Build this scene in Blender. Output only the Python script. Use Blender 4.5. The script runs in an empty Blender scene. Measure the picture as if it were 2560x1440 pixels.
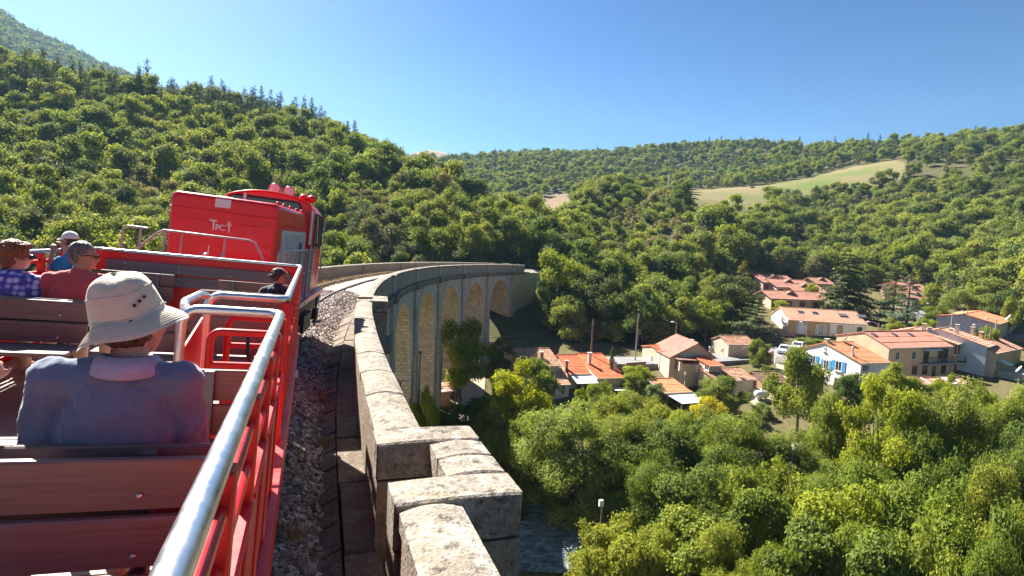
import bpy, bmesh, math, random
import numpy as np
from mathutils import Vector, Matrix, Euler

random.seed(7)
RNG = np.random.default_rng(11)
SC = bpy.context.scene
COL = SC.collection
PI = math.pi
R_ = math.radians

# ------------------------------------------------------------------ camera
# the lens point is the origin; +Y runs along the straight piece of track under the carriage, z is up
FPX = 1400.0
def cam_axes(rdeg=3.05, vp=(782, 595)):
    r = math.radians(rdeg)
    ux, uy = vp[0] - 1280, 720 - vp[1]
    x = ux * math.cos(r) - uy * math.sin(r)
    y = ux * math.sin(r) + uy * math.cos(r)
    p = math.atan(y / FPX)
    psi = -math.atan(x / (FPX * math.cos(p) + y * math.sin(p)))
    F = np.array([math.sin(psi) * math.cos(p), math.cos(psi) * math.cos(p), -math.sin(p)])
    R0 = np.array([math.cos(psi), -math.sin(psi), 0])
    U0 = np.cross(R0, F)
    return F, R0 * math.cos(r) + U0 * math.sin(r), -R0 * math.sin(r) + U0 * math.cos(r)
CF, CR, CU = cam_axes()
def ray(px, py):
    return (CF * FPX + CR * (px - 1280) + CU * (720 - py)) / FPX
def proj(P):
    P = np.asarray(P, float)
    z = P @ CF
    z = np.where(np.abs(z) < 1e-6, 1e-6, z)
    return 1280 + FPX * (P @ CR) / z, 720 - FPX * (P @ CU) / z, z
def at_z(px, py, z):
    d = ray(px, py)
    return d * (z / d[2])
def at_d(px, py, D):
    d = ray(px, py)
    return d * (D / math.hypot(d[0], d[1]))

cam_data = bpy.data.cameras.new('camera')
cam_data.sensor_width = 36.0
cam_data.lens = 36.0 * FPX / 2560.0
cam_data.clip_start = 0.05
cam_data.clip_end = 12000
cam = bpy.data.objects.new('camera', cam_data)
COL.objects.link(cam)
cam.matrix_world = Matrix(((CR[0], CU[0], -CF[0], 0), (CR[1], CU[1], -CF[1], 0), (CR[2], CU[2], -CF[2], 0), (0, 0, 0, 1)))
SC.camera = cam

# ------------------------------------------------------------------ sky, sun, exposure
SUN_AZ = R_(-23.0)      # from +Y, negative = to the left
SUN_EL = R_(44.5)
world = bpy.data.worlds.new('World')
SC.world = world
world.use_nodes = True
wn = world.node_tree
for n in list(wn.nodes):
    wn.nodes.remove(n)
sky = wn.nodes.new('ShaderNodeTexSky')
sky.sky_type = 'NISHITA'
sky.sun_disc = False
sky.sun_elevation = SUN_EL
sky.sun_rotation = SUN_AZ
sky.altitude = 300
sky.air_density = 1.0
sky.dust_density = 0.95
sky.ozone_density = 1.5
bg = wn.nodes.new('ShaderNodeBackground')
bg.inputs['Strength'].default_value = 0.1
wo = wn.nodes.new('ShaderNodeOutputWorld')
gam = wn.nodes.new('ShaderNodeGamma'); gam.inputs[1].default_value = 1.7      # deeper contrast, as a polarised summer sky
hsv = wn.nodes.new('ShaderNodeHueSaturation'); hsv.inputs['Saturation'].default_value = 1.17; hsv.inputs['Value'].default_value = 0.088
wn.links.new(sky.outputs[0], gam.inputs[0])
wn.links.new(gam.outputs[0], hsv.inputs['Color'])
wn.links.new(hsv.outputs[0], bg.inputs[0])
wn.links.new(bg.outputs[0], wo.inputs[0])

sun_data = bpy.data.lights.new('sun', 'SUN')
sun_data.energy = 5.0
sun_data.angle = R_(0.53)
sun_data.color = (1.0, 0.93, 0.82)
sun = bpy.data.objects.new('sun', sun_data)
COL.objects.link(sun)
SUN_DIR = Vector((math.sin(SUN_AZ) * math.cos(SUN_EL), math.cos(SUN_AZ) * math.cos(SUN_EL), math.sin(SUN_EL)))
sun.rotation_euler = SUN_DIR.to_track_quat('Z', 'Y').to_euler()
sun.location = (-60, 60, 80)

SC.view_settings.view_transform = 'Standard'
SC.view_settings.look = 'None'
SC.view_settings.gamma = 1.0
SC.view_settings.use_curve_mapping = False
SC.view_settings.exposure = 2.05
SC.render.engine = 'CYCLES'
cy = SC.cycles
cy.use_denoising = True
cy.max_bounces = 6
cy.diffuse_bounces = 4
cy.glossy_bounces = 3
cy.transmission_bounces = 5
cy.transparent_max_bounces = 8
cy.volume_bounces = 0
cy.sample_clamp_indirect = 6.0
cy.caustics_reflective = False
cy.caustics_refractive = False

# ------------------------------------------------------------------ helpers: objects
def tag(o, label=None, cat=None, group=None, kind=None):
    if label: o['label'] = label
    if cat: o['category'] = cat
    if group: o['group'] = group
    if kind: o['kind'] = kind
    return o
def thing(name, label, cat, loc=(0, 0, 0), rotz=0.0, group=None, rot=None):
    o = bpy.data.objects.new(name, None)
    COL.objects.link(o)
    o.empty_display_size = 0.2
    o.location = loc
    o.rotation_euler = rot if rot is not None else (0, 0, rotz)
    return tag(o, label, cat, group)
def obj(name, mesh, parent=None, loc=(0, 0, 0), rot=(0, 0, 0), scale=(1, 1, 1)):
    o = bpy.data.objects.new(name, mesh)
    COL.objects.link(o)
    o.location = loc
    o.rotation_euler = rot
    o.scale = scale
    if parent: o.parent = parent
    return o
def copy_tree(root, parent=None):
    c = root.copy()
    COL.objects.link(c)
    if parent: c.parent = parent
    for ch in list(root.children):
        copy_tree(ch, c)
    return c

class MB:
    """collects polygons with material slots"""
    def __init__(self):
        self.v = []; self.f = []; self.m = []; self.s = []
    def add(self, verts, faces, mat=0, smooth=False):
        b = len(self.v)
        self.v.extend([tuple(map(float, p)) for p in verts])
        for f in faces:
            self.f.append([b + i for i in f]); self.m.append(mat); self.s.append(smooth)
        return self
    def box(self, c, s, mat=0, rz=0.0, M=None):
        hx, hy, hz = s[0] / 2, s[1] / 2, s[2] / 2
        vs = [(x, y, z) for z in (-hz, hz) for y in (-hy, hy) for x in (-hx, hx)]
        if rz:
            ca, sa = math.cos(rz), math.sin(rz)
            vs = [(x * ca - y * sa, x * sa + y * ca, z) for x, y, z in vs]
        vs = [(x + c[0], y + c[1], z + c[2]) for x, y, z in vs]
        if M is not None: vs = [tuple(M @ Vector(p)) for p in vs]
        return self.add(vs, [(0, 2, 3, 1), (4, 5, 7, 6), (0, 1, 5, 4), (2, 6, 7, 3), (0, 4, 6, 2), (1, 3, 7, 5)], mat)
    def bbox(self, lo, hi, mat=0, b=0.01, M=None):
        """box with chamfered vertical and top edges"""
        x0, y0, z0 = lo; x1, y1, z1 = hi
        def ring(i, z):
            return [(x0 + i, y0, z), (x1 - i, y0, z), (x1, y0 + i, z), (x1, y1 - i, z), (x1 - i, y1, z), (x0 + i, y1, z), (x0, y1 - i, z), (x0, y0 + i, z)]
        def inset(r):
            return [(min(max(p[0], x0 + b), x1 - b), min(max(p[1], y0 + b), y1 - b), z1) for p in r]
        r0 = ring(b, z0); r1 = ring(b, z1 - b); r2 = inset(ring(b, z1))
        vs = r0 + r1 + r2
        fs = []
        for k in range(8):
            j = (k + 1) % 8
            fs.append((k, j, 8 + j, 8 + k)); fs.append((8 + k, 8 + j, 16 + j, 16 + k))
        fs.append(tuple(range(16, 24))); fs.append(tuple(reversed(range(8))))
        if M is not None: vs = [tuple(M @ Vector(p)) for p in vs]
        return self.add(vs, fs, mat)
    def hexa(self, p, mat=0):
        """8 corners: bottom 4 ccw, top 4 ccw"""
        return self.add(p, [(3, 2, 1, 0), (4, 5, 6, 7), (0, 1, 5, 4), (1, 2, 6, 5), (2, 3, 7, 6), (3, 0, 4, 7)], mat)
    def quad(self, a, b, c, d, mat=0):
        return self.add([a, b, c, d], [(0, 1, 2, 3)], mat)
    def prism(self, poly, z0, z1, mat=0):
        n = len(poly)
        vs = [(x, y, z0) for x, y in poly] + [(x, y, z1) for x, y in poly]
        fs = [tuple(reversed(range(n))), tuple(range(n, 2 * n))] + [(i, (i + 1) % n, n + (i + 1) % n, n + i) for i in range(n)]
        return self.add(vs, fs, mat)
    def slab(self, poly, off, mat=0):
        """planar polygon given in 3-D, thickened by the vector off"""
        n = len(poly)
        vs = [tuple(p) for p in poly] + [tuple(np.asarray(p, float) + off) for p in poly]
        fs = [tuple(reversed(range(n))), tuple(range(n, 2 * n))] + [(i, (i + 1) % n, n + (i + 1) % n, n + i) for i in range(n)]
        return self.add(vs, fs, mat)
    def tube(self, pts, r, mat=0, n=10, cap=True, smooth=True):
        pts = [np.asarray(p, float) for p in pts]
        rs = [r] * len(pts) if not hasattr(r, '__len__') else list(r)
        t = []
        for i in range(len(pts)):
            d = pts[min(i + 1, len(pts) - 1)] - pts[max(i - 1, 0)]
            t.append(d / max(np.linalg.norm(d), 1e-9))
        up = np.array([0, 0, 1.0]) if abs(t[0][2]) < 0.9 else np.array([1.0, 0, 0])
        u = np.cross(t[0], up); u /= np.linalg.norm(u)
        vs = []
        for i, p in enumerate(pts):
            u = u - t[i] * (u @ t[i]); u /= max(np.linalg.norm(u), 1e-9)
            w = np.cross(t[i], u)
            for k in range(n):
                a = 2 * PI * k / n
                vs.append(p + rs[i] * (math.cos(a) * u + math.sin(a) * w))
        fs = []
        for i in range(len(pts) - 1):
            for k in range(n):
                j = (k + 1) % n
                fs.append((i * n + k, i * n + j, (i + 1) * n + j, (i + 1) * n + k))
        self.add(vs, fs, mat, smooth)
        if cap:
            b = len(pts) - 1
            self.add(vs[:n], [tuple(reversed(range(n)))], mat)
            self.add(vs[b * n:], [tuple(range(n))], mat)
        return self
    def lathe(self, prof, c=(0, 0, 0), mat=0, n=16, M=None, smooth=True):
        vs = []
        for r, z in prof:
            for k in range(n):
                a = 2 * PI * k / n
                vs.append((r * math.cos(a), r * math.sin(a), z))
        if M is not None: vs = [tuple(M @ Vector(p)) for p in vs]
        vs = [(p[0] + c[0], p[1] + c[1], p[2] + c[2]) for p in vs]
        fs = [(i * n + k, i * n + (k + 1) % n, (i + 1) * n + (k + 1) % n, (i + 1) * n + k) for i in range(len(prof) - 1) for k in range(n)]
        self.add(vs, fs, mat, smooth)
        return self
    def ball(self, c, r, mat=0, n=10, sq=(1, 1, 1)):
        prof = [(max(1e-4, math.sin(PI * i / (n // 2 + 1))) , -math.cos(PI * i / (n // 2 + 1))) for i in range(n // 2 + 2)]
        vs = []
        for rr, z in prof:
            for k in range(n):
                a = 2 * PI * k / n
                vs.append((c[0] + r * sq[0] * rr * math.cos(a), c[1] + r * sq[1] * rr * math.sin(a), c[2] + r * sq[2] * z))
        fs = [(i * n + k, i * n + (k + 1) % n, (i + 1) * n + (k + 1) % n, (i + 1) * n + k) for i in range(len(prof) - 1) for k in range(n)]
        return self.add(vs, fs, mat, True)
    def mesh(self, name, mats, origin=None):
        me = bpy.data.meshes.new(name)
        v = self.v
        if origin is not None:
            v = [(p[0] - origin[0], p[1] - origin[1], p[2] - origin[2]) for p in v]
        me.from_pydata(v, [], self.f)
        for m in (mats if isinstance(mats, (list, tuple)) else [mats]):
            me.materials.append(m)
        if len(me.polygons):
            me.polygons.foreach_set('material_index', np.array(self.m, np.int32))
            me.polygons.foreach_set('use_smooth', np.array(self.s, bool))
        me.update()
        return me
    def build(self, name, mats, parent=None, origin=None, **kw):
        return obj(name, self.mesh(name, mats, origin), parent, **kw)

def arr_mesh(name, verts, faces, mats, smooth=False, attr=None, midx=None):
    """verts (n,3), faces (m,k) numpy"""
    me = bpy.data.meshes.new(name)
    n, (m, k) = len(verts), faces.shape
    me.vertices.add(n); me.vertices.foreach_set('co', np.ascontiguousarray(verts, np.float32).ravel())
    me.loops.add(m * k); me.loops.foreach_set('vertex_index', np.ascontiguousarray(faces, np.int32).ravel())
    me.polygons.add(m); me.polygons.foreach_set('loop_start', np.arange(0, m * k, k, dtype=np.int32))
    me.polygons.foreach_set('use_smooth', np.full(m, smooth, bool))
    for mt in (mats if isinstance(mats, (list, tuple)) else [mats]):
        me.materials.append(mt)
    if midx is not None: me.polygons.foreach_set('material_index', np.ascontiguousarray(midx, np.int32))
    if attr is not None:
        for an, av in attr.items():
            a = me.attributes.new(an, 'FLOAT', 'FACE')
            a.data.foreach_set('value', np.ascontiguousarray(av, np.float32))
    me.update(calc_edges=True)
    return me

# ------------------------------------------------------------------ helpers: materials
MATS = {}
class NT:
    def __init__(self, m):
        m.use_nodes = True
        self.t = m.node_tree
        self.n = self.t.nodes; self.l = self.t.links
        self.b = self.n['Principled BSDF']; self.o = self.n['Material Output']
    def node(self, typ, **kw):
        x = self.n.new(typ)
        for k, v in kw.items():
            if k.startswith('_'): setattr(x, k[1:], v)
            else: x.inputs[k.replace('__', ' ')].default_value = v
        return x
    def link(self, a, b): self.l.new(a, b)
    def ramp(self, fac, stops):
        r = self.n.new('ShaderNodeValToRGB')
        e = r.color_ramp.elements
        while len(e) < len(stops): e.new(0.5)
        for k, (p, c) in enumerate(stops):
            e[k].position = p
            e[k].color = (*c, 1) if hasattr(c, '__len__') else (c, c, c, 1)
        self.l.new(fac, r.inputs[0])
        return r.outputs[0]
    def mix(self, a, b, fac, mode='MIX'):
        m = self.n.new('ShaderNodeMix'); m.data_type = 'RGBA'; m.blend_type = mode
        for s, v in ((m.inputs[0], fac), (m.inputs[6], a), (m.inputs[7], b)):
            if hasattr(v, 'is_linked'): self.l.new(v, s)
            elif hasattr(v, '__len__'): s.default_value = (*v, 1)
            else: s.default_value = v
        return m.outputs[2]
    def noise(self, scale, detail=4, rough=0.6, vec=None, dist=0.0):
        x = self.node('ShaderNodeTexNoise', Scale=scale, Detail=detail, Roughness=rough, Distortion=dist)
        if vec is not None: self.l.new(vec, x.inputs['Vector'])
        return x.outputs['Fac']
    def coord(self, which='Object', scale=None):
        c = self.n.new('ShaderNodeTexCoord').outputs[which]
        if scale is None: return c
        mp = self.n.new('ShaderNodeMapping'); mp.inputs['Scale'].default_value = scale
        self.l.new(c, mp.inputs[0])
        return mp.outputs[0]
    def pos(self, scale=None):
        c = self.n.new('ShaderNodeNewGeometry').outputs['Position']
        if scale is None: return c
        mp = self.n.new('ShaderNodeMapping'); mp.inputs['Scale'].default_value = scale
        self.l.new(c, mp.inputs[0])
        return mp.outputs[0]
    def bump(self, h, strength=0.3, dist=0.02):
        b = self.n.new('ShaderNodeBump'); b.inputs['Strength'].default_value = strength; b.inputs['Distance'].default_value = dist
        self.l.new(h, b.inputs['Height']); self.l.new(b.outputs[0], self.b.inputs['Normal'])
        return b

def mat(name, col, rough=0.6, metal=0.0, var=0.15, vscale=3.0, bump=0.0, bscale=30.0, spec=0.5, coat=0.0, dirt=None, coord='Object'):
    """principled with noise variation; dirt=(colour, scale, lo, hi)"""
    if name in MATS: return MATS[name]
    m = bpy.data.materials.new(name); t = NT(m)
    c = t.coord(coord)
    lo = tuple(x * (1 - var) for x in col); hi = tuple(min(1, x * (1 + var)) for x in col)
    out = t.ramp(t.noise(vscale, 5, 0.65, c), [(0.3, lo), (0.7, hi)])
    if dirt:
        dc, ds, a, b = dirt
        out = t.mix(out, dc, t.ramp(t.noise(ds, 6, 0.7, c), [(a, 0.0), (b, 1.0)]))
    t.link(out, t.b.inputs['Base Color'])
    t.b.inputs['Metallic'].default_value = metal
    t.b.inputs['Specular IOR Level'].default_value = spec
    rr = t.ramp(t.noise(vscale * 2.3, 4, 0.6, c), [(0.3, max(0.02, rough * 0.82)), (0.7, min(1, rough * 1.18))])
    t.link(rr, t.b.inputs['Roughness'])
    if coat: t.b.inputs['Coat Weight'].default_value = coat; t.b.inputs['Coat Roughness'].default_value = 0.08
    if bump: t.bump(t.noise(bscale, 5, 0.6, c), bump, 0.02)
    MATS[name] = m
    return m
# ================================================================== the land
def tps_fit(P, z, lam=0.5):
    n = len(P)
    d2 = ((P[:, None, :] - P[None, :, :]) ** 2).sum(-1)
    Kk = np.where(d2 > 0, d2 * np.log(np.maximum(d2, 1e-12)) * 0.5, 0) + lam * np.eye(n)
    Q = np.c_[np.ones(n), P]
    A = np.block([[Kk, Q], [Q.T, np.zeros((3, 3))]])
    return np.linalg.solve(A, np.r_[z, np.zeros(3)])
GP = []
def gd(px, py, D, h=0.0):          # a point seen at that direction, that far away, h above the ground
    p = at_d(px, py, D); GP.append((p[0], p[1], p[2] - h))
def gz(px, D, z):
    p = at_d(px, 600, D); GP.append((p[0], p[1], z))
H = 8.5
for c in (-700,):
    for D, z in ((45, -19), (70, -17)): gz(c, D, z)
    for D, y in ((110, 600), (170, 460), (260, 240), (360, 90)): gd(c, y, D, H)
for D, y in ((100, 600), (125, 530), (165, 420), (225, 290), (310, 128)): gd(0, y, D, H)
gz(0, 45, -19); gz(0, 65, -17.5); gz(0, 400, 40)
for D, y in ((100, 600), (118, 540), (155, 440), (205, 325), (290, 205)): gd(300, y, D, H)
gz(300, 50, -19); gz(300, 70, -17.5); gz(300, 380, 38)
for D, y in ((102, 600), (118, 550), (152, 450), (205, 340), (262, 244)): gd(600, y, D, H)
gz(600, 55, -19); gz(600, 75, -17); gz(600, 340, 34)
for D, y in ((104, 605), (118, 555), (150, 455), (195, 365), (235, 306)): gd(850, y, D, H)
gz(850, 60, -19); gz(850, 78, -17); gz(850, 320, 26)
for D, y in ((102, 610), (118, 545), (148, 460), (185, 378)): gd(1050, y, D, H)
gz(1050, 78, -16.5); gz(1050, 270, 12)
for D, y in ((100, 620), (116, 555), (138, 490), (155, 450)): gd(1200, y, D, H)
gz(1200, 78, -16.5); gz(1200, 88, -13); gz(1200, 235, 0)
for D, y in ((106, 625), (122, 572)): gd(1300, y, D, H)
gz(1300, 86, -15.5); gz(1300, 92, -13); gz(1300, 175, -5)
for D, y in ((420, 470), (520, 420), (600, 391)): gd(1200, y, D, 7)
gz(1200, 300, 8)
for D, y in ((300, 520), (420, 445), (540, 391)): gd(1310, y, D, 7)
for D, y in ((112, 680), (135, 610), (165, 560)): gd(1400, y, D, 7)
gz(1400, 95, -13.5); gd(1385, 512, 235); gd(1400, 490, 310, 7); gd(1400, 440, 430, 7); gd(1420, 402, 560)
for D, y in ((108, 740), (128, 650), (155, 580), (190, 498)): gd(1550, y, D, 7)
gz(1550, 95, -14.3); gd(1550, 468, 260, 6); gd(1550, 466, 340, 6); gd(1550, 425, 470, 6); gd(1560, 384, 610, 3)
for D, y in ((110, 745), (132, 650), (162, 585)): gd(1700, y, D, 7)
gd(1700, 510, 200, 5); gd(1740, 496, 240); gd(1700, 478, 330); gd(1700, 462, 390, 5); gd(1700, 418, 500, 7); gd(1700, 371, 640, 1)
for D, y in ((116, 710), (142, 635), (185, 560)): gd(1850, y, D, 7)
gd(1850, 508, 240); gd(1860, 474, 340); gd(1850, 425, 440, 7); gd(1870, 352, 560, 7)
gz(2050, 150, -9.6); gz(2020, 172, -7.4)
for D, y in ((205, 630), (245, 560), (290, 500)): gd(2050, y, D, 7)
gd(2050, 452, 345); gd(2100, 425, 400); gd(2040, 373, 560, 3)
gz(2230, 150, -10.5)
for D, y in ((185, 655), (235, 560), (300, 480)): gd(2230, y, D, 7)
gd(2210, 415, 375); gd(2150, 370, 500, 2); gd(2260, 356, 470, 6)
gz(2400, 150, -10.5)
for D, y in ((190, 640), (240, 545), (300, 455), (380, 358)): gd(2400, y, D, 7)
gz(2560, 150, -10.5)
for D, y in ((190, 640), (240, 530), (300, 436), (370, 349)): gd(2560, y, D, 7)
gz(2900, 150, -9.5); gd(2900, 520, 240, 7); gd(2900, 350, 360, 7); gz(3800, 150, -9); gz(3800, 250, 25)
for px in (2050, 2260, 2400, 2560, 2900): gz(px, 620, 105)
for px in (1300, 1550, 1850): gz(px, 760, 118)
# village and valley floor
for px, py, D in ((1350, 1420, 36.5), (1395, 1090, 64), (1400, 1010, 71), (1975, 1090, 68), (2100, 1050, 73), (2070, 972, 84), (2350, 1000, 90), (1760, 985, 75),
                  (1925, 890, 98), (1580, 905, 80), (1240, 905, 80), (1980, 868, 104), (2330, 830, 127), (2540, 850, 138), (1092, 1028, 55), (1700, 880, 92), (1480, 890, 82), (2465, 965, 106), (2400, 968, 100), (2440, 975, 92)):
    gd(px, py, D)
for px, D, z in ((1300, 20, -20), (1900, 25, -20.3), (2500, 30, -20.2), (2560, 55, -20.2), (1800, 48, -20.3), (2300, 50, -20.2), (1000, 25, -20), (1500, 42, -20.6),
                 (3300, 40, -19.8), (3300, 90, -17), (1000, 48, -19), (1700, 60, -20.3), (2560, 78, -19.5), (2200, 62, -20)):
    gz(px, D, z)
for x, y, z in ((0, 0, -20), (-30, 10, -19), (20, -40, -20), (-60, -40, -16), (60, -30, -19), (0, -120, -18), (160, -60, -16), (-160, -100, 0), (260, 40, 0), (-100, 30, -10)):
    GP.append((x, y, z))
GP = np.array(GP)
TW = tps_fit(GP[:, :2] / 100, GP[:, 2], 0.03)
RIVER = np.array([(-60, 54), (-25, 48), (0, 42), (15, 37), (26, 33), (40, 31), (60, 31), (100, 36), (160, 60)], float)
def dens(P, n=8):
    out = []
    for a, b in zip(P[:-1], P[1:]):
        for k in range(n): out.append(a + (b - a) * k / n)
    out.append(P[-1])
    out = np.array(out)
    for _ in range(6):
        out[1:-1] = 0.25 * out[:-2] + 0.5 * out[1:-1] + 0.25 * out[2:]
    return out
RIV = dens(RIVER)
def seg_dist(X, Y, line):
    d = np.full(X.shape, 1e9)
    for a, b in zip(line[:-1], line[1:]):
        ab = b - a; L = ab @ ab
        t = np.clip(((X - a[0]) * ab[0] + (Y - a[1]) * ab[1]) / L, 0, 1)
        d = np.minimum(d, np.hypot(X - a[0] - t * ab[0], Y - a[1] - t * ab[1]))
    return d
def ground(X, Y, carve=True):
    X = np.asarray(X, float); Y = np.asarray(Y, float)
    sh = X.shape
    x = X.ravel(); y = Y.ravel()
    out = np.empty(len(x))
    n = len(GP)
    for i in range(0, len(x), 20000):
        P = np.c_[x[i:i + 20000], y[i:i + 20000]] / 100
        d2 = ((P[:, None, :] - GP[None, :, :2] / 100) ** 2).sum(-1)
        out[i:i + 20000] = (np.where(d2 > 0, d2 * np.log(np.maximum(d2, 1e-12)) * 0.5, 0)) @ TW[:n] + TW[n] + P @ TW[n + 1:]
    out = np.clip(out, -21, 400)
    if carve:
        d = seg_dist(x, y, RIV)
        k = np.clip(1 - (d - 2.6) / 3.0, 0, 1)
        out = out - k * k * (3 - 2 * k) * np.maximum(out + 21.6, 0)
    return out.reshape(sh)
def gpt(px, py, D0=30, D1=900):
    """where the sight line through that picture point meets the land"""
    Ds = np.concatenate([np.arange(D0, 160, 0.5), np.arange(160, D1, 2.0)])
    r = ray(px, py); r = r / math.hypot(r[0], r[1])
    z = r[2] * Ds - ground(r[0] * Ds, r[1] * Ds)
    i = np.argmax(z < 0)
    D = Ds[i]
    p = r * D
    return np.array([p[0], p[1], ground(np.array([p[0]]), np.array([p[1]]))[0]])
def in_poly(px, py, poly):
    c = np.zeros(px.shape, bool)
    n = len(poly)
    for i in range(n):
        x0, y0 = poly[i]; x1, y1 = poly[(i + 1) % n]
        cond = ((y0 > py) != (y1 > py)) & (px < (x1 - x0) * (py - y0) / (y1 - y0 + 1e-12) + x0)
        c ^= cond
    return c
GATT = {}
# areas of the land, as plan polygons (world metres) taken from where their outlines meet the land
def plan(pts, D0=30):
    return [tuple(gpt(x, y, D0)[:2]) for x, y in pts]
MEADOW = plan([(1715, 474), (1860, 468), (2010, 448), (2120, 420), (2250, 398), (2275, 440), (2180, 470), (2090, 490), (2050, 512), (1960, 522), (1900, 550), (1850, 562), (1780, 545), (1720, 520)], 215)
BARE = plan([(1300, 540), (1365, 488), (1430, 482), (1440, 530), (1400, 570), (1330, 580)], 170)
SCRUB = plan([(1420, 630), (1540, 520), (1690, 478), (1780, 570), (1750, 690), (1600, 710), (1470, 690)], 110)
VILLAGE = [tuple(at_d(px, 700, D)[:2]) for px, D in ((1180, 40), (1230, 62), (1215, 76), (1250, 86), (1420, 89), (1600, 93), (1830, 104), (1850, 118), (1800, 136), (1850, 168), (1900, 176), (2080, 184), (2300, 184), (2420, 170), (2560, 165), (2700, 140), (2800, 60), (2700, 24), (1900, 22), (1300, 22))]

ROAD = [at_d(px, 800, D)[:2] for px, D in ((1000, 74), (1200, 78.5), (1250, 79.5), (1400, 80), (1580, 82), (1750, 88), (1900, 96.5), (1960, 101), (2100, 105), (2200, 108), (2290, 120), (2420, 132), (2560, 140), (2800, 150))]
ROAD = dens(np.array(ROAD), 5)
LANE = dens(np.array([at_d(px, 800, D)[:2] for px, D in ((2300, 121), (2322, 127), (2330, 138), (2310, 155), (2250, 170))]), 5)

def land_mesh():
    xs = np.concatenate([np.arange(-420, -130, 8), np.arange(-130, 150, 2.0), np.arange(150, 420, 5.0), np.arange(420, 1000, 10)])
    ys = np.concatenate([np.arange(-160, -10, 10), np.arange(-10, 140, 2.0), np.arange(140, 420, 5.0), np.arange(420, 900, 10)])
    X, Y = np.meshgrid(xs, ys)
    Z = ground(X, Y)
    # roads bed into the land
    nz = 0.5 * np.sin(X * 0.31 + Y * 0.17) * np.sin(Y * 0.23) * 0.3
    Z = Z + nz
    V = np.c_[X.ravel(), Y.ravel(), Z.ravel()]
    nx, ny = len(xs), len(ys)
    i = np.arange(ny - 1)[:, None] * nx + np.arange(nx - 1)[None, :]
    Fc = np.stack([i, i + 1, i + nx + 1, i + nx], -1).reshape(-1, 4)
    cx, cyy = V[Fc].mean(1)[:, 0], V[Fc].mean(1)[:, 1]
    meadow = in_poly(cx, cyy, MEADOW).astype(float)
    bare = in_poly(cx, cyy, BARE).astype(float)
    vill = in_poly(cx, cyy, VILLAGE).astype(float)
    return V, Fc, dict(meadow=meadow, bare=bare, vill=vill), (xs, ys, Z)
LV, LF, LA, LG = land_mesh()
def gz_at(x, y):
    """height of the land mesh"""
    xs, ys, Z = LG
    x = np.asarray(x, float); y = np.asarray(y, float)
    i = np.clip(np.searchsorted(xs, x) - 1, 0, len(xs) - 2); j = np.clip(np.searchsorted(ys, y) - 1, 0, len(ys) - 2)
    u = (x - xs[i]) / (xs[i + 1] - xs[i]); v = (y - ys[j]) / (ys[j + 1] - ys[j])
    return (Z[j, i] * (1 - u) * (1 - v) + Z[j, i + 1] * u * (1 - v) + Z[j + 1, i] * (1 - u) * v + Z[j + 1, i + 1] * u * v)

def land_material():
    m = bpy.data.materials.new('land'); t = NT(m)
    p = t.pos()
    n1 = t.noise(0.12, 6, 0.7, p); n2 = t.noise(1.7, 5, 0.7, p); n3 = t.noise(9.0, 4, 0.7, p)
    base = t.ramp(n1, [(0.3, (0.055, 0.06, 0.022)), (0.5, (0.075, 0.075, 0.03)), (0.7, (0.11, 0.085, 0.05))])
    dry = t.ramp(n2, [(0.3, (0.085, 0.095, 0.032)), (0.55, (0.145, 0.12, 0.06)), (0.75, (0.2, 0.155, 0.088))])
    a = t.node('ShaderNodeAttribute', _attribute_name='vill').outputs['Fac']
    c = t.mix(base, dry, t.ramp(a, [(0.2, 0.0), (0.8, 0.72)]))
    mead = t.ramp(t.noise(0.018, 3, 0.6, p), [(0.35, (0.105, 0.135, 0.035)), (0.5, (0.165, 0.145, 0.068)), (0.65, (0.185, 0.155, 0.08))])
    c = t.mix(c, mead, t.node('ShaderNodeAttribute', _attribute_name='meadow').outputs['Fac'])
    c = t.mix(c, (0.185, 0.14, 0.09), t.node('ShaderNodeAttribute', _attribute_name='bare').outputs['Fac'])
    c = t.mix(c, t.ramp(n3, [(0.3, 0.62), (0.7, 1.25)]), 0.5, 'MULTIPLY')
    t.link(c, t.b.inputs['Base Color'])
    t.b.inputs['Roughness'].default_value = 0.95
    t.b.inputs['Specular IOR Level'].default_value = 0.1
    t.bump(n2, 0.6, 0.2)
    return m
tag(obj('ground', arr_mesh('ground', LV, LF, land_material(), True, LA)), kind='structure')

def ribbon(line, w, lift, name, m, edge=0.0, skirt=1.6):
    n = len(line)
    d = np.gradient(line, axis=0); d /= np.linalg.norm(d, axis=1)[:, None]
    N = np.c_[d[:, 1], -d[:, 0]]
    cols = []
    for o in np.linspace(-w / 2, w / 2, 5):
        P = line + N * o
        cols.append(np.c_[P, np.zeros(n)])
    zc = np.max([gz_at(c[:, 0], c[:, 1]) for c in cols], axis=0)
    for _ in range(8): zc[1:-1] = 0.25 * zc[:-2] + 0.5 * zc[1:-1] + 0.25 * zc[2:]
    V = []
    for c in cols:
        c[:, 2] = (zc if skirt > 1 else gz_at(c[:, 0], c[:, 1])) + lift; V.append(c)
    low0 = cols[0].copy(); low0[:, 2] -= skirt; low1 = cols[-1].copy(); low1[:, 2] -= skirt
    V = [low0] + V + [low1]
    k = len(V)
    V = np.concatenate(V)
    i = np.arange(k - 1)[:, None] * n + np.arange(n - 1)[None, :]
    Fc = np.stack([i, i + 1, i + n + 1, i + n], -1).reshape(-1, 4)
    o = obj(name, arr_mesh(name, V, Fc, m, False))
    tag(o, kind='structure')
    return zc + lift
M_road = mat('asphalt', (0.17, 0.17, 0.175), 0.85, var=0.2, vscale=0.6, bump=0.2, bscale=20)
M_dirt = mat('packed_earth', (0.34, 0.28, 0.2), 0.95, var=0.25, vscale=0.8, bump=0.3, bscale=8)
ROADZ = ribbon(ROAD, 5.2, 0.12, 'road', M_road)
ribbon(LANE, 3.6, 0.16, 'lane', M_road)
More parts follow.
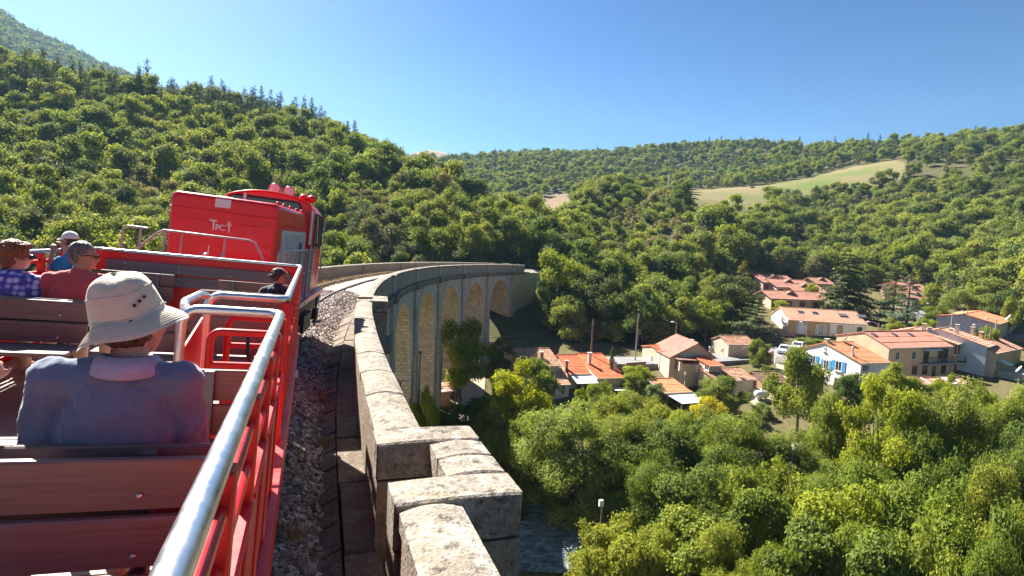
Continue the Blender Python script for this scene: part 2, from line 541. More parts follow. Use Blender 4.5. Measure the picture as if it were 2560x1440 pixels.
YARD = dens(np.array([at_d(px, 800, D)[:2] for px, D in ((1960, 99), (1985, 92), (1990, 85), (1960, 79), (1880, 75))]), 4)
ribbon(YARD, 3.2, 0.1, 'track_way', M_dirt, skirt=0.4)
YARD2 = dens(np.array([at_d(px, 800, D)[:2] for px, D in ((1195, 79), (1192, 72), (1185, 65), (1150, 58))]), 4)
ribbon(YARD2, 3.0, 0.1, 'yard_path', M_dirt, skirt=0.4)

# river
def river():
    m = bpy.data.materials.new('river_water'); t = NT(m)
    p = t.pos((1.0, 1.6, 1.0))
    n = t.noise(1.2, 6, 0.72, p, 0.6)
    t.link(t.ramp(n, [(0.35, (0.04, 0.055, 0.06)), (0.52, (0.2, 0.245, 0.27)), (0.72, (0.5, 0.56, 0.6))]), t.b.inputs['Base Color'])  # pale tones: riffle foam, and sky reflection painted into the water colour
    t.b.inputs['Roughness'].default_value = 0.2
    t.b.inputs['IOR'].default_value = 1.33
    t.bump(n, 0.9, 0.25)
    n0 = len(RIV)
    d = np.gradient(RIV, axis=0); d /= np.linalg.norm(d, axis=1)[:, None]
    N = np.c_[d[:, 1], -d[:, 0]]
    V = np.concatenate([np.c_[RIV + N * o, np.full(n0, -20.75)] for o in np.linspace(-5, 5, 6)])
    i = np.arange(5)[:, None] * n0 + np.arange(n0 - 1)[None, :]
    Fc = np.stack([i, i + 1, i + n0 + 1, i + n0], -1).reshape(-1, 4)
    tag(obj('river', arr_mesh('river', V, Fc, m, True)), kind='structure')
    # boulders in the stream bed
river()

# far mountain (left) and bare far hill (middle)
def far_relief(name, sky, D0, D1, foot, m, seed, nu=90, nv=36, amp=1.0):
    """sky: [(px, py)] of its crest, D1 metres away; its foot D0 metres away at height foot"""
    rng = np.random.default_rng(seed)
    sk = np.array(sky, float)
    u = np.linspace(sk[0, 0], sk[-1, 0], nu)
    v = np.interp(u, sk[:, 0], sk[:, 1])
    V = []
    for i in range(nu):
        cp = at_d(u[i], v[i], D1)
        dirv = cp[:2] / np.linalg.norm(cp[:2])
        for k in range(nv):
            s = k / (nv - 1) * 1.25
            D = D0 + (D1 - D0) * s
            zz = foot + (cp[2] - foot) * (s ** 0.85 if s <= 1 else 1 - (s - 1) * 1.2)
            if s < 0.97:
                zz += amp * 14 * math.sin(u[i] * 0.021 + s * 5) * math.sin(s * 9 + u[i] * 0.009) * s * (1 - s) * 2
            V.append((dirv[0] * D, dirv[1] * D, zz))
    V = np.array(V)
    i = np.arange(nu - 1)[:, None] * nv + np.arange(nv - 1)[None, :]
    Fc = np.stack([i, i + 1, i + nv + 1, i + nv], -1).reshape(-1, 4)[:, ::-1]
    o = obj(name, arr_mesh(name, V, Fc, m, True))
    tag(o, kind='structure')
    return V.reshape(nu, nv, 3)
def mtn_mat(name, stops, s1, s2):
    m = bpy.data.materials.new(name); t = NT(m)
    p = t.pos()
    c = t.ramp(t.noise(s1, 6, 0.7, p), stops)
    c = t.mix(c, t.ramp(t.noise(s2, 4, 0.7, p), [(0.3, 0.55), (0.7, 1.3)]), 0.8, 'MULTIPLY')
    t.link(c, t.b.inputs['Base Color']); t.b.inputs['Roughness'].default_value = 0.95; t.b.inputs['Specular IOR Level'].default_value = 0.1
    return m
M_mtn = mtn_mat('mountain_ground', [(0.35, (0.04, 0.055, 0.025)), (0.55, (0.065, 0.08, 0.03)), (0.75, (0.13, 0.12, 0.07))], 0.012, 0.08)
MTN = far_relief('mountain', [(-420, -150), (-250, -90), (0, 36), (60, 78), (120, 105), (180, 128), (240, 162), (300, 186), (360, 208), (420, 240), (600, 330)], 700, 1500, 30, M_mtn, 3)
M_bare = mtn_mat('dry_hill', [(0.35, (0.16, 0.14, 0.08)), (0.6, (0.27, 0.21, 0.13)), (0.75, (0.12, 0.12, 0.06))], 0.02, 0.12)
BHILL = far_relief('bare_hill', [(900, 420), (1000, 392), (1065, 375), (1100, 378), (1140, 392), (1200, 410), (1420, 404), (1480, 402), (1560, 398), (1700, 385), (1950, 366), (2060, 371), (2120, 374), (2300, 360), (2700, 350)], 700, 1150, 20, M_bare, 5)
# ================================================================== the viaduct
VS = np.arange(-40, 160, 0.25)
_L = np.maximum(VS, 0)
VTH = np.where(_L < 9, _L * _L / (2 * 9 * 137.0), (_L - 4.5) / 137.0)
_i0 = int(np.argmin(abs(VS)))
VX = np.cumsum(np.sin(VTH)) * 0.25; VX = VX - VX[_i0] - 1.62
VY = np.cumsum(np.cos(VTH)) * 0.25; VY = VY - VY[_i0]
def drop(s): return 0.85 * (np.maximum(np.asarray(s, float), 0) / 100.0) ** 1.8
def VP(s, o, z):
    """point of the viaduct: s metres along, o metres to the right of its centre line, z above the lens"""
    s = np.asarray(s, float)
    x = np.interp(s, VS, VX); y = np.interp(s, VS, VY); k = np.interp(s, VS, VTH)
    return np.stack(np.broadcast_arrays(x + o * np.cos(k), y - o * np.sin(k), z - drop(s)), -1)
def vhead(s): return float(np.interp(s, VS, VTH))
OR_, OL_ = 2.72, -3.55          # outer faces of the parapets
PT = -1.9                       # parapet top below the lens
S_END = 106.0
PIERS = [0.0, 12.4, 24.8, 37.0, 50.3, 62.6, 75.2, 87.7, 100.3]

def stone_mat(name, c0, c1, c2, lichen=0.0, brick=None, streak=False, bump=0.5, scale=1.0, green=0.0):
    m = bpy.data.materials.new(name); t = NT(m)
    p = t.pos()
    c = t.ramp(t.noise(1.1 * scale, 6, 0.72, p), [(0.3, c0), (0.52, c1), (0.72, c2)])
    gr = t.noise(26 * scale, 3, 0.7, p)
    c = t.mix(c, t.ramp(gr, [(0.3, 0.6), (0.7, 1.3)]), 0.75, 'MULTIPLY')
    h = gr
    if brick:
        uv = t.n.new('ShaderNodeUVMap').outputs[0]
        b = t.n.new('ShaderNodeTexBrick')
        b.inputs['Scale'].default_value = 1.0
        b.inputs['Brick Width'].default_value = brick[0]; b.inputs['Row Height'].default_value = brick[1]
        b.inputs['Mortar Size'].default_value = brick[2]; b.inputs['Mortar Smooth'].default_value = 0.3
        b.inputs['Color1'].default_value = (0.75, 0.75, 0.75, 1); b.inputs['Color2'].default_value = (1.15, 1.12, 1.08, 1); b.inputs['Mortar'].default_value = (0.55, 0.53, 0.5, 1)
        t.link(uv, b.inputs['Vector'])
        c = t.mix(c, b.outputs['Color'], 0.85, 'MULTIPLY')
        hh = t.node('ShaderNodeMath', _operation='SUBTRACT'); t.link(gr, hh.inputs[0]); t.link(b.outputs['Fac'], hh.inputs[1]); h = hh.outputs[0]
    if lichen:
        for sc, col, a, b_, st in ((3.4, (0.42, 0.395, 0.345), 0.5, 0.62, 0.8), (6.0, (0.07, 0.063, 0.056), 0.54, 0.63, 0.85), (4.6, (0.36, 0.35, 0.15), 0.61, 0.7, 0.7), (12.0, (0.045, 0.042, 0.037), 0.54, 0.64, 0.7), (17.0, (0.46, 0.44, 0.39), 0.55, 0.65, 0.75), (34.0, (0.05, 0.045, 0.04), 0.57, 0.66, 0.7)):
            f = t.ramp(t.noise(sc * scale, 6, 0.75, p, 0.4), [(a, 0.0), (b_, st * lichen)])
            c = t.mix(c, col, f)
    if green:
        c = t.mix(c, (0.09, 0.1, 0.03), t.ramp(t.noise(2.2, 5, 0.7, p), [(0.5, 0.0), (0.7, green)]))
    if streak:
        u2 = t.n.new('ShaderNodeUVMap').outputs[0]
        mp = t.n.new('ShaderNodeMapping'); mp.inputs['Scale'].default_value = (2.4, 0.13, 1); t.link(u2, mp.inputs[0])
        f = t.ramp(t.noise(1.0, 5, 0.7, mp.outputs[0], 0.25), [(0.57, 0.0), (0.66, 0.8)])
        z = t.n.new('ShaderNodeSeparateXYZ'); t.link(p, z.inputs[0])
        zr = t.node('ShaderNodeMapRange'); t.link(z.outputs[2], zr.inputs[0]); zr.inputs[1].default_value = -14.5; zr.inputs[2].default_value = -9.0
        ff = t.node('ShaderNodeMath', _operation='MULTIPLY'); t.link(f, ff.inputs[0]); t.link(zr.outputs[0], ff.inputs[1])
        c = t.mix(c, (0.62, 0.58, 0.5), ff.outputs[0])
    t.link(c, t.b.inputs['Base Color'])
    t.b.inputs['Roughness'].default_value = 0.92; t.b.inputs['Specular IOR Level'].default_value = 0.2
    t.bump(h, bump, 0.03)
    return m
M_cop = stone_mat('coping_granite', (0.19, 0.163, 0.132), (0.26, 0.227, 0.186), (0.325, 0.287, 0.238), 1.0, None, bump=0.8)
M_gran = stone_mat('parapet_granite', (0.2, 0.15, 0.115), (0.28, 0.215, 0.165), (0.36, 0.285, 0.225), 0.35, None, bump=0.9)
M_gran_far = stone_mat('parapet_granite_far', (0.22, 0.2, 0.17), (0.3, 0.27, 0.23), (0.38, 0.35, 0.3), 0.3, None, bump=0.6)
M_band = stone_mat('string_course', (0.1, 0.095, 0.085), (0.16, 0.15, 0.13), (0.23, 0.21, 0.19), 0.25, None)
M_rubble = stone_mat('spandrel_rubble', (0.39, 0.365, 0.335), (0.5, 0.47, 0.43), (0.6, 0.565, 0.52), 0.15, (0.42, 0.3, 0.05))
M_ashlar = stone_mat('pier_ashlar', (0.27, 0.245, 0.21), (0.37, 0.34, 0.295), (0.46, 0.42, 0.37), 0.25, None)
M_vouss = stone_mat('voussoir_stone', (0.33, 0.325, 0.31), (0.43, 0.42, 0.4), (0.52, 0.51, 0.48), 0.15, None)
M_vault = stone_mat('vault_stone', (0.45, 0.36, 0.24), (0.58, 0.475, 0.335), (0.68, 0.58, 0.44), 0.1, (0.5, 0.3, 0.03), True)
M_kerb = stone_mat('kerb_stone', (0.12, 0.095, 0.075), (0.175, 0.14, 0.11), (0.24, 0.195, 0.155), 0.35, None, bump=0.9)

via = thing('viaduct', 'long curving granite railway viaduct with tall arches above the village', 'viaduct', (0, 0, 0))

def vblock(mb, s0, s1, o0, o1, z0, z1, mat_=0, n=1, dz=True):
    """a block that follows the curve"""
    for k in range(n):
        a, b = s0 + (s1 - s0) * k / n, s0 + (s1 - s0) * (k + 1) / n
        p = [VP(a, o0, z0), VP(a, o1, z0), VP(b, o1, z0), VP(b, o0, z0), VP(a, o0, z1), VP(a, o1, z1), VP(b, o1, z1), VP(b, o0, z1)]
        if n == 1: mb.hexa(p, mat_)
        else:
            f = [(0, 1, 5, 4), (1, 2, 6, 5), (3, 0, 4, 7), (4, 5, 6, 7), (3, 2, 1, 0)]
            f = [(3, 2, 1, 0), (4, 5, 6, 7), (1, 2, 6, 5), (3, 0, 4, 7)]
            if k == 0: f.append((0, 1, 5, 4))
            if k == n - 1: f.append((2, 3, 7, 6))
            mb.add(p, f, mat_)
def coping(name_s0, s1, o0, o1, rnd, z=PT, h=0.17, camber=0.045, rng=random):
    """one coping stone: cambered top, slightly uneven"""
    s0 = name_s0
    jo = rng.uniform(-0.008, 0.008); jz = rng.uniform(-0.006, 0.006)
    g = 0.012
    prof = []
    n = 6
    for k in range(n + 1):
        u = k / n
        prof.append((o0 + (o1 - o0) * u, z + jz - camber * (2 * u - 1) ** 2))
    prof = [(o0 - 0.0, z - h)] + prof + [(o1, z - h)]
    mb = MB()
    m = len(prof)
    ss = [s0 + g, s0 + g + 0.02, s1 - g - 0.02, s1 - g]
    V = []
    for i, s in enumerate(ss):
        ins = 0.015 if i in (0, 3) else 0
        for (o, zz) in prof:
            V.append(VP(s, min(max(o, o0 + ins), o1 - ins) + jo, zz - (ins if zz > z - h + 0.01 else 0)))
    F = []
    for i in range(3):
        for k in range(m - 1): F.append((i * m + k, i * m + k + 1, (i + 1) * m + k + 1, (i + 1) * m + k))
    F.append(tuple(range(m))[::-1]); F.append(tuple(range(3 * m, 4 * m)))
    F = [f[::-1] for f in F]
    mb.add(V, F, 0)
    return mb

# --- right parapet in pieces: plain runs between refuges; refuges at 4.0-5.75 and 18.9-20.8
REFUGE = [(3.98, 5.72), (18.9, 20.75)]
IN_R = OR_ - 0.47
WALLZ = -3.02
def plain_run(a, b):
    # wall under the coping (rough face, subdivided)
    mb = MB()
    vblock(mb, a, b, IN_R + 0.02, OR_ - 0.03, WALLZ - 0.3, PT - 0.17, 0, max(1, int((b - a) / 1.5)))
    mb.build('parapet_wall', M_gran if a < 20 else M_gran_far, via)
    n = max(1, round((b - a) / (1.25 if a > 8 else 1.45)))
    cuts = [a + (b - a) * (k + (random.uniform(-0.12, 0.12) if 0 < k < n else 0)) / n for k in range(n + 1)]
    for k in range(n):
        coping(cuts[k], cuts[k + 1], IN_R, OR_, random).build('coping_stone', M_cop, via)
plain_run(-12.0, 3.98)
plain_run(5.72, 18.9)
plain_run(20.75, S_END)
for a, b in REFUGE:
    w = 0.45; out = OR_ + 0.5; rec = IN_R + 0.46
    # outer wall and the two returns
    for (s0, s1, o0, o1) in ((a, b, rec, out), (a, a + w, IN_R - 0.02, rec), (b - w, b, IN_R - 0.02, rec)):
        mb = MB(); vblock(mb, s0 + 0.005, s1 - 0.005, o0, o1 - 0.005, WALLZ - 0.3, PT - 0.37, 0, 1)
        mb.build('refuge_wall', M_gran, via)
    cz = PT + 0.012
    h = 0.36
    coping(a, a + w, IN_R - 0.03, out, random, cz, h, 0.014).build('coping_stone', M_cop, via)
    n = 2
    for k in range(n):
        s0 = a + w + (b - a - 2 * w) * k / n; s1 = a + w + (b - a - 2 * w) * (k + 1) / n
        coping(s0, s1, rec, out, random, cz, h, 0.03).build('coping_stone', M_cop, via)
    coping(b - w, b, IN_R - 0.03, out, random, cz, h, 0.014).build('coping_stone', M_cop, via)
    mb = MB(); vblock(mb, a + 0.03, b - 0.03, OR_ - 0.1, out - 0.04, -12.0, WALLZ - 0.3, 0)
    mb.build('refuge_pier', M_ashlar, via)
    mb = MB(); vblock(mb, a - 0.1, b + 0.1, OR_ - 0.2, out + 0.14, -3.62, -3.32, 0)
    mb.build('refuge_corbel', M_band, via)
# --- left parapet
def left_run(a, b):
    mb = MB(); vblock(mb, a, b, OL_ + 0.03, OL_ + 0.45, WALLZ - 0.3, PT - 0.17, 0, int((b - a) / 1.5))
    mb.build('parapet_wall', M_gran, via)
    n = round((b - a) / 1.6)
    for k in range(n):
        coping(a + (b - a) * k / n, a + (b - a) * (k + 1) / n, OL_, OL_ + 0.47, random).build('coping_stone', M_cop, via)
left_run(-6, 124.0)
for s in (28, 41, 54.5, 67.5, 80):
    mb = MB(); vblock(mb, s - 0.35, s + 0.35, OL_ + 0.44, OL_ + 0.53, WALLZ - 0.3, PT - 0.19, 0); mb.build('wall_pilaster', M_gran, via)

# --- outer face of the right parapet: courses of blocks
BW, BH = 0.62, 0.235
def block_mesh(s0, s1, z0, z1, proud):
    mb = MB()
    o = OR_ - 0.03 + proud
    b = 0.012
    p = [VP(s0, OR_ - 0.06, z0), VP(s0 + b, o, z0 + b), VP(s1 - b, o, z0 + b), VP(s1, OR_ - 0.06, z0), VP(s0, OR_ - 0.06, z1), VP(s0 + b, o, z1 - b), VP(s1 - b, o, z1 - b), VP(s1, OR_ - 0.06, z1)]
    mb.hexa(p, 0)
    return mb
rest = MB()
for row in range(4):
    z1 = PT - 0.185 - row * (BH + 0.015); z0 = z1 - BH
    s = 20.8 + (BW / 2 if row % 2 else 0)
    while s < S_END - 0.8:
        w = BW * random.uniform(0.75, 1.3)
        mb = block_mesh(s + 0.01, s + w - 0.01, z0, z1, random.uniform(0.028, 0.05))
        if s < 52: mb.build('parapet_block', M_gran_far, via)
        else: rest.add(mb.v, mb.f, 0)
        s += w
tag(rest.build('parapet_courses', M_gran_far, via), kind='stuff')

# --- string course with corbels
mb = MB(); vblock(mb, -12, S_END + 2, OR_ - 0.1, OR_ + 0.2, -3.42, -3.16, 0, 60); mb.build('string_course', M_band, via)
mb = MB()
s = 20.0
while s < S_END:
    vblock(mb, s, s + 0.3, OR_ - 0.1, OR_ + 0.13, -3.68, -3.42, 0); s += 0.55
tag(mb.build('corbel_row', M_band, via), kind='stuff')

# --- arches
ARCH_TOP = -4.35
def uvmesh(name, quads, mats, parent):
    """quads: list of (4 points, 4 uv, mat)"""
    V, F, U, Mi = [], [], [], []
    for pts, uvs, mi in quads:
        b = len(V); V += [tuple(p) for p in pts]; F.append(tuple(range(b, b + 4))); U += list(uvs); Mi.append(mi)
    me = bpy.data.meshes.new(name)
    me.from_pydata(V, [], F)
    uv = me.uv_layers.new(name='UVMap')
    uv.data.foreach_set('uv', np.array(U, np.float32).ravel())
    for m in mats: me.materials.append(m)
    me.polygons.foreach_set('material_index', np.array(Mi, np.int32))
    me.update()
    return obj(name, me, parent)
ZB = -23.0
def bay(i):
    a, b = PIERS[i], PIERS[i + 1]
    mid = (a + b) / 2; hp = 1.15
    r = (b - a) / 2 - hp
    zs = ARCH_TOP - r * 1.0                      # springing
    def low(u):
        x = abs(u - mid)
        return zs + math.sqrt(max(r * r - x * x, 0)) * 1.0
    q = []
    N = 36
    us = [mid - r * math.cos(PI * k / N) for k in range(N + 1)]
    oR, oL = OR_ - 0.12, OL_ + 0.12
    top = -3.4
    bat = lambda z: 0.022 * (top - z)            # batter of the faces
    # spandrels, right and left, as quads from arch curve to the top
    for k in range(N):
        u0, u1 = us[k], us[k + 1]; z0, z1 = low(u0), low(u1)
        q.append(([VP(u0, oR + bat(z0), z0), VP(u1, oR + bat(z1), z1), VP(u1, oR, top), VP(u0, oR, top)], [(u0, z0), (u1, z1), (u1, top), (u0, top)], 0))
        q.append(([VP(u1, oL - bat(z1), z1), VP(u0, oL - bat(z0), z0), VP(u0, oL, top), VP(u1, oL, top)], [(u1, z1), (u0, z0), (u0, top), (u1, top)], 0))
        # vault
        L = r * PI * k / N; L1 = r * PI * (k + 1) / N
        zz0 = z0 if k else z0; 
        q.append(([VP(u1, oR + bat(z1), z1), VP(u0, oR + bat(z0), z0), VP(u0, oL - bat(z0), z0), VP(u1, oL - bat(z1), z1)], [(oR, z1), (oR, z0), (oL, z0), (oL, z1)], 1))
    # jambs down to the ground (the piers taper)
    for side, u in ((-1, mid - r), (1, mid + r)):
        n = 6
        for k in range(n):
            z0 = zs + (ZB - zs) * k / n; z1 = zs + (ZB - zs) * (k + 1) / n
            t0 = -side * 0.02 * (zs - z0); t1 = -side * 0.02 * (zs - z1)
            A = [VP(u + t0, oR + bat(z0), z0), VP(u + t0, oL - bat(z0), z0), VP(u + t1, oL - bat(z1), z1), VP(u + t1, oR + bat(z1), z1)]
            uvs = [(oR, z0), (oL, z0), (oL, z1), (oR, z1)]
            q.append((A if side > 0 else A[::-1], uvs if side > 0 else uvs[::-1], 1))
            e = a if side < 0 else b
            B = [VP(e, oR + bat(z0), z0), VP(u + t0, oR + bat(z0), z0), VP(u + t1, oR + bat(z1), z1), VP(e, oR + bat(z1), z1)]
            ub = [(e, z0), (u, z0), (u, z1), (e, z1)]
            q.append((B, ub, 0))
            Bl = [VP(e, oL - bat(z0), z0), VP(u + t0, oL - bat(z0), z0), VP(u + t1, oL - bat(z1), z1), VP(e, oL - bat(z1), z1)]
            q.append((Bl, ub, 0))
        e = a if side < 0 else b
        q.append(([VP(e, oR + bat(zs), zs), VP(u, oR + bat(zs), zs), VP(u, oR, top), VP(e, oR, top)], [(e, zs), (u, zs), (u, top), (e, top)], 0))
        q.append(([VP(e, oL - bat(zs), zs), VP(u, oL - bat(zs), zs), VP(u, oL, top), VP(e, oL, top)], [(e, zs), (u, zs), (u, top), (e, top)], 0))
    uvmesh('arch_bay', q, [M_rubble, M_vault], via)
    # ring of voussoirs, proud of the spandrel
    mb = MB(); nv = 29
    for k in range(nv):
        a0 = PI * (k + 0.03) / nv; a1 = PI * (k + 0.97) / nv
        rr0, rr1 = r - 0.01, r + 0.72
        pr = random.uniform(0.05, 0.075)
        P = []
        for oo in (-0.1, pr):
            for aa, rr in ((a0, rr0), (a1, rr0), (a1, rr1), (a0, rr1)):
                z = zs + rr * math.sin(aa); u = mid - rr * math.cos(aa)
                P.append(VP(u, oR + bat(z) + oo, z))
        mb.hexa(P, 0)
    tag(mb.build('arch_ring', M_vouss, via), kind='stuff')
for i in range(len(PIERS) - 1): bay(i)
# --- pilasters on the piers, coursed stone
for i, s in enumerate(PIERS):
    if i == 0: continue
    mb = MB()
    z = PT - 0.17 if i > 2 else -3.6
    row = 0
    while z > ZB:
        h = 0.42 if z < -3.6 else 0.31
        z0 = z - h
        wz = 0.62 + (0.012 * (-3.4 - z) if z < -3.4 else 0)
        oz = OR_ + 0.10 + (0.035 * (-3.4 - z) if z < -3.4 else 0)
        jit = random.uniform(-0.02, 0.02)
        g = 0.012
        if abs(z + 3.4) > 0.3 or True:
            vblock(mb, s - wz + jit, s + (0.1 if row % 2 else -0.15), OR_ - 0.4, oz + random.uniform(-0.015, 0.015), z0 + g, z, 0)
            vblock(mb, s + (0.1 if row % 2 else -0.15) + 0.015, s + wz + jit, OR_ - 0.4, oz + random.uniform(-0.015, 0.015), z0 + g, z, 0)
        z = z0; row += 1
    tag(mb.build('pier_pilaster', M_ashlar, via), kind='stuff')
    if i > 2:
        coping(s - 0.66, s + 0.66, OR_ - 0.45, OR_ + 0.16, random, PT + 0.01, 0.2).build('coping_stone', M_cop, via)
    mb = MB()
    vblock(mb, s - 0.9, s + 0.9, OR_ - 0.3, OR_ + 0.36, -3.7, -3.1, 0); mb.build('pilaster_cap', M_band, via)
# end abutment
mb = MB(); vblock(mb, PIERS[-1], S_END + 16, OL_ + 0.2, OR_ - 0.05, ZB, -3.3, 0, 14); mb.build('abutment', M_ashlar, via)
mb = MB(); vblock(mb, -12, PIERS[-1], OL_ + 0.1, OR_ - 0.1, -3.42, -3.3, 0, 60); mb.build('deck', M_kerb, via)

# --- kerb stones and the slanting stones of the drain beside the ballast
s = -2.0; k = 0
while s < 46:
    w = random.uniform(1.0, 1.9) if s < 10 else random.uniform(1.4, 2.2)
    mb = MB()
    zt = -2.93 + random.uniform(-0.012, 0.012)
    b = 0.02
    o0, o1 = 1.93 + random.uniform(-0.015, 0.015), IN_R + 0.02
    p = [VP(s + 0.012, o0, -3.4), VP(s + 0.012, o1, -3.4), VP(s + w - 0.012, o1, -3.4), VP(s + w - 0.012, o0, -3.4), VP(s + 0.012 + b, o0 + b, zt), VP(s + 0.012 + b, o1, zt), VP(s + w - 0.012 - b, o1, zt), VP(s + w - 0.012 - b, o0 + b, zt)]
    mb.hexa(p, 0); mb.build('kerb_stone', M_kerb, via)
    s += w
s = -2.0
while s < 26:
    w = random.uniform(0.35, 0.95)
    mb = MB()
    t0 = random.uniform(-0.02, 0.02); j = random.uniform(-0.04, 0.04)
    o0, o1 = 1.38 + j, 1.927
    lo = -3.2 + t0; hi = -2.955 + t0 * 0.7
    pts = [VP(s + 0.015, o0, lo - 0.25), VP(s + 0.015, o1, lo - 0.25), VP(s + w - 0.015, o1, lo - 0.25), VP(s + w - 0.015, o0, lo - 0.25),
           VP(s + 0.03, o0 + 0.03, lo + random.uniform(-0.02, 0.02)), VP(s + 0.03, o1, hi), VP(s + w - 0.03, o1, hi + random.uniform(-0.015, 0.015)), VP(s + w - 0.03, o0 + 0.03, lo)]
    mb.hexa(pts, 0); mb.build('drain_stone', M_kerb, via)
    s += w

# ------------------------------------------------------------------ track
tr = thing('railway_track', 'rusty two rail railway track in pale ballast curving across the viaduct', 'railway track')
def tshift(s):
    u = np.clip((np.asarray(s, float) - 6) / 26.0, 0, 1)
    return -0.75 * u * u * (3 - 2 * u)
M_rail = mat('rail_steel', (0.13, 0.085, 0.06), 0.55, 0.4, var=0.3, vscale=5)
M_railtop = mat('rail_head_steel', (0.45, 0.43, 0.41), 0.3, 0.9)
M_sleep = mat('sleeper_wood', (0.12, 0.09, 0.07), 0.9, var=0.3, vscale=4, bump=0.5)
for side in (-0.755, 0.755):
    mb = MB()
    prof = [(-0.065, -0.15), (0.065, -0.15), (0.065, -0.135), (0.012, -0.115), (0.012, -0.04), (0.035, -0.03), (0.035, -0.004), (0.028, 0.0), (-0.028, 0.0), (-0.035, -0.004), (-0.035, -0.03), (-0.012, -0.04), (-0.012, -0.115), (-0.065, -0.135)]
    ss = np.concatenate([np.arange(-8, 60, 0.5), np.arange(60, 124, 1.5)])
    m = len(prof); V = []
    for s_ in ss:
        for (o, z) in prof: V.append(VP(s_, side + o + tshift(s_), -2.7 + z - side * 0.04))
    F = []; Mi = []
    for i in range(len(ss) - 1):
        for k in range(m):
            F.append((i * m + k, (i + 1) * m + k, (i + 1) * m + (k + 1) % m, i * m + (k + 1) % m)); Mi.append(1 if k in (6, 7, 8) else 0)
    mb.add(V, F, 0); mb.m = Mi
    mb.build('rail', [M_rail, M_railtop], tr)
sm = MB().box((0, 0, 0), (2.5, 0.24, 0.14)).mesh('sleeper', M_sleep)
for k in range(40):
    s_ = 9 + k * 0.62
    p = VP(s_, tshift(s_), -2.945)
    obj('sleeper', sm, tr, p, (0, 0.02, -vhead(s_)))
# ballast bed, displaced sheet, and loose stones
M_ball = mat('ballast_stone', (0.4, 0.335, 0.29), 0.9, var=0.35, vscale=2.2, bump=1.0, bscale=60, dirt=((0.14, 0.1, 0.085), 0.9, 0.5, 0.75))
M_ball2 = mat('ballast_stone_brown', (0.29, 0.22, 0.18), 0.9, var=0.3, vscale=4, bump=0.6, bscale=60)
M_ball3 = mat('ballast_stone_pale', (0.56, 0.52, 0.49), 0.9, var=0.2, vscale=4, bump=0.6, bscale=60)
M_ball4 = mat('ballast_stone_dark', (0.13, 0.115, 0.11), 0.9, var=0.3, vscale=4, bump=0.6, bscale=60)
def ballast_h(o, s):
    """height of the bed across the track"""
    a = np.abs(np.asarray(o, float) - tshift(s))
    side = np.asarray(o, float) > 0
    base = np.where(a < 1.35, -2.86, np.where(side, -2.86 - (a - 1.35) * 0.5, -2.86 - (a - 1.35) * 0.16))
    return np.maximum(base, -3.28)
ss = np.concatenate([np.arange(-4, 30, 0.12), np.arange(30, 124, 0.6)])
oo = np.concatenate([np.arange(OL_ + 0.4, 2.3, 0.1)])
S_, O_ = np.meshgrid(ss, oo)
Z_ = ballast_h(O_, S_) + RNG.normal(0, 0.012, S_.shape)
P_ = VP(S_.ravel(), O_.ravel(), Z_.ravel())
nx = len(ss)
i_ = np.arange(len(oo) - 1)[:, None] * nx + np.arange(nx - 1)[None, :]
F_ = np.stack([i_, i_ + nx, i_ + nx + 1, i_ + 1], -1).reshape(-1, 4)[:, ::-1]
tag(obj('ballast_bed', arr_mesh('ballast_bed', P_, F_, M_ball, False)), kind='structure')
# loose stones as real geometry
def stone_var(rng):
    """an irregular convex stone: jittered cube with cut corners"""
    v = np.array([(x, y, z) for x in (-1, 1) for y in (-1, 1) for z in (-1, 1)], float)
    v *= rng.uniform(0.55, 1.1, v.shape)
    v = np.concatenate([v, rng.normal(size=(2, 3)) * 0.2 + np.array([[0, 0, 1.25], [0, 0, -1.2]])])
    f = []
    quads = [(0, 1, 3, 2), (4, 6, 7, 5), (0, 4, 5, 1), (2, 3, 7, 6)]
    for a, b, c, d in quads: f += [(a, b, c), (a, c, d)]
    for ring, tip in (((1, 5, 7, 3), 8), ((0, 2, 6, 4), 9)):
        for k in range(4): f.append((ring[k], ring[(k + 1) % 4], tip))
    return v, np.array(f)
rb = np.random.default_rng(21)
SV = [stone_var(rb) for _ in range(12)]
def scatter_stones(n, s0, s1, o0, o1, size, bias=1.0):
    Vs, Fs, Ms = [], [], []
    base = 0
    for k in range(n):
        v, f = SV[k % 12]
        s = s0 + (s1 - s0) * rb.random() ** bias; o = rb.uniform(o0, o1)
        z = float(ballast_h(o, s))
        sz = size * rb.uniform(0.55, 1.35)
        q = rb.normal(size=4); q /= np.linalg.norm(q)
        M = np.array(Matrix(Euler(rb.uniform(0, 6.28, 3)).to_matrix()))
        p = (v * sz * np.array([1, 0.8, 0.6])) @ M.T + VP(s, o, z + sz * rb.uniform(0.0, 0.5))
        Vs.append(p); Fs.append(f + base); base += len(v); Ms.append(np.full(len(f), rb.choice(4, p=[0.4, 0.22, 0.2, 0.18])))
    return np.concatenate(Vs), np.concatenate(Fs), np.concatenate(Ms)
parts = [scatter_stones(11000, 2.2, 14, 0.6, 1.62, 0.04, 1.25), scatter_stones(9000, 12, 34, -1.2, 1.75, 0.042, 1.2), scatter_stones(1800, 2.2, 20, 1.4, 1.8, 0.036, 1.3)]
Vb = np.concatenate([p[0] for p in parts]); 
off = np.cumsum([0] + [len(p[0]) for p in parts]); Fb = np.concatenate([p[1] + off[i] for i, p in enumerate(parts)]); Mb = np.concatenate([p[2] for p in parts])
tag(obj('ballast_stones', arr_mesh('ballast_stones', Vb, Fb, [M_ball, M_ball2, M_ball3, M_ball4], False, None, Mb)), kind='stuff')
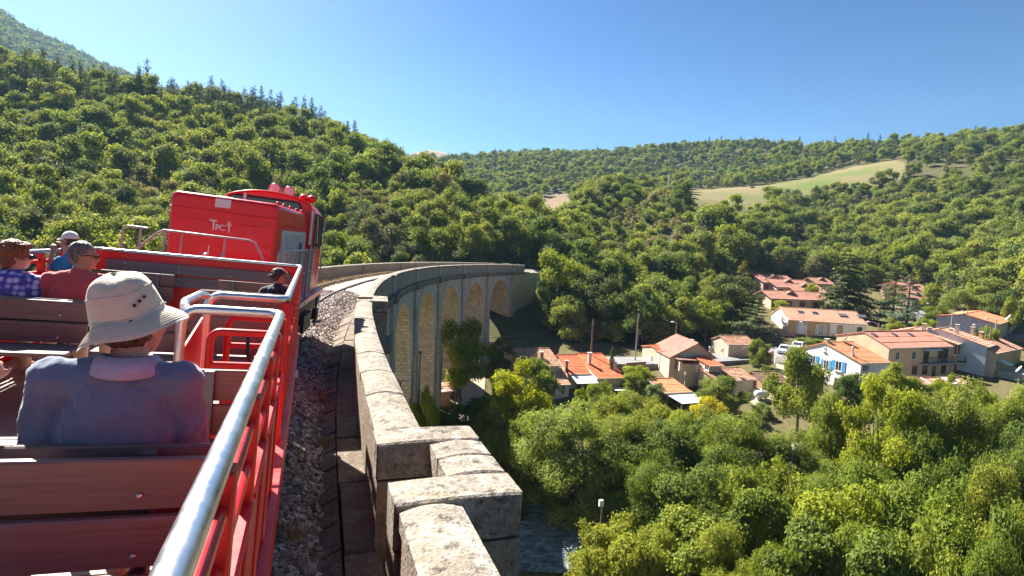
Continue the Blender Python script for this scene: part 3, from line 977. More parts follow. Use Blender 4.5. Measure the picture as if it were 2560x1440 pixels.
# dry grass tufts by the drain and on the left shoulder
M_dry = mat('dry_grass', (0.42, 0.3, 0.14), 0.9, var=0.3, vscale=8)
def grass(n, spots, name, m, h=0.16, w=0.006):
    V = []
    for k in range(n):
        c, r = spots[k % len(spots)]
        a = rb.uniform(0, 6.28); rr = r * rb.random() ** 0.5
        b = np.array(c) + np.array([math.cos(a) * rr, math.sin(a) * rr, 0])
        hh = h * rb.uniform(0.5, 1.2); le = rb.normal(size=2) * 0.5 * hh
        d = rb.uniform(0, 3.14); wx = np.array([math.cos(d), math.sin(d), 0]) * w
        t = b + np.array([le[0], le[1], hh])
        V += [b - wx, b + wx, t + wx * 0.2, t - wx * 0.2]
    V = np.array(V); F = np.arange(len(V)).reshape(-1, 4)
    return tag(obj(name, arr_mesh(name, V, F, m, False)), kind='stuff')
spots = []
for s, o, r in ((3.0, 1.5, 0.18), (3.4, 1.42, 0.2), (5.6, 1.42, 0.15), (8.2, 1.9, 0.12), (8.6, 1.75, 0.15), (11, 1.55, 0.2), (14, 1.6, 0.3), (15, 1.7, 0.35), (16.5, 1.75, 0.4), (18, 1.75, 0.4), (6.7, 1.93, 0.1), (2.6, 1.35, 0.12)):
    spots.append((VP(s, o, float(ballast_h(o, s))), r))
grass(2200, spots, 'dry_grass', M_dry)
spots2 = [(VP(s, o, float(ballast_h(o, s))), 0.5) for s in np.arange(26, 62, 0.7) for o in (-2.0, -1.6)]
grass(4200, spots2, 'shoulder_grass', M_dry, 0.22, 0.015)
# ================================================================== trees: prototypes
def leaf_mat(name, stops, trans=0.43, sat=1.0, rough=0.65):
    """stops: colours that single trees of the kind take; the leaf attribute 'tint' varies leaf by leaf"""
    m = bpy.data.materials.new(name); t = NT(m)
    rnd = t.n.new('ShaderNodeObjectInfo')
    c = t.ramp(rnd.outputs['Random'], [(i / max(1, len(stops) - 1), s) for i, s in enumerate(stops)])
    tint = t.node('ShaderNodeAttribute', _attribute_name='tint').outputs['Fac']
    k = t.n.new('ShaderNodeCombineColor')
    for i, s in enumerate((1.15, 1.0, 0.75)):
        mm = t.node('ShaderNodeMath', _operation='POWER'); t.link(tint, mm.inputs[0]); mm.inputs[1].default_value = s
        t.link(mm.outputs[0], k.inputs[i])
    c = t.mix(c, k.outputs[0], 1.0, 'MULTIPLY')
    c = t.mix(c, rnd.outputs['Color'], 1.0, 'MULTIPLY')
    t.link(c, t.b.inputs['Base Color'])
    t.b.inputs['Roughness'].default_value = rough
    t.b.inputs['Specular IOR Level'].default_value = 0.16
    tr = t.n.new('ShaderNodeBsdfTranslucent')
    tc = t.mix(c, (1.2, 1.2, 0.65), 1.0, 'MULTIPLY')
    t.link(tc, tr.inputs['Color'])
    mx = t.n.new('ShaderNodeMixShader'); mx.inputs[0].default_value = trans
    t.link(t.b.outputs[0], mx.inputs[1]); t.link(tr.outputs[0], mx.inputs[2]); t.link(mx.outputs[0], t.o.inputs['Surface'])
    return m
ML_broad = leaf_mat('leaves_oak', [(0.147, 0.194, 0.038), (0.243, 0.277, 0.042), (0.122, 0.172, 0.042), (0.241, 0.265, 0.052), (0.184, 0.232, 0.054), (0.233, 0.254, 0.049)])
ML_dark = leaf_mat('leaves_holm_oak', [(0.087, 0.122, 0.038), (0.122, 0.151, 0.048), (0.169, 0.171, 0.072), (0.094, 0.126, 0.035)], 0.32)
ML_olive = leaf_mat('leaves_grey_green', [(0.198, 0.189, 0.083), (0.249, 0.219, 0.098), (0.178, 0.189, 0.075)], 0.35)
ML_lime = leaf_mat('leaves_light_green', [(0.200, 0.238, 0.033), (0.227, 0.259, 0.038), (0.175, 0.231, 0.033)], 0.45)
ML_pine = leaf_mat('pine_needles', [(0.075, 0.107, 0.033), (0.115, 0.142, 0.038), (0.096, 0.121, 0.036)], 0.12)
ML_cedar = leaf_mat('cedar_needles', [(0.073, 0.105, 0.054), (0.094, 0.123, 0.067)], 0.12)
M_bark = mat('bark', (0.13, 0.1, 0.07), 0.9, var=0.35, vscale=6, bump=0.6, bscale=14)

def unit(v): return v / np.maximum(np.linalg.norm(v, axis=-1, keepdims=True), 1e-9)
def leaf_quads(C, Nrm, L, W, rng, tint):
    n = len(C)
    a = unit(np.cross(Nrm, rng.normal(size=(n, 3)))); b = np.cross(Nrm, a)
    L = L * rng.uniform(0.7, 1.3, n)[:, None]; W = W * rng.uniform(0.7, 1.3, n)[:, None]
    fold = Nrm * (W * 0.35)
    V = np.stack([C - a * L, C + b * W + fold, C + a * L, C - b * W + fold], 1).reshape(-1, 3)
    return V, np.arange(4 * n).reshape(n, 4), tint
def broad_clumps(rng, R, z0, z1, n, rc=(0.28, 0.42), flat=1.0, gap=0.0):
    """leaf clumps on several uneven boughs between heights z0 and z1"""
    out = []
    H_ = z1 - z0
    nl = max(5, int(round(n / 6.0)))
    az0 = rng.uniform(0, 6.28)
    sx, sy = rng.normal(0, 0.12, 2) * R
    for i in range(nl):
        t = (i + rng.uniform(0.1, 0.9)) / nl
        prof = math.sin(PI * (0.2 + 0.68 * t)) ** 0.7
        az = az0 + 2.4 * i + rng.normal() * 0.35
        off = R * prof * rng.uniform(0.3, 0.78) * (1 - 0.55 * max(0, t - 0.75) / 0.25)
        rl = R * rng.uniform(0.28, 0.46) * (0.75 + 0.35 * prof)
        c = np.array([off * math.cos(az) + sx * t, off * math.sin(az) + sy * t, z0 + rl * 0.5 + (H_ - rl * 1.25) * (0.02 + 0.98 * t)])
        m = max(3, int(round(n / nl + rng.normal() * 1.2)))
        ow = np.array([math.cos(az), math.sin(az), 0.35])
        for k in range(m):
            d = rng.normal(size=3) + ow * 0.65; d /= np.linalg.norm(d)
            if d[2] < -0.5: d[2] *= -0.6
            r = R * rng.uniform(*rc) * (0.8 + 0.4 * rng.random())
            out.append((c + d * rl * rng.uniform(0.55, 1.02) * np.array([1, 1, 0.85]), r))
        if rng.random() < 0.5:
            d = ow + rng.normal(size=3) * 0.4; d /= np.linalg.norm(d)
            out.append((c + d * rl * 1.35, R * rc[0] * 0.7))
    return out
def broad_leaves(rng, clumps, per, L, W, cz, up=0.45):
    Cs, Ns, Ts = [], [], []
    rm = np.mean([r for _, r in clumps])
    for p, r in clumps:
        m = max(4, int(per * (r / rm) ** 2 / 4))
        d = unit(rng.normal(size=(m, 3)))
        outw = p - cz; outw = outw / max(np.linalg.norm(outw), 1e-6)
        keep = (d @ outw > -0.55) | (rng.random(m) < 0.25)
        d = d[keep]; m = len(d)
        rad = r * np.clip(1 - np.abs(rng.normal(0, 0.22, m)), 0.2, 1.15) * (1 + 0.16 * np.sin(d[:, 0] * 7 + d[:, 2] * 5 + p[0]) )
        q = p + d * rad[:, None] * np.array([1, 1, 0.66])
        q = np.repeat(q, 4, 0) + rng.normal(size=(m * 4, 3)) * L * 1.25
        nn = unit(np.repeat(d, 4, 0) * 1.1 + np.array([0, 0, up * 0.8]) + rng.normal(size=(m * 4, 3)) * 0.45)
        Cs.append(q); Ns.append(nn)
        Ts.append(np.clip(rng.uniform(0.82, 1.2) * rng.normal(1, 0.16, m * 4), 0.5, 1.7))
    return leaf_quads(np.concatenate(Cs), np.concatenate(Ns), L, W, rng, np.concatenate(Ts))
def trunk_mb(rng, r, h, tips, n=7, sway=0.25):
    mb = MB()
    pts = [np.array([0, 0, -0.6])]
    for k in range(1, 6):
        pts.append(np.array([rng.normal() * sway * k / 5, rng.normal() * sway * k / 5, h * k / 5]))
    mb.tube(pts, [r * 1.35] + [r * (1 - 0.13 * k) for k in range(1, 6)], 0, n)
    for tp in tips:
        s = pts[rng.integers(2, 6)]
        mid = (s + tp) / 2 + rng.normal(size=3) * 0.2 + np.array([0, 0, -0.08 * np.linalg.norm(tp - s)])
        mb.tube([s, mid, tp], [r * 0.5, r * 0.32, r * 0.1], 0, 5, False)
    return mb
class Proto: pass
def broad_proto(name, seed, R, Hh, base, n, per, L, W, leafm, limbs=6, rc=(0.28, 0.42), up=0.45, trunk_r=None):
    rng = np.random.default_rng(seed)
    P = Proto(); P.R = R; P.H = Hh
    cl = broad_clumps(rng, R, base, Hh, n, rc)
    V, Fc, T = broad_leaves(rng, cl, per, L, W, np.array([0, 0, base + (Hh - base) * 0.4]), up)
    P.R = float(np.percentile(np.hypot(V[:, 0], V[:, 1]), 95)); P.H = float(np.percentile(V[:, 2], 99.3))
    P.crown = arr_mesh(name + '_crown', V, Fc, leafm, False, dict(tint=T))
    tips = [cl[i][0] for i in rng.choice(len(cl), min(limbs, len(cl)), False)]
    P.trunk = trunk_mb(rng, trunk_r or R * 0.055, base + (Hh - base) * 0.5, tips).mesh(name + '_trunk', M_bark)
    return P
def conifer_proto(name, seed, R, Hh, base, layers, nb, per, L, W, leafm, droop=0.25, shape=1.0, irregular=0.25, trunk_r=0.16):
    rng = np.random.default_rng(seed)
    P = Proto(); P.R = R; P.H = Hh
    Cs, Ns, Ts = [], [], []
    tips = []
    for k in range(layers):
        s = (k + rng.uniform(-0.3, 0.3)) / max(1, layers - 1); s = min(max(s, 0), 1)
        z = base + (Hh - base) * s
        rr = R * (1 - s) ** shape * rng.uniform(1 - irregular, 1 + irregular * 0.5) + 0.12 * R * (1 - 0.6 * s)
        for b in range(max(3, int(nb * (0.45 + 0.55 * (1 - s))))):
            if rng.random() < irregular * 0.5: continue
            az = rng.uniform(0, 2 * PI); ln = rr * rng.uniform(0.7, 1.1)
            m = max(5, int(per * (ln / R + 0.15)))
            u = rng.uniform(0.12, 1.0, m) ** 0.8
            wdt = ln * 0.22 * (1.15 - u)
            x = u * ln; y = rng.normal(size=m) * wdt; zz = -droop * ln * u ** 1.6 + rng.normal(size=m) * 0.05 * ln + 0.1 * ln * u
            ca, sa = math.cos(az), math.sin(az)
            q = np.c_[x * ca - y * sa, x * sa + y * ca, z + zz]
            Cs.append(q)
            Ns.append(unit(np.array([ca * 0.45, sa * 0.45, 0.8]) + rng.normal(size=(m, 3)) * 0.45))
            Ts.append(np.clip(rng.uniform(0.8, 1.25) * rng.normal(1, 0.15, m), 0.5, 1.7))
            if b < 2: tips.append((z, np.array([ca * ln * 0.7, sa * ln * 0.7, z - droop * ln * 0.5])))
    V, Fc, T = leaf_quads(np.concatenate(Cs), np.concatenate(Ns), L, W, rng, np.concatenate(Ts))
    P.crown = arr_mesh(name + '_crown', V, Fc, leafm, False, dict(tint=T))
    mb = MB(); mb.tube([(0, 0, -0.6), (0.02, 0.01, Hh * 0.5), (0, 0, Hh * 0.98)], [trunk_r * 1.2, trunk_r * 0.7, 0.03], 0, 7)
    for z, tp in tips[:14]: mb.tube([(0, 0, z), tuple(tp)], [trunk_r * 0.3, 0.02], 0, 4, False)
    P.trunk = mb.mesh(name + '_trunk', M_bark)
    return P
def pine_proto(name, seed, R, Hh, base, n, per, L, W, leafm):
    """mountain pine: bare stem, tufted open crown that narrows to a ragged tip"""
    rng = np.random.default_rng(seed)
    P = Proto(); P.R = R; P.H = Hh
    cl = []
    nl = max(6, n // 4)
    for k in range(nl):                       # whorls, ragged, narrowing to a pointed leader
        t = (k + rng.uniform(-0.3, 0.3)) / nl; t = min(max(t, 0), 1)
        z = base + (Hh - base) * t * 0.96
        rr = R * (1 - t) ** 0.8 * rng.uniform(0.55, 1.05)
        a0 = rng.uniform(0, 6.28)
        for b in range(max(1, int(4 * (1 - 0.6 * t)))):
            az = a0 + b * 1.7 + rng.normal() * 0.4
            q = rr * rng.uniform(0.45, 1.0)
            cl.append((np.array([q * math.cos(az), q * math.sin(az), z + 0.2 * q]), R * (0.14 + 0.2 * (1 - t))))
    for t in (0.9, 0.95, 1.0): cl.append((np.array([0, 0, base + (Hh - base) * t]), R * 0.1))
    V, Fc, T = broad_leaves(rng, cl, per, L, W, np.array([0, 0, base]), 0.7)
    P.crown = arr_mesh(name + '_crown', V, Fc, leafm, False, dict(tint=T))
    mb = MB(); mb.tube([(0, 0, -0.6), (rng.normal() * 0.15, rng.normal() * 0.15, Hh * 0.5), (0, 0, Hh)], [0.2, 0.13, 0.03], 0, 6)
    for p, r in cl[:8]: mb.tube([(0, 0, p[2] - 0.3), tuple(p)], [0.05, 0.02], 0, 4, False)
    P.trunk = mb.mesh(name + '_trunk', M_bark)
    return P

# far and middle distance kinds (hillsides)
FARP = {}
for k in range(6):
    FARP['oak%d' % k] = broad_proto('hill_oak%d' % k, 100 + k, 3.9, 9.0 + (k % 3), 2.2, 24 + 3 * k, 110, 0.3, 0.2, ML_broad, 4)
for k in range(3):
    FARP['holm%d' % k] = broad_proto('hill_holm%d' % k, 120 + k, 3.5, 8.0, 1.4, 26, 115, 0.26, 0.17, ML_dark, 3)
for k in range(2):
    FARP['grey%d' % k] = broad_proto('hill_grey%d' % k, 130 + k, 3.0, 7.0, 1.2, 20, 105, 0.27, 0.17, ML_olive, 3)
for k in range(2):
    FARP['lime%d' % k] = broad_proto('hill_lime%d' % k, 140 + k, 3.0, 9.5, 1.6, 24, 105, 0.28, 0.19, ML_lime, 3)
for k in range(3):
    FARP['pine%d' % k] = pine_proto('hill_pine%d' % k, 150 + k, 2.9, 12.0 + k, 3.5, 40, 62, 0.26, 0.12, ML_pine)
for k in range(2):
    FARP['bush%d' % k] = broad_proto('hill_bush%d' % k, 160 + k, 1.7, 2.6, 0.0, 12, 60, 0.24, 0.16, (ML_broad, ML_olive)[k], 2, rc=(0.35, 0.5))
# middle distance, finer leaves
MIDP = {}
for k in range(4):
    MIDP['oak%d' % k] = broad_proto('mid_oak%d' % k, 200 + k, 3.9, 9.5, 1.7, 44, 190, 0.2, 0.125, ML_broad, 7, rc=(0.2, 0.36))
for k in range(2):
    MIDP['holm%d' % k] = broad_proto('mid_holm%d' % k, 210 + k, 3.6, 8.6, 1.0, 46, 190, 0.17, 0.11, ML_dark, 5, rc=(0.2, 0.34))
MIDP['lime0'] = broad_proto('mid_lime', 220, 3.0, 8.5, 1.8, 40, 150, 0.19, 0.12, ML_lime, 7, rc=(0.2, 0.36))
MIDP['grey0'] = broad_proto('mid_grey', 221, 3.3, 8.0, 1.2, 40, 180, 0.17, 0.1, ML_olive, 6, rc=(0.2, 0.36))
MIDP['pine0'] = pine_proto('mid_pine', 222, 2.6, 12.0, 3.5, 34, 130, 0.2, 0.1, ML_pine)
MIDP['cedar0'] = conifer_proto('mid_cedar', 223, 4.4, 14.0, 1.2, 15, 12, 70, 0.26, 0.1, ML_cedar, 0.12, 0.8, 0.4, 0.26)
MIDP['fir0'] = conifer_proto('mid_fir', 224, 4.2, 14.0, 0.6, 20, 15, 75, 0.26, 0.1, ML_pine, 0.42, 0.75, 0.2, 0.24)
MIDP['cypress0'] = conifer_proto('mid_cypress', 225, 0.8, 8.0, 0.2, 34, 8, 18, 0.2, 0.09, ML_pine, -0.6, 0.35, 0.2, 0.1)
# near kinds
NEARP = {}
NEARP['ash0'] = broad_proto('near_ash', 301, 4.4, 9.0, 0.1, 110, 520, 0.115, 0.05, ML_broad, 14, rc=(0.16, 0.3), up=0.25)
NEARP['ash1'] = broad_proto('near_ash_b', 302, 4.2, 9.0, 0.5, 90, 480, 0.115, 0.055, ML_broad, 16, rc=(0.17, 0.3), up=0.3)
NEARP['hazel0'] = broad_proto('near_hazel', 303, 3.4, 6.5, 0.0, 72, 430, 0.1, 0.07, ML_broad, 14, rc=(0.18, 0.34), up=0.4)
NEARP['hazel1'] = broad_proto('near_hazel_b', 313, 3.6, 6.5, 0.0, 66, 430, 0.11, 0.065, ML_broad, 14, rc=(0.2, 0.36), up=0.35)
NEARP['ivy0'] = broad_proto('near_ivy', 304, 2.1, 6.0, 0.2, 60, 420, 0.085, 0.07, ML_broad, 6, rc=(0.2, 0.36), up=0.3)
NEARP['lime0'] = broad_proto('near_lime', 305, 3.2, 8.2, 1.0, 64, 330, 0.13, 0.065, ML_lime, 18, rc=(0.17, 0.3), up=0.3)
NEARP['acacia0'] = broad_proto('near_acacia', 306, 3.6, 10.5, 1.6, 75, 420, 0.11, 0.06, ML_lime, 18, rc=(0.16, 0.28), up=0.35)
NEARP['apple0'] = broad_proto('near_apple', 307, 2.6, 5.2, 0.8, 46, 330, 0.1, 0.055, ML_broad, 16, rc=(0.17, 0.32), up=0.35)

# ------------------------------------------------------------------ scatter over the hills
rng = np.random.default_rng(5)
def kind_of(px, py, D, rnd, z):
    """which kind of tree grows there: pines on the crest of the hill beyond the carriage, oaks, holm oaks below"""
    left = (px < 1080)
    top = np.interp(px, [-800, 0, 300, 600, 850, 1050], [0, 235, 275, 300, 335, 385])
    k = np.full(len(px), 'oak', object)
    k[rnd < 0.16] = 'holm'
    k[(rnd >= 0.16) & (rnd < 0.22)] = 'grey'
    k[(rnd > 0.93)] = 'lime'
    low = left & (py > top + 120)
    k[low & (rnd < 0.34)] = 'holm'
    k[low & (rnd > 0.34) & (rnd < 0.44)] = 'grey'
    k[left & (py < top) & (rnd < 0.62)] = 'pine'
    k[left & (py < top + 45) & (rnd < 0.3)] = 'pine'
    far = (~left) & (D > 260)
    k[far & (rnd < 0.3)] = 'holm'
    k[far & (rnd > 0.3) & (rnd < 0.4)] = 'pine'
    return k
def candidates(step, x0, x1, y0, y1):
    X, Y = np.meshgrid(np.arange(x0, x1, step), np.arange(y0, y1, step))
    X = X.ravel() + rng.uniform(-0.48, 0.48, X.size) * step
    Y = Y.ravel() + rng.uniform(-0.48, 0.48, Y.size) * step
    return X, Y
def seen_filter(X, Y, Z, h=9.0, slack=14.0):
    """drops what stands well behind a ridge"""
    keep = np.ones(len(X), bool)
    D = np.hypot(X, Y)
    low = np.full(len(X), -1e9)
    for s in np.linspace(0.2, 0.97, 26):
        zt = gz_at(X * s, Y * s) + 5.0
        low = np.maximum(low, zt / np.maximum(D * s, 1))
    need = low * D
    return Z + h > need - slack
VCLEAR = []      # strips kept free of trees (filled before use): the viaduct
# ================================================================== trees placed
def vclear(X, Y, m=4.6):
    """distance test against the viaduct's plan line"""
    L = np.c_[np.interp(np.arange(-6, 112, 3.0), VS, VX), np.interp(np.arange(-6, 112, 3.0), VS, VY)]
    return seg_dist(X, Y, L) > m
BROADLBL = 'leafy green tree in the wood on the slope'
def place_tree(P, x, y, z, sx, sz, rz, label, group=None, col=None, name='tree', cat='tree'):
    r = thing(name, label, cat, (x, y, z), rz, group)
    r.scale = (sx, sx, sz)
    c = obj('crown', P.crown, r); t = obj('trunk', P.trunk, r)
    if col is not None: c.color = (*col, 1)
    return r

step = 5.0
X, Y = candidates(step, -330, 330, 30, 430)
X2, Y2 = candidates(7.4, 100, 760, 120, 720)
far = (np.hypot(X2, Y2) > 330)
near_ = np.hypot(X, Y) <= 330
X = np.concatenate([X[near_], X2[far]]); Y = np.concatenate([Y[near_], Y2[far]])
Z = gz_at(X, Y)
D = np.hypot(X, Y)
az = np.degrees(np.arctan2(X, Y))
ok = (az > -62) & (az < 84) & (D > 40) & (D < 760)
ok &= vclear(X, Y, 9.0)
ok &= ~in_poly(X, Y, MEADOW) & ~in_poly(X, Y, BARE) & ~in_poly(X, Y, VILLAGE)
ok &= ~((X > 12) & (D < 78))                         # the valley floor is planted by hand
ok &= (seg_dist(X, Y, ROAD) > 4.5) & (seg_dist(X, Y, LANE) > 4)
ok &= seg_dist(X, Y, RIV) > 4
X, Y, Z, D = X[ok], Y[ok], Z[ok], D[ok]
ok = seen_filter(X, Y, Z)
X, Y, Z, D = X[ok], Y[ok], Z[ok], D[ok]
px, py, _ = proj(np.c_[X, Y, Z + 5])
rnd = rng.random(len(X))
# thin the trees on the open, scrubby parts
scr = in_poly(X, Y, SCRUB)
bare_hill = (px > 1380) & (D > 430) & (rng.random(len(X)) < 0.22)
openright = (px > 2050) & (px < 2480) & (py > 395) & (py < 505) & (D > 200)
keep = ~(scr & (rng.random(len(X)) < 0.35)) & ~bare_hill & ~(openright & (rng.random(len(X)) < 0.5))
kinds = kind_of(px, py, D, rnd, Z)
kinds[scr] = np.where(rng.random(scr.sum()) < 0.93, 'bush', 'oak')
kinds[openright] = np.where(rng.random(openright.sum()) < 0.4, 'bush', kinds[openright])
X, Y, Z, D, px, py, kinds = X[keep], Y[keep], Z[keep], D[keep], px[keep], py[keep], kinds[keep]
scl = rng.uniform(0.62, 1.32, len(X)) * np.where((px > 1080) & (D > 180), 0.8, 1.0)
scl = np.where((px < 1080) & (kinds != 'pine'), scl * 0.95, scl)
scl = np.where((px < 1080) & (kinds == 'pine'), scl * 0.9, scl)
rzs = rng.uniform(0, 2 * PI, len(X))
# bushes between the trees of the open ground
NV = {'oak': 6, 'holm': 3, 'grey': 2, 'lime': 2, 'pine': 3, 'bush': 2}
var = np.array([rng.integers(0, NV[k]) for k in kinds])
names = np.array(['%s%d' % (k, v) for k, v in zip(kinds, var)])
infr = (px > -60) & (px < 2620) & (py < 1000)
size = np.where(infr, scl / D, 0)
order = np.argsort(-size)
single = np.zeros(len(X), bool)
NLAB = {'oak': ('oak_tree', 'leafy oak in the wood covering the hillside', 'oak trees of the wooded hillsides', 'tree'),
        'holm': ('holm_oak', 'dark green holm oak in the wood covering the hillside', 'holm oaks of the wooded hillsides', 'tree'),
        'grey': ('willow_tree', 'pale grey green tree in the wood covering the hillside', 'grey green trees of the wooded hillsides', 'tree'),
        'lime': ('ash_tree', 'bright yellow green tree in the wood covering the hillside', 'light green trees of the wooded hillsides', 'tree'),
        'pine': ('pine_tree', 'dark ragged pine on the ridge of the wooded hill', 'pines along the ridge', 'pine tree'),
        'bush': ('bush', 'low bush in the scrub on the open slope', 'bushes on the open slopes', 'bush')}
count = {}
LIM = {'oak': 200, 'holm': 80, 'grey': 40, 'lime': 30, 'pine': 60, 'bush': 60}
MIDK = {'oak': ['oak0', 'oak1', 'oak2', 'oak3'], 'holm': ['holm0', 'holm1'], 'grey': ['grey0'], 'lime': ['lime0'], 'pine': ['pine0']}
for i in order:
    k = kinds[i]
    if size[i] <= 0 or count.get(k, 0) >= LIM[k]: continue
    count[k] = count.get(k, 0) + 1
    single[i] = True
    nm, lab, grp, cat = NLAB[k]
    where = 'hill behind the locomotive' if px[i] < 820 else ('hill above the viaduct end' if px[i] < 1290 else ('slope above the village road' if D[i] < 190 else ('hillside left of the meadow' if px[i] < 1720 else 'hillside right of the meadow')))
    lab = lab.split(' in the ')[0].split(' on the ')[0] + ' on the wooded ' + where; grp = grp.split(' of the ')[0].split(' on the ')[0].split(' along ')[0] + ' on the ' + where
    P = FARP[names[i]]
    if D[i] < 150 and k in MIDK:
        P = MIDP[MIDK[k][var[i] % len(MIDK[k])]]
    place_tree(P, X[i], Y[i], Z[i] - 0.3, scl[i], scl[i] * rng.uniform(0.9, 1.15), rzs[i], lab, grp, None, nm, cat)

# the rest of the wood: one scattered mass
pc = bpy.data.collections.new('wood_kinds')
pnames = sorted(FARP)
for n_ in pnames:
    P = FARP[n_]
    me = P.crown.copy(); me.name = 'wood_' + n_
    bm = bmesh.new(); bm.from_mesh(me)
    k0 = len(bm.faces)
    bm.from_mesh(P.trunk)
    bm.to_mesh(me); bm.free()
    me.materials.append(M_bark)
    mi = np.zeros(len(me.polygons), np.int32); mi[k0:] = 1
    me.polygons.foreach_set('material_index', mi)
    o = bpy.data.objects.new('wood_' + n_, me)
    pc.objects.link(o)
def wood_mass(name, X, Y, Z, S, Rz, idx):
    me = bpy.data.meshes.new(name)
    me.vertices.add(len(X)); me.vertices.foreach_set('co', np.c_[X, Y, Z].astype(np.float32).ravel())
    for an, tp, av in (('t_scale', 'FLOAT', S), ('t_rot', 'FLOAT', Rz), ('t_idx', 'INT', idx)):
        a = me.attributes.new(an, tp, 'POINT'); a.data.foreach_set('value', np.ascontiguousarray(av, np.float32 if tp == 'FLOAT' else np.int32))
    me.update()
    o = obj(name, me)
    g = bpy.data.node_groups.new(name, 'GeometryNodeTree')
    g.interface.new_socket('Geometry', in_out='INPUT', socket_type='NodeSocketGeometry')
    g.interface.new_socket('Geometry', in_out='OUTPUT', socket_type='NodeSocketGeometry')
    N = g.nodes
    gi = N.new('NodeGroupInput'); go = N.new('NodeGroupOutput')
    ip = N.new('GeometryNodeInstanceOnPoints')
    ci = N.new('GeometryNodeCollectionInfo'); ci.inputs['Collection'].default_value = pc
    ci.inputs['Separate Children'].default_value = True; ci.inputs['Reset Children'].default_value = True
    def attr(nm, tp):
        a = N.new('GeometryNodeInputNamedAttribute'); a.data_type = tp; a.inputs['Name'].default_value = nm
        return a.outputs['Attribute']
    g.links.new(gi.outputs[0], ip.inputs['Points'])
    g.links.new(ci.outputs[0], ip.inputs['Instance'])
    ip.inputs['Pick Instance'].default_value = True
    g.links.new(attr('t_idx', 'INT'), ip.inputs['Instance Index'])
    cx = N.new('ShaderNodeCombineXYZ'); g.links.new(attr('t_rot', 'FLOAT'), cx.inputs[2])
    g.links.new(cx.outputs[0], ip.inputs['Rotation'])
    g.links.new(attr('t_scale', 'FLOAT'), ip.inputs['Scale'])
    g.links.new(ip.outputs[0], go.inputs[0])
    md = o.modifiers.new('scatter', 'NODES'); md.node_group = g
    return tag(o, kind='stuff')
r_ = ~single
idx = np.array([pnames.index(n_) for n_ in names])
wood_mass('woodland', X[r_], Y[r_], Z[r_] - 0.3, scl[r_], rzs[r_], idx[r_])
# undergrowth on the hills: low bushes between the trunks
Xb, Yb = candidates(4.6, -260, 420, 40, 330)
Db = np.hypot(Xb, Yb); azb = np.degrees(np.arctan2(Xb, Yb))
okb = (azb > -60) & (azb < 82) & (Db > 45) & (Db < 330) & vclear(Xb, Yb, 5.0) & ~in_poly(Xb, Yb, MEADOW) & ~in_poly(Xb, Yb, BARE) & ~in_poly(Xb, Yb, VILLAGE)
okb &= ~((Xb > 12) & (Db < 80)) & (seg_dist(Xb, Yb, RIV) > 4) & (seg_dist(Xb, Yb, ROAD) > 4.0)
Xb, Yb = Xb[okb], Yb[okb]; Zb = gz_at(Xb, Yb)
okb = seen_filter(Xb, Yb, Zb, 3.0, 5.0)
Xb, Yb, Zb = Xb[okb], Yb[okb], Zb[okb]
ib = np.array([pnames.index('bush%d' % k) for k in rng.integers(0, 2, len(Xb))])
wood_mass('undergrowth', Xb, Yb, Zb - 0.2, rng.uniform(0.6, 1.5, len(Xb)), rng.uniform(0, 6.28, len(Xb)), ib)
# the wood on the far mountain and the bushes of the bare hill
def relief_pts(V, n, smax, rngl):
    nu, nv, _ = V.shape
    u = rngl.uniform(0, nu - 1.01, n); v = rngl.uniform(0, (nv - 1) * smax, n)
    i = u.astype(int); j = v.astype(int); a = (u - i)[:, None]; b = (v - j)[:, None]
    return V[i, j] * (1 - a) * (1 - b) + V[i + 1, j] * a * (1 - b) + V[i, j + 1] * (1 - a) * b + V[i + 1, j + 1] * a * b
rl = np.random.default_rng(8)
Pm = relief_pts(MTN, 15000, 0.86, rl)
pm = proj(Pm); ok = (pm[0] > -150) & (pm[0] < 700) & (pm[1] < 420) & (pm[2] > 0)
Pm = Pm[ok]
im = np.array([pnames.index(k) for k in np.array(['oak0', 'oak2', 'holm0', 'bush0', 'oak4', 'pine1'])[rl.integers(0, 6, len(Pm))]])
wood_mass('mountain_wood', Pm[:, 0], Pm[:, 1], Pm[:, 2], rl.uniform(0.8, 1.5, len(Pm)), rl.uniform(0, 6.28, len(Pm)), im)
Pm = relief_pts(BHILL, 500, 0.84, rl)
im = np.array([pnames.index(k) for k in np.array(['bush0', 'oak1', 'bush1', 'holm1'])[rl.integers(0, 4, len(Pm))]])
wood_mass('far_scrub', Pm[:, 0], Pm[:, 1], Pm[:, 2], rl.uniform(0.6, 1.1, len(Pm)), rl.uniform(0, 6.28, len(Pm)), im)
print('TREES single', int(single.sum()), 'mass', int(r_.sum()), count)
# ================================================================== the open carriage
CANT = R_(3.15)
CA, SA_ = math.cos(CANT), math.sin(CANT)
WX = np.array([CA, 0, -SA_]); WY = np.array([0, 1.0, 0]); WZ = np.array([SA_, 0, CA])
CAMW = np.array([1.43, 0, 2.70])
def wl(p):
    """carriage coordinates (x across, y forward, z above the rails) to world"""
    p = np.asarray(p, float) - CAMW
    return p[0] * WX + p[1] * WY + p[2] * WZ
WROT = (0, CANT, 0)
def wthing(name, label, cat, p, group=None, rz=0.0):
    r = thing(name, label, cat, tuple(wl(p)), 0, group)
    r.rotation_euler = (Matrix.Rotation(CANT, 3, 'Y') @ Matrix.Rotation(rz, 3, 'Z')).to_euler()
    return r

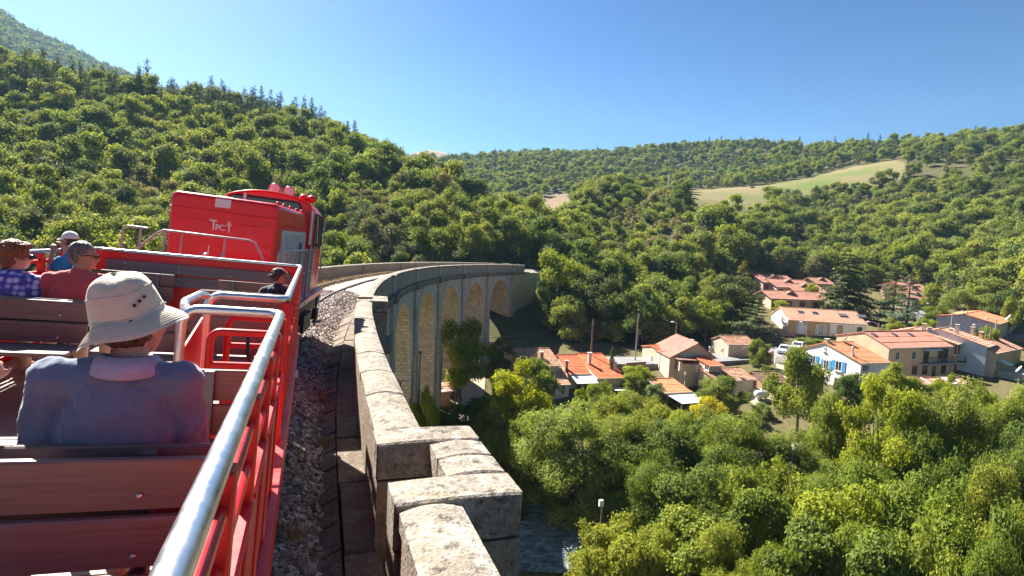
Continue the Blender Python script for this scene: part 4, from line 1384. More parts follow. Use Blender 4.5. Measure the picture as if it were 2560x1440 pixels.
def paint(name, col, rough=0.28, coat=0.5, var=0.08, dirt=0.35):
    m = bpy.data.materials.new(name); t = NT(m)
    c = t.coord('Object')
    out = t.ramp(t.noise(1.6, 5, 0.6, c), [(0.3, tuple(x * (1 - var) for x in col)), (0.7, tuple(min(1, x * (1 + var)) for x in col))])
    d = t.ramp(t.noise(6.0, 6, 0.75, c), [(0.52, 0.0), (0.8, dirt)])
    out = t.mix(out, tuple(x * 0.55 + 0.02 for x in col), d)
    t.link(out, t.b.inputs['Base Color'])
    t.link(t.ramp(t.noise(3.5, 5, 0.7, c), [(0.3, rough * 0.7), (0.7, rough * 1.5)]), t.b.inputs['Roughness'])
    t.b.inputs['Coat Weight'].default_value = coat; t.b.inputs['Coat Roughness'].default_value = 0.12
    t.bump(t.noise(2.2, 2, 0.5, c), 0.06, 0.03)
    return m
M_red = paint('red_paint', (0.68, 0.007, 0.008), 0.38, 0.15)
M_redl = paint('loco_red_paint', (0.72, 0.004, 0.014), 0.33, 0.2)
M_grey = mat('grey_paint', (0.33, 0.34, 0.36), 0.45, var=0.12, dirt=((0.16, 0.13, 0.11), 4.0, 0.55, 0.8))
M_black = mat('black_frame_paint', (0.022, 0.021, 0.02), 0.6, var=0.3, dirt=((0.1, 0.07, 0.05), 5.0, 0.5, 0.8))
M_white = mat('white_paint', (0.75, 0.74, 0.71), 0.4, var=0.06, dirt=((0.4, 0.38, 0.33), 7.0, 0.6, 0.85))
M_glass = None
def glass_mat():
    m = bpy.data.materials.new('window_glass'); t = NT(m)
    t.b.inputs['Base Color'].default_value = (0.035, 0.045, 0.05, 1); t.b.inputs['Roughness'].default_value = 0.05
    t.b.inputs['Specular IOR Level'].default_value = 0.8
    t.bump(t.noise(1.3, 2, 0.5, t.coord()), 0.05, 0.02)
    return m
M_glass = glass_mat()
def steel_mat():
    m = bpy.data.materials.new('brushed_steel_tube'); t = NT(m)
    c = t.coord('Object')
    t.link(t.ramp(t.noise(9, 5, 0.7, c), [(0.3, (0.55, 0.56, 0.57)), (0.7, (0.72, 0.72, 0.72))]), t.b.inputs['Base Color'])
    t.b.inputs['Metallic'].default_value = 1.0
    t.link(t.ramp(t.noise(14, 6, 0.75, c), [(0.3, 0.24), (0.7, 0.42)]), t.b.inputs['Roughness'])
    t.bump(t.noise(60, 3, 0.6, c), 0.08, 0.004)
    return m
M_steel = steel_mat()
def plank_mat(name, c0, c1, along='X', scale=1.0):
    m = bpy.data.materials.new(name); t = NT(m)
    oi = t.n.new('ShaderNodeObjectInfo')
    co = t.coord('Object')
    ad = t.node('ShaderNodeVectorMath', _operation='ADD'); t.link(co, ad.inputs[0])
    cb = t.n.new('ShaderNodeCombineXYZ')
    mm = t.node('ShaderNodeMath', _operation='MULTIPLY'); t.link(oi.outputs['Random'], mm.inputs[0]); mm.inputs[1].default_value = 37.0
    t.link(mm.outputs[0], cb.inputs[0]); t.link(mm.outputs[0], cb.inputs[2]); t.link(cb.outputs[0], ad.inputs[1])
    mp = t.n.new('ShaderNodeMapping'); mp.inputs['Scale'].default_value = (1.2 * scale, 30, 30) if along == 'X' else (30, 1.2 * scale, 30)
    t.link(ad.outputs[0], mp.inputs[0])
    g = t.noise(2.0, 5, 0.65, mp.outputs[0], 0.3)
    c = t.ramp(g, [(0.3, c0), (0.7, c1)])
    c = t.mix(c, t.ramp(oi.outputs['Random'], [(0.0, 0.82), (1.0, 1.15)]), 0.8, 'MULTIPLY')
    t.link(c, t.b.inputs['Base Color']); t.b.inputs['Roughness'].default_value = 0.5
    t.bump(g, 0.25, 0.003)
    return m
M_bench = plank_mat('brown_plank', (0.155, 0.105, 0.088), (0.24, 0.165, 0.14))
M_gplank = plank_mat('weathered_grey_plank', (0.1, 0.075, 0.075), (0.2, 0.16, 0.15))
M_floor = plank_mat('floor_plank', (0.2, 0.15, 0.115), (0.36, 0.3, 0.24))
M_screw = mat('zinc_screw', (0.6, 0.58, 0.55), 0.35, 0.8)
M_leg = mat('dark_grey_steel', (0.12, 0.12, 0.13), 0.45, 0.3)

FZ = 1.2                      # floor above the rails
car = wthing('open_carriage', 'open red excursion carriage with wooden benches and steel handrails', 'railway carriage', (0, 0, 0))
HZ = 2.25; HX = 1.295; YF = 9.06; YB = -2.6; HR = 0.0255
def arc(c, r, a0, a1, u, v, n=6):
    c = np.asarray(c, float); u = np.asarray(u, float); v = np.asarray(v, float)
    return [c + r * (math.cos(a0 + (a1 - a0) * k / n) * u + math.sin(a0 + (a1 - a0) * k / n) * v) for k in range(n + 1)]
rr = 0.07
# handrails: rear right with the gate bend, then front round to the left side
near = [(HX, YB, HZ), (HX, 3.43 - rr, HZ)] + arc((HX - rr, 3.43 - rr, HZ), rr, 0, PI / 2, (1, 0, 0), (0, 1, 0))[1:] + [(0.80 + 0.09, 3.43, HZ)] + \
       arc((0.80 + 0.09, 3.43, HZ - 0.09), 0.09, 0, PI / 2, (0, 0, 1), (-1, 0, 0))[1:] + [(0.80, 3.43, FZ)]
MB().tube(near, HR, 0, 14).build('handrail', M_steel, car)
farr = [(0.80, 4.22, FZ), (0.80, 4.22, HZ - 0.09)] + arc((0.89, 4.22, HZ - 0.09), 0.09, 0, PI / 2, (-1, 0, 0), (0, 0, 1))[1:] + [(HX - rr, 4.22, HZ)] + \
       arc((HX - rr, 4.22 + rr, HZ), rr, 0, PI / 2, (0, -1, 0), (1, 0, 0))[1:] + [(HX, YF - rr, HZ)] + arc((HX - rr, YF - rr, HZ), rr, 0, PI / 2, (1, 0, 0), (0, 1, 0))[1:] + \
       [(-HX + rr, YF, HZ)] + arc((-HX + rr, YF - rr, HZ), rr, 0, PI / 2, (0, 1, 0), (-1, 0, 0))[1:] + [(-HX, YB, HZ)]
MB().tube(farr, HR, 0, 14).build('handrail', M_steel, car)
MB().tube([(0.80, 3.5, HZ - 0.005), (0.78, 3.6, HZ + 0.012), (0.78, 4.05, HZ + 0.012), (0.80, 4.16, HZ - 0.005)], HR, 0, 12).build('stair_rail', M_steel, car)
for y in (3.43, 4.22):
    MB().lathe([(HR + 0.003, -0.004), (HR + 0.003, 0.004)], (HX - 0.14, y, HZ), 0, 12, Matrix.Rotation(PI / 2, 3, 'Y')).build('tube_joint', M_steel, car)
# sheet of the stairwell side
MB().box((0.785, 3.84, 1.62), (0.012, 0.66, 0.72), 0).build('stair_panel', M_red, car)
MB().add([(0.779, 3.51, 1.98), (0.791, 3.51, 1.98), (0.791, 4.17, 2.1), (0.779, 4.17, 2.1), (0.779, 3.51, 1.979), (0.791, 4.17, 1.98), (0.779, 4.17, 1.98), (0.791, 3.51, 1.979)],
         [(0, 1, 2, 3), (1, 7, 5, 2), (0, 3, 6, 4), (2, 5, 6, 3)], 0).build('stair_panel', M_red, car)
# red inner gates
def gate(y, x0, x1, z0, z1):
    r = 0.055
    pts = [(x1, y, z1), (x0 + r, y, z1)] + arc((x0 + r, y, z1 - r), r, 0, PI / 2, (0, 0, 1), (-1, 0, 0))[1:] + [(x0, y, z0)]
    g = MB().tube(pts, 0.021, 0, 10).build('gate_frame', M_red, car)
    MB().tube([(x0, y, z1 - 0.19), (x1, y, z1 - 0.19)], 0.019, 0, 10).build('gate_bar', M_red, g)
    MB().tube([(x0, y, z1 - 0.5), (x1, y, z1 - 0.5)], 0.019, 0, 10).build('gate_bar', M_red, g)
    MB().box(((x0 + x1) / 2, y, z1 - 0.72), (x1 - x0 - 0.03, 0.01, 0.38), 0).build('gate_panel', M_red, g)
gate(3.5, 0.935, 1.27, FZ, 2.12)
gate(4.12, 0.95, 1.27, FZ, 2.12)
MB().tube([(1.08, 4.05, 2.0), (1.09, 4.0, 1.9), (1.12, 3.98, 1.82), (1.18, 4.02, 1.86)], 0.012, 0, 8).build('gate_cable', M_black, car)
# side bars, posts and sheets
def side(x, y0, y1, sgn, step=0.56):
    n = max(1, round((y1 - y0) / step))
    ys = [y0 + (y1 - y0) * k / n for k in range(n + 1)]
    for y in ys:
        MB().bbox((x - 0.032, y - 0.03, 0.95), (x + 0.032, y + 0.03, HZ - HR * 0.8), 0, 0.006).build('post', M_red, car)
    for dz in (0.105, 0.225):
        for a, b in zip(ys[:-1], ys[1:]):
            m = MB().tube([(x + 0.004 * sgn, a + 0.03, HZ - dz), (x + 0.004 * sgn, b - 0.03, HZ - dz)], 0.02, 0, 10, False)
            m.build('side_bar', M_red, car)
            kn = MB()
            kn.ball((x + sgn * 0.032, b, HZ - dz), 0.021, 0, 10)
            if sgn > 0 and 4.2 < b < 6.2: kn.build('bar_knob', M_red, car)
    for a, b in zip(ys[:-1], ys[1:]):
        MB().box((x + sgn * 0.012, (a + b) / 2, 1.57), (0.014, b - a - 0.062, 0.66), 0).build('side_panel', M_red, car)
        for k in (0.3, 0.7):
            MB().ball((x + sgn * 0.021, a + (b - a) * k, 1.87), 0.008, 0, 6).build('screw', M_screw, car)
        MB().box((x + sgn * 0.014, (a + b) / 2, 1.915), (0.05, b - a - 0.062, 0.016), 0).build('panel_edge', M_red, car)
side(HX, YB, 3.38, 1)
side(HX, 4.26, YF, 1)
side(-HX, YB, YF, -1)
for s in (1, -1):
    MB().box((s * 1.33, (YF + YB) / 2, 0.98), (0.06, YF - YB + 0.1, 0.5), 0).build('side_skirt', M_red, car)
    MB().box((s * 1.30, (YF + YB) / 2, 0.6), (0.09, YF - YB + 0.1, 0.26), 0).build('sole_bar', M_grey, car)
# front wall: red sheet with ribs, weathered boards
MB().box((0, YF + 0.0, 1.58), (2 * HX - 0.08, 0.03, 1.22), 0).build('front_panel', M_red, car)
MB().box((0, YF - 0.02, 2.205), (2 * HX - 0.1, 0.02, 0.05), 0).build('front_rim', M_red, car)
for x in (-0.62, 0.0, 0.62, 1.1):
    MB().box((x, YF - 0.022, 1.9), (0.05, 0.014, 0.56), 0).build('front_rib', M_red, car)
def board(w, h, t, mt, name='board'):
    return MB().bbox((-w / 2, -t / 2, -h / 2), (w / 2, t / 2, h / 2), 0, 0.006).mesh(name, mt)
MB_up = board(2.36, 0.15, 0.03, M_gplank)
for z in (2.055, 1.885):
    obj('wall_board', MB_up, car, (0.0, YF - 0.045, z), (R_(-4), 0, 0))
sc = MB().lathe([(0.0001, 0.004), (0.008, 0.003), (0.01, 0.0)], (0, 0, 0), 0, 8, Matrix.Rotation(PI / 2, 3, 'X')).mesh('screw', M_screw)
for x in (-0.95, -0.3, 0.35, 1.0):
    for z in (2.09, 2.02, 1.92, 1.85): obj('screw', sc, car, (x, YF - 0.063, z))
# floor
fp = MB().bbox((-1.26, -0.068, -0.04), (1.26, 0.068, 0), 0, 0.005).mesh('floor_plank', M_floor)
fph = MB().bbox((-0.625, -0.068, -0.04), (0.625, 0.068, 0), 0, 0.005).mesh('floor_plank_half', M_floor)
k = 0; y = YB + 0.07
while y < YF - 0.08:
    if k % 3 == 1:
        obj('floor_plank', fph, car, (-0.63, y, FZ + random.uniform(-0.002, 0.002))); obj('floor_plank', fph, car, (0.63, y, FZ + random.uniform(-0.002, 0.002)))
    else:
        obj('floor_plank', fp, car, (0, y, FZ + random.uniform(-0.002, 0.002)))
    y += 0.143; k += 1
# underframe, wheels, step
MB().box((0, (YF + YB) / 2, 1.08), (2.56, YF - YB, 0.14), 0).build('underframe', M_black, car)
wheel = MB().lathe([(0.05, -0.06), (0.2, -0.05), (0.36, -0.06), (0.42, -0.07), (0.45, -0.07), (0.45, -0.045), (0.42, -0.03), (0.42, 0.06), (0.36, 0.06), (0.2, 0.04), (0.05, 0.06)], (0, 0, 0), 0, 22, Matrix.Rotation(PI / 2, 3, 'Y')).mesh('wheel', M_black)
for y in (-0.6, 1.2, 6.0, 7.9):
    for x in (-0.75, 0.75): obj('wheel', wheel, car, (x, y, 0.44), (0, 0, 0 if x > 0 else PI))
    MB().box((1.0, y, 0.46), (0.2, 0.26, 0.26), 0).build('axle_box', M_black, car)
    MB().box((-1.0, y, 0.46), (0.2, 0.26, 0.26), 0).build('axle_box', M_black, car)
for x in (-0.87, 0.87):
    MB().lathe([(0.05, 0), (0.06, 0.4), (0.2, 0.42), (0.2, 0.46), (0.0001, 0.47)], (x, YF + 0.05, 0.98), 0, 16, Matrix.Rotation(-PI / 2, 3, 'X')).build('buffer', M_black, car)
MB().box((1.27, 3.82, 0.42), (0.16, 0.7, 0.03), 0).box((1.34, 3.52, 0.66), (0.02, 0.03, 0.5), 0).box((1.34, 4.12, 0.66), (0.02, 0.03, 0.5), 0).build('step', M_grey, car)
# small bits on the wagon's side
MB().box((1.375, 8.2, 0.8), (0.03, 0.1, 0.08), 0).build('side_bracket', M_white, car)

# ------------------------------------------------------------------ benches
BB = {}
def bench(label, x0, x1, y, face, double=False, group='wooden benches in the open carriage', back=True):
    """slatted bench: backrest plane at y; face +1 seats look forward, -1 backward"""
    w = x1 - x0; xc = (x0 + x1) / 2
    r = wthing('bench', label, 'bench', (xc, y, FZ), group)
    key = round(w, 2)
    if key not in BB:
        BB[key] = (board(w, 0.158, 0.028, M_bench, 'plank'), board(w - 0.02, 0.028, 0.028, M_bench, 'plank'), MB().bbox((-w / 2, -0.06, -0.015), (w / 2, 0.06, 0.015), 0, 0.006).mesh('seat_plank', M_bench))
    bk, _, st = BB[key]
    posts = [-w / 2 + 0.19, w / 2 - 0.19] if w > 0.6 else [0]
    for f in ((face, -face) if double else (face,)):
        off = (0.06 if double else 0.0) * f
        tilt = -R_(6) * f
        for z in (0.72, 0.55): obj('back_plank', bk, r, (0, off - f * (z - 0.63) * 0.1, z), (tilt * 1.0, 0, 0))
        for k in range(3): obj('seat_plank', st, r, (0, off + f * (0.1 + 0.135 * k), 0.45))
        for x in posts:
            for z in (0.765, 0.685, 0.59, 0.51):
                obj('screw', sc, r, (x, off - f * (z - 0.63) * 0.1 - 0.0155, z), (tilt, 0, 0))
    for x in posts:
        off = 0.0 if double else 0.03 * face
        MB().box((x, off, 0.4), (0.045, 0.05, 0.8), 0).box((x, off + 0.24 * face, 0.42), (0.04, 0.42, 0.03), 0).build('leg', M_leg, r)
        if double: MB().box((x, off - 0.24 * face, 0.42), (0.04, 0.42, 0.03), 0).build('seat_bracket', M_leg, r)
    return r
bench('nearest brown bench, back to back, its near backrest filling the bottom corner of the photo', 0.2, 1.2, 1.945, 1, True)
bench('brown bench just ahead of the man in the sun hat, facing him', 0.28, 1.2, 3.075, -1)
bench('brown bench behind the woman in the flowered top and the man in red', -1.25, -0.2, 5.385, 1, True)
bench('brown bench end with a red bag under it beside the man in the sun hat', -1.25, -0.3, 3.2, -1)
bench('brown bench just beyond the steel stair gate', 0.3, 1.2, 5.15, -1, True)
bench('brown bench behind the boy in the dark backward cap', 0.3, 1.2, 7.05, 1, True)
bench('brown bench in front of the boy in the dark backward cap', 0.27, 1.2, 8.5, -1)
bench('brown bench beyond the man in red, facing the couple', -1.25, -0.32, 7.25, -1, True)
bench('brown bench at the front panel on the side of the boy in blue', -1.25, -0.3, 8.75, -1)

# red bag
def lump(name, parts, voxel, mats, parent=None, smooth=6, disp=None, faces=None):
    """one continuous surface grown round tapered limbs and ellipsoids; world=parent space"""
    mb = MB()
    for p in parts:
        if p[0] == 'cap':
            _, a, b, ra, rb_ = p
            a = np.asarray(a, float); b = np.asarray(b, float)
            d = b - a; L = max(np.linalg.norm(d), 1e-6); d = d / L
            pts = [a - d * ra * math.cos(t) for t in np.linspace(0.15, PI / 2, 5)] + [a + d * L * k / 4 for k in range(1, 4)] + [b + d * rb_ * math.cos(t) for t in np.linspace(PI / 2, 0.15, 5)]
            rs = [ra * math.sin(t) for t in np.linspace(0.15, PI / 2, 5)] + [ra + (rb_ - ra) * k / 4 for k in range(1, 4)] + [rb_ * math.sin(t) for t in np.linspace(PI / 2, 0.15, 5)]
            mb.tube(pts, rs, 0, 14)
        elif p[0] == 'ell':
            _, c, rad, rot = p
            v0 = len(mb.v)
            mb.ball((0, 0, 0), 1.0, 0, 18, rad)
            M = Euler(rot).to_matrix()
            for i in range(v0, len(mb.v)):
                q = M @ Vector(mb.v[i]); mb.v[i] = (q[0] + c[0], q[1] + c[1], q[2] + c[2])
        elif p[0] == 'box':
            mb.box(p[1], p[2], 0)
    me = mb.mesh(name, mats)
    o = bpy.data.objects.new('tmp', me); COL.objects.link(o)
    m = o.modifiers.new('r', 'REMESH'); m.mode = 'VOXEL'; m.voxel_size = voxel; m.use_smooth_shade = True
    m2 = o.modifiers.new('s', 'SMOOTH'); m2.factor = 0.5; m2.iterations = smooth
    if disp:
        tx = bpy.data.textures.new(name + '_folds', 'CLOUDS'); tx.noise_scale = disp[1]; tx.noise_depth = 2
        m3 = o.modifiers.new('d', 'DISPLACE'); m3.texture = tx; m3.strength = disp[0]; m3.mid_level = 0.5
        m3.texture_coords = 'LOCAL'
    dg = bpy.context.evaluated_depsgraph_get()
    res = bpy.data.meshes.new_from_object(o.evaluated_get(dg))
    bpy.data.objects.remove(o)
    res.name = name
    res.materials.clear()
    for mt in (mats if isinstance(mats, (list, tuple)) else [mats]): res.materials.append(mt)
    n = len(res.polygons)
    res.polygons.foreach_set('use_smooth', np.ones(n, bool))
    if faces is not None:
        c = np.empty(n * 3, np.float32); res.polygons.foreach_get('center', c); c = c.reshape(-1, 3)
        res.polygons.foreach_set('material_index', np.asarray(faces(c), np.int32))
    else:
        res.polygons.foreach_set('material_index', np.zeros(n, np.int32))
    return obj(name, res, parent)
M_bag = mat('red_leather', (0.2, 0.015, 0.02), 0.35, var=0.3, vscale=9, bump=0.7, bscale=18)
bag = wthing('handbag', 'dark red leather handbag on the floor beside the man in the sun hat', 'bag', (0.0, 3.05, FZ))
lump('bag_body', [('ell', (0.02, 0, 0.15), (0.2, 0.12, 0.15), (0, 0, 0)), ('box', (0.02, 0, 0.11), (0.36, 0.2, 0.2)), ('ell', (0.05, 0, 0.28), (0.16, 0.07, 0.06), (0, 0, 0))], 0.014, M_bag, bag, 6, (0.03, 0.05))
MB().tube([(-0.12, 0, 0.28)] + [(-0.12 + 0.28 * k / 8, 0.02, 0.28 + 0.13 * math.sin(PI * k / 8)) for k in range(1, 8)] + [(0.16, 0, 0.28)], 0.011, 0, 8).build('bag_handle', M_bag, bag)
# ================================================================== the locomotive ahead
LCANT = R_(4.2); LHEAD = R_(7.5)
lo = wl((-0.14, 11.3, 0.0))
loco = thing('diesel_locomotive', 'red diesel locomotive with grey grilles and round nosed cab pulling the train', 'locomotive', tuple(lo))
loco.rotation_euler = (Matrix.Rotation(-LHEAD, 3, 'Z') @ Matrix.Rotation(LCANT, 3, 'Y')).to_euler()
M_pgrey = mat('pale_grey_paint', (0.5, 0.51, 0.53), 0.45, var=0.1, dirt=((0.28, 0.25, 0.22), 5.0, 0.55, 0.8))
HW = 0.9; HT = 3.27; HL = 3.6; HB = 1.45
def rounded_hood(w, z0, z1, r, y0, y1, n=6):
    """section across: straight sides, rounded top edges; rounded far and near edges too"""
    def sec(ins, zt):
        p = [(-w + ins, z0)]
        for k in range(n + 1):
            a = PI - (PI / 2) * k / n
            p.append((-w + ins + r + r * math.cos(a), zt - r + r * math.sin(a)))
        for k in range(n + 1):
            a = PI / 2 - (PI / 2) * k / n
            p.append((w - ins - r + r * math.cos(a), zt - r + r * math.sin(a)))
        p.append((w - ins, z0))
        return p
    mb = MB(); V = []; ys = []
    for k in range(5):
        a = PI / 2 * k / 4
        ys.append((y0 + r * (1 - math.sin(a)), r * (1 - math.cos(a)) * 0 + r * (1 - math.cos(PI / 2 - a)) * 0))
    steps = [(y0, 0.07, z1 - 0.07), (y0 + 0.01, 0.035, z1 - 0.035), (y0 + 0.035, 0.01, z1 - 0.01), (y0 + 0.07, 0.0, z1), (y1, 0.0, z1)]
    m = None
    for y, ins, zt in steps:
        s = sec(ins, zt); m = len(s)
        V += [(x, y, z) for x, z in s]
    F = []
    for i in range(len(steps) - 1):
        for k in range(m - 1): F.append((i * m + k, (i + 1) * m + k, (i + 1) * m + k + 1, i * m + k + 1))
    mb.add(V, F, 0, True)
    mb.add(V[:m], [tuple(range(m))], 0)
    mb.add(V[-m:], [tuple(range(m))[::-1]], 0)
    return mb
hood = rounded_hood(HW, HB - 0.3, HT, 0.12, 0.0, HL).build('hood', M_redl, loco)
# mouldings of the end wall
MB().tube([(-HW + 0.0, -0.004, HT - 0.28), (HW, -0.004, HT - 0.28)], 0.012, 0, 8).build('hood_moulding', M_redl, loco)
pts = [(-HW + 0.12, -0.004, HT - 0.46), (-0.28, -0.004, HT - 0.46)] + [(-0.05 - 0.2 * math.cos(PI * k / 10), -0.004, HT - 0.48 - 0.1 * math.sin(PI * k / 10)) for k in range(11)] + [(0.2, -0.004, HT - 0.46), (HW - 0.15, -0.004, HT - 0.46)]
MB().tube(pts, 0.008, 0, 8).build('hood_moulding', M_redl, loco)
for x in (-0.02, 0.36):
    MB().box((x, -0.003, 2.3), (0.014, 0.01, 1.1), 0).build('door_seam', M_redl, loco)
# white patch over the top edge
MB().add([(-0.17, -0.012, HT - 0.2), (0.09, -0.012, HT - 0.2), (0.09, 0.0, HT - 0.05), (-0.17, 0.0, HT - 0.05), (0.09, 0.09, HT + 0.008), (-0.19, 0.09, HT + 0.008), (0.09, 0.5, HT + 0.008), (-0.19, 0.5, HT + 0.008)],
         [(0, 1, 2, 3), (3, 2, 4, 5), (5, 4, 6, 7)], 0).build('white_patch', M_white, loco)
# lettering T P C F: the last letter a crossed hook like a viaduct arch
def letters(mb, x, z, h):
    y0, y1 = -0.016, -0.003
    def bar(xa, xb, za, zb): mb.box(((xa + xb) / 2, (y0 + y1) / 2, (za + zb) / 2), (xb - xa, y1 - y0, zb - za), 0)
    k_ = h / 0.24; t = 0.035 * k_
    # T, tall
    bar(x, x + 0.17 * k_, z + h - t, z + h); bar(x + 0.085 * k_, x + 0.085 * k_ + t, z, z + h - t)
    # P
    xp = x + 0.155 * k_; hp = h * 0.62
    bar(xp, xp + t * 0.8, z, z + hp)
    mb.tube([(xp + 0.02 * k_, -0.01, z + hp - 0.012), (xp + 0.07 * k_, -0.01, z + hp - 0.012), (xp + 0.095 * k_, -0.01, z + hp * 0.74), (xp + 0.07 * k_, -0.01, z + hp * 0.46), (xp + 0.02 * k_, -0.01, z + hp * 0.44)], 0.016 * k_, 0, 6)
    # C
    xc = xp + 0.165 * k_; rc = hp / 2
    mb.tube([(xc + rc * math.cos(a), -0.01, z + rc + (rc - 0.012) * math.sin(a)) for a in np.linspace(R_(45), R_(315), 14)], 0.016 * k_, 0, 6)
    # F as a hooked stem with a cross bar
    xf = xc + 0.12 * k_
    bar(xf, xf + t, z - 0.01, z + h * 0.92)
    mb.tube([(xf + 0.015 * k_, -0.01, z + h * 0.9), (xf - 0.01 * k_, -0.01, z + h * 0.97), (xf - 0.035 * k_, -0.01, z + h * 0.95)], 0.017 * k_, 0, 6)
    bar(xf - 0.045 * k_, xf + 0.075 * k_, z + h * 0.6, z + h * 0.6 + t * 0.7)
for z in (1.75, 2.45, 2.85):                 # hinges and catches of the end doors
    for x in (-0.86, 0.74): MB().box((x, -0.012, z), (0.07, 0.02, 0.035), 0).build('hinge', M_redl, loco)
MB().box((0.02, -0.02, 2.2), (0.03, 0.03, 0.16), 0).build('door_handle', M_grey, loco)
mb = MB(); letters(mb, -0.235, 2.66, 0.175); mb.build('lettering', M_white, loco)
# side of the hood: red upper strip, grey louvred doors, grille
MB().box((HW + 0.004, HL / 2 + 0.05, 2.86), (0.012, HL - 0.3, 0.1), 0).build('side_strip', M_redl, loco)
MB().box((HW + 0.006, HL / 2 + 0.2, 2.2), (0.014, HL - 0.55, 1.2), 0).build('side_doors', M_pgrey, loco)
for k in range(15):
    MB().bbox((HW + 0.012, 0.5 + k * 0.2, 1.68), (HW + 0.03, 0.52 + k * 0.2, 2.74), 0, 0.004).build('door_rib', M_pgrey, loco)
mb = MB()
for k in range(26): mb.box((HW + 0.02, 0.62, 1.66 + k * 0.042), (0.02, 0.14, 0.016), 0)
tag(mb.build('louvres', M_white, loco), kind='stuff')
mb = MB()
for k in range(22): mb.ball((HW + 0.015, 0.55 + 0.13 * k, 2.9), 0.022, 0, 6)
tag(mb.build('rivet_row', M_red, loco), kind='stuff')
MB().box((HW + 0.02, 2.75, 2.1), (0.02, 0.34, 0.9), 0).build('grille', M_black, loco)
for y in (0.3, 0.9, 1.6, 2.4, 3.1):
    MB().ball((HW - 0.09, y, HT + 0.02), 0.035, 0, 8).tube([(HW - 0.09, y, HT), (HW - 0.09, y, HT + 0.05)], 0.02, 0, 6).build('filler_cap', M_redl, loco)
# cab
CW = 1.03; CT = 3.66; CY0, CY1 = HL - 0.02, HL + 2.1
def cab_sec(w, zt, n=10):
    p = [(-w, HB - 0.3)]
    p.append((-w, zt - 0.34))
    for k in range(n + 1):
        u = -1 + 2 * k / n
        p.append((u * (w - 0.14), zt - 0.17 * abs(u) ** 2.2))
    p.append((w, zt - 0.34)); p.append((w, HB - 0.3))
    return p
mb = MB(); V = []
ys = [(CY0, 0.0), (CY0 + 1.5, 0.0), (CY1, 0.16)]
for y, ins in ys: V += [(x * (1 - ins / CW), y, z) for x, z in cab_sec(CW, CT)]
m = len(cab_sec(CW, CT)); F = []
for i in range(len(ys) - 1):
    for k in range(m - 1): F.append((i * m + k, (i + 1) * m + k, (i + 1) * m + k + 1, i * m + k + 1))
mb.add(V, F, 0); mb.add(V[:m], [tuple(range(m))], 0); mb.add(V[-m:], [tuple(range(m))[::-1]], 0)
cab = mb.build('cab', M_redl, loco)
MB().tube([(x, CY0 - 0.02, z) for x, z in cab_sec(CW + 0.01, CT + 0.01)[1:-1]], 0.03, 0, 6).build('roof_rim', M_redl, cab)
def rwin(name, cx, cz, w, h, y, r, axis):
    """rounded window: rubber frame and pane; axis 'y' faces backward, 'x' faces the right side"""
    ring = []
    for (sx, sz, a0) in ((1, 1, 0), (-1, 1, PI / 2), (-1, -1, PI), (1, -1, 1.5 * PI)):
        for k in range(4):
            a = a0 + PI / 2 * k / 3
            ring.append((cx + sx * (w / 2 - r) + r * math.cos(a), cz + sz * (h / 2 - r) + r * math.sin(a)))
    P3 = [((u, y, v) if axis == 'y' else (y, u, v)) for u, v in ring]
    f = MB().tube(P3 + [P3[0]], 0.022, 0, 6).build('window_frame', M_black, loco)
    n = len(P3)
    MB().add(P3, [tuple(range(n))] if axis != 'y' else [tuple(range(n))[::-1]], 0).build('pane', M_glass, f)
rwin('w', -0.1, 3.33, 1.62, 0.36, CY0 - 0.006, 0.1, 'y')
rwin('w', HL + 0.72, 2.86, 0.72, 0.86, CW + 0.006, 0.14, 'x')
rwin('w', HL + 1.62, 2.86, 0.46, 0.86, CW + 0.006, 0.12, 'x')
MB().tube([(CW + 0.03, HL + 0.9, 2.55), (CW + 0.035, HL + 0.62, 3.2)], 0.012, 0, 6).build('wiper', M_white, loco)
MB().box((CW - 0.02, CY0 - 0.03, 3.0), (0.05, 0.03, 0.95), 0).build('door_edge', M_white, loco)
MB().tube([(CW + 0.05, HL + 2.05, 1.7), (CW + 0.05, HL + 2.05, 3.3)], 0.018, 0, 8).build('grab_rail', M_grey, loco)
MB().tube([(-0.55, CY0 - 0.05, HT), (-0.55, CY0 - 0.05, HT + 0.3)], 0.04, 0, 8).build('exhaust_pipe', M_white, loco)
# lamps and horns on the roof
MX = Matrix.Rotation(PI / 2, 3, 'X')
for x, z, mt in ((0.0, CT + 0.13, M_redl), (0.34, CT + 0.1, M_redl)):
    h = MB().lathe([(0.02, -0.34), (0.1, -0.3), (0.13, -0.1), (0.14, 0.0), (0.125, 0.01)], (x, CY0 + 0.42, z), 0, 16, MX).build('roof_lamp', mt, loco)
    MB().lathe([(0.0001, 0.012), (0.12, 0.008)], (x, CY0 + 0.41, z), 0, 16, MX).build('lamp_lens', M_white, h)
for x in (0.62, 0.82):
    MB().ball((x, CY0 + 0.9, CT + 0.02), 0.12, 0, 12, (1, 1.1, 0.9)).build('roof_dome', M_redl, loco)
MB().tube([(-0.12, CY0 + 0.2, CT - 0.04), (-0.1, CY0 + 0.14, CT + 0.07), (0.02, CY0 + 0.14, CT + 0.05)], 0.01, 0, 5).build('lamp_cable', M_black, loco)
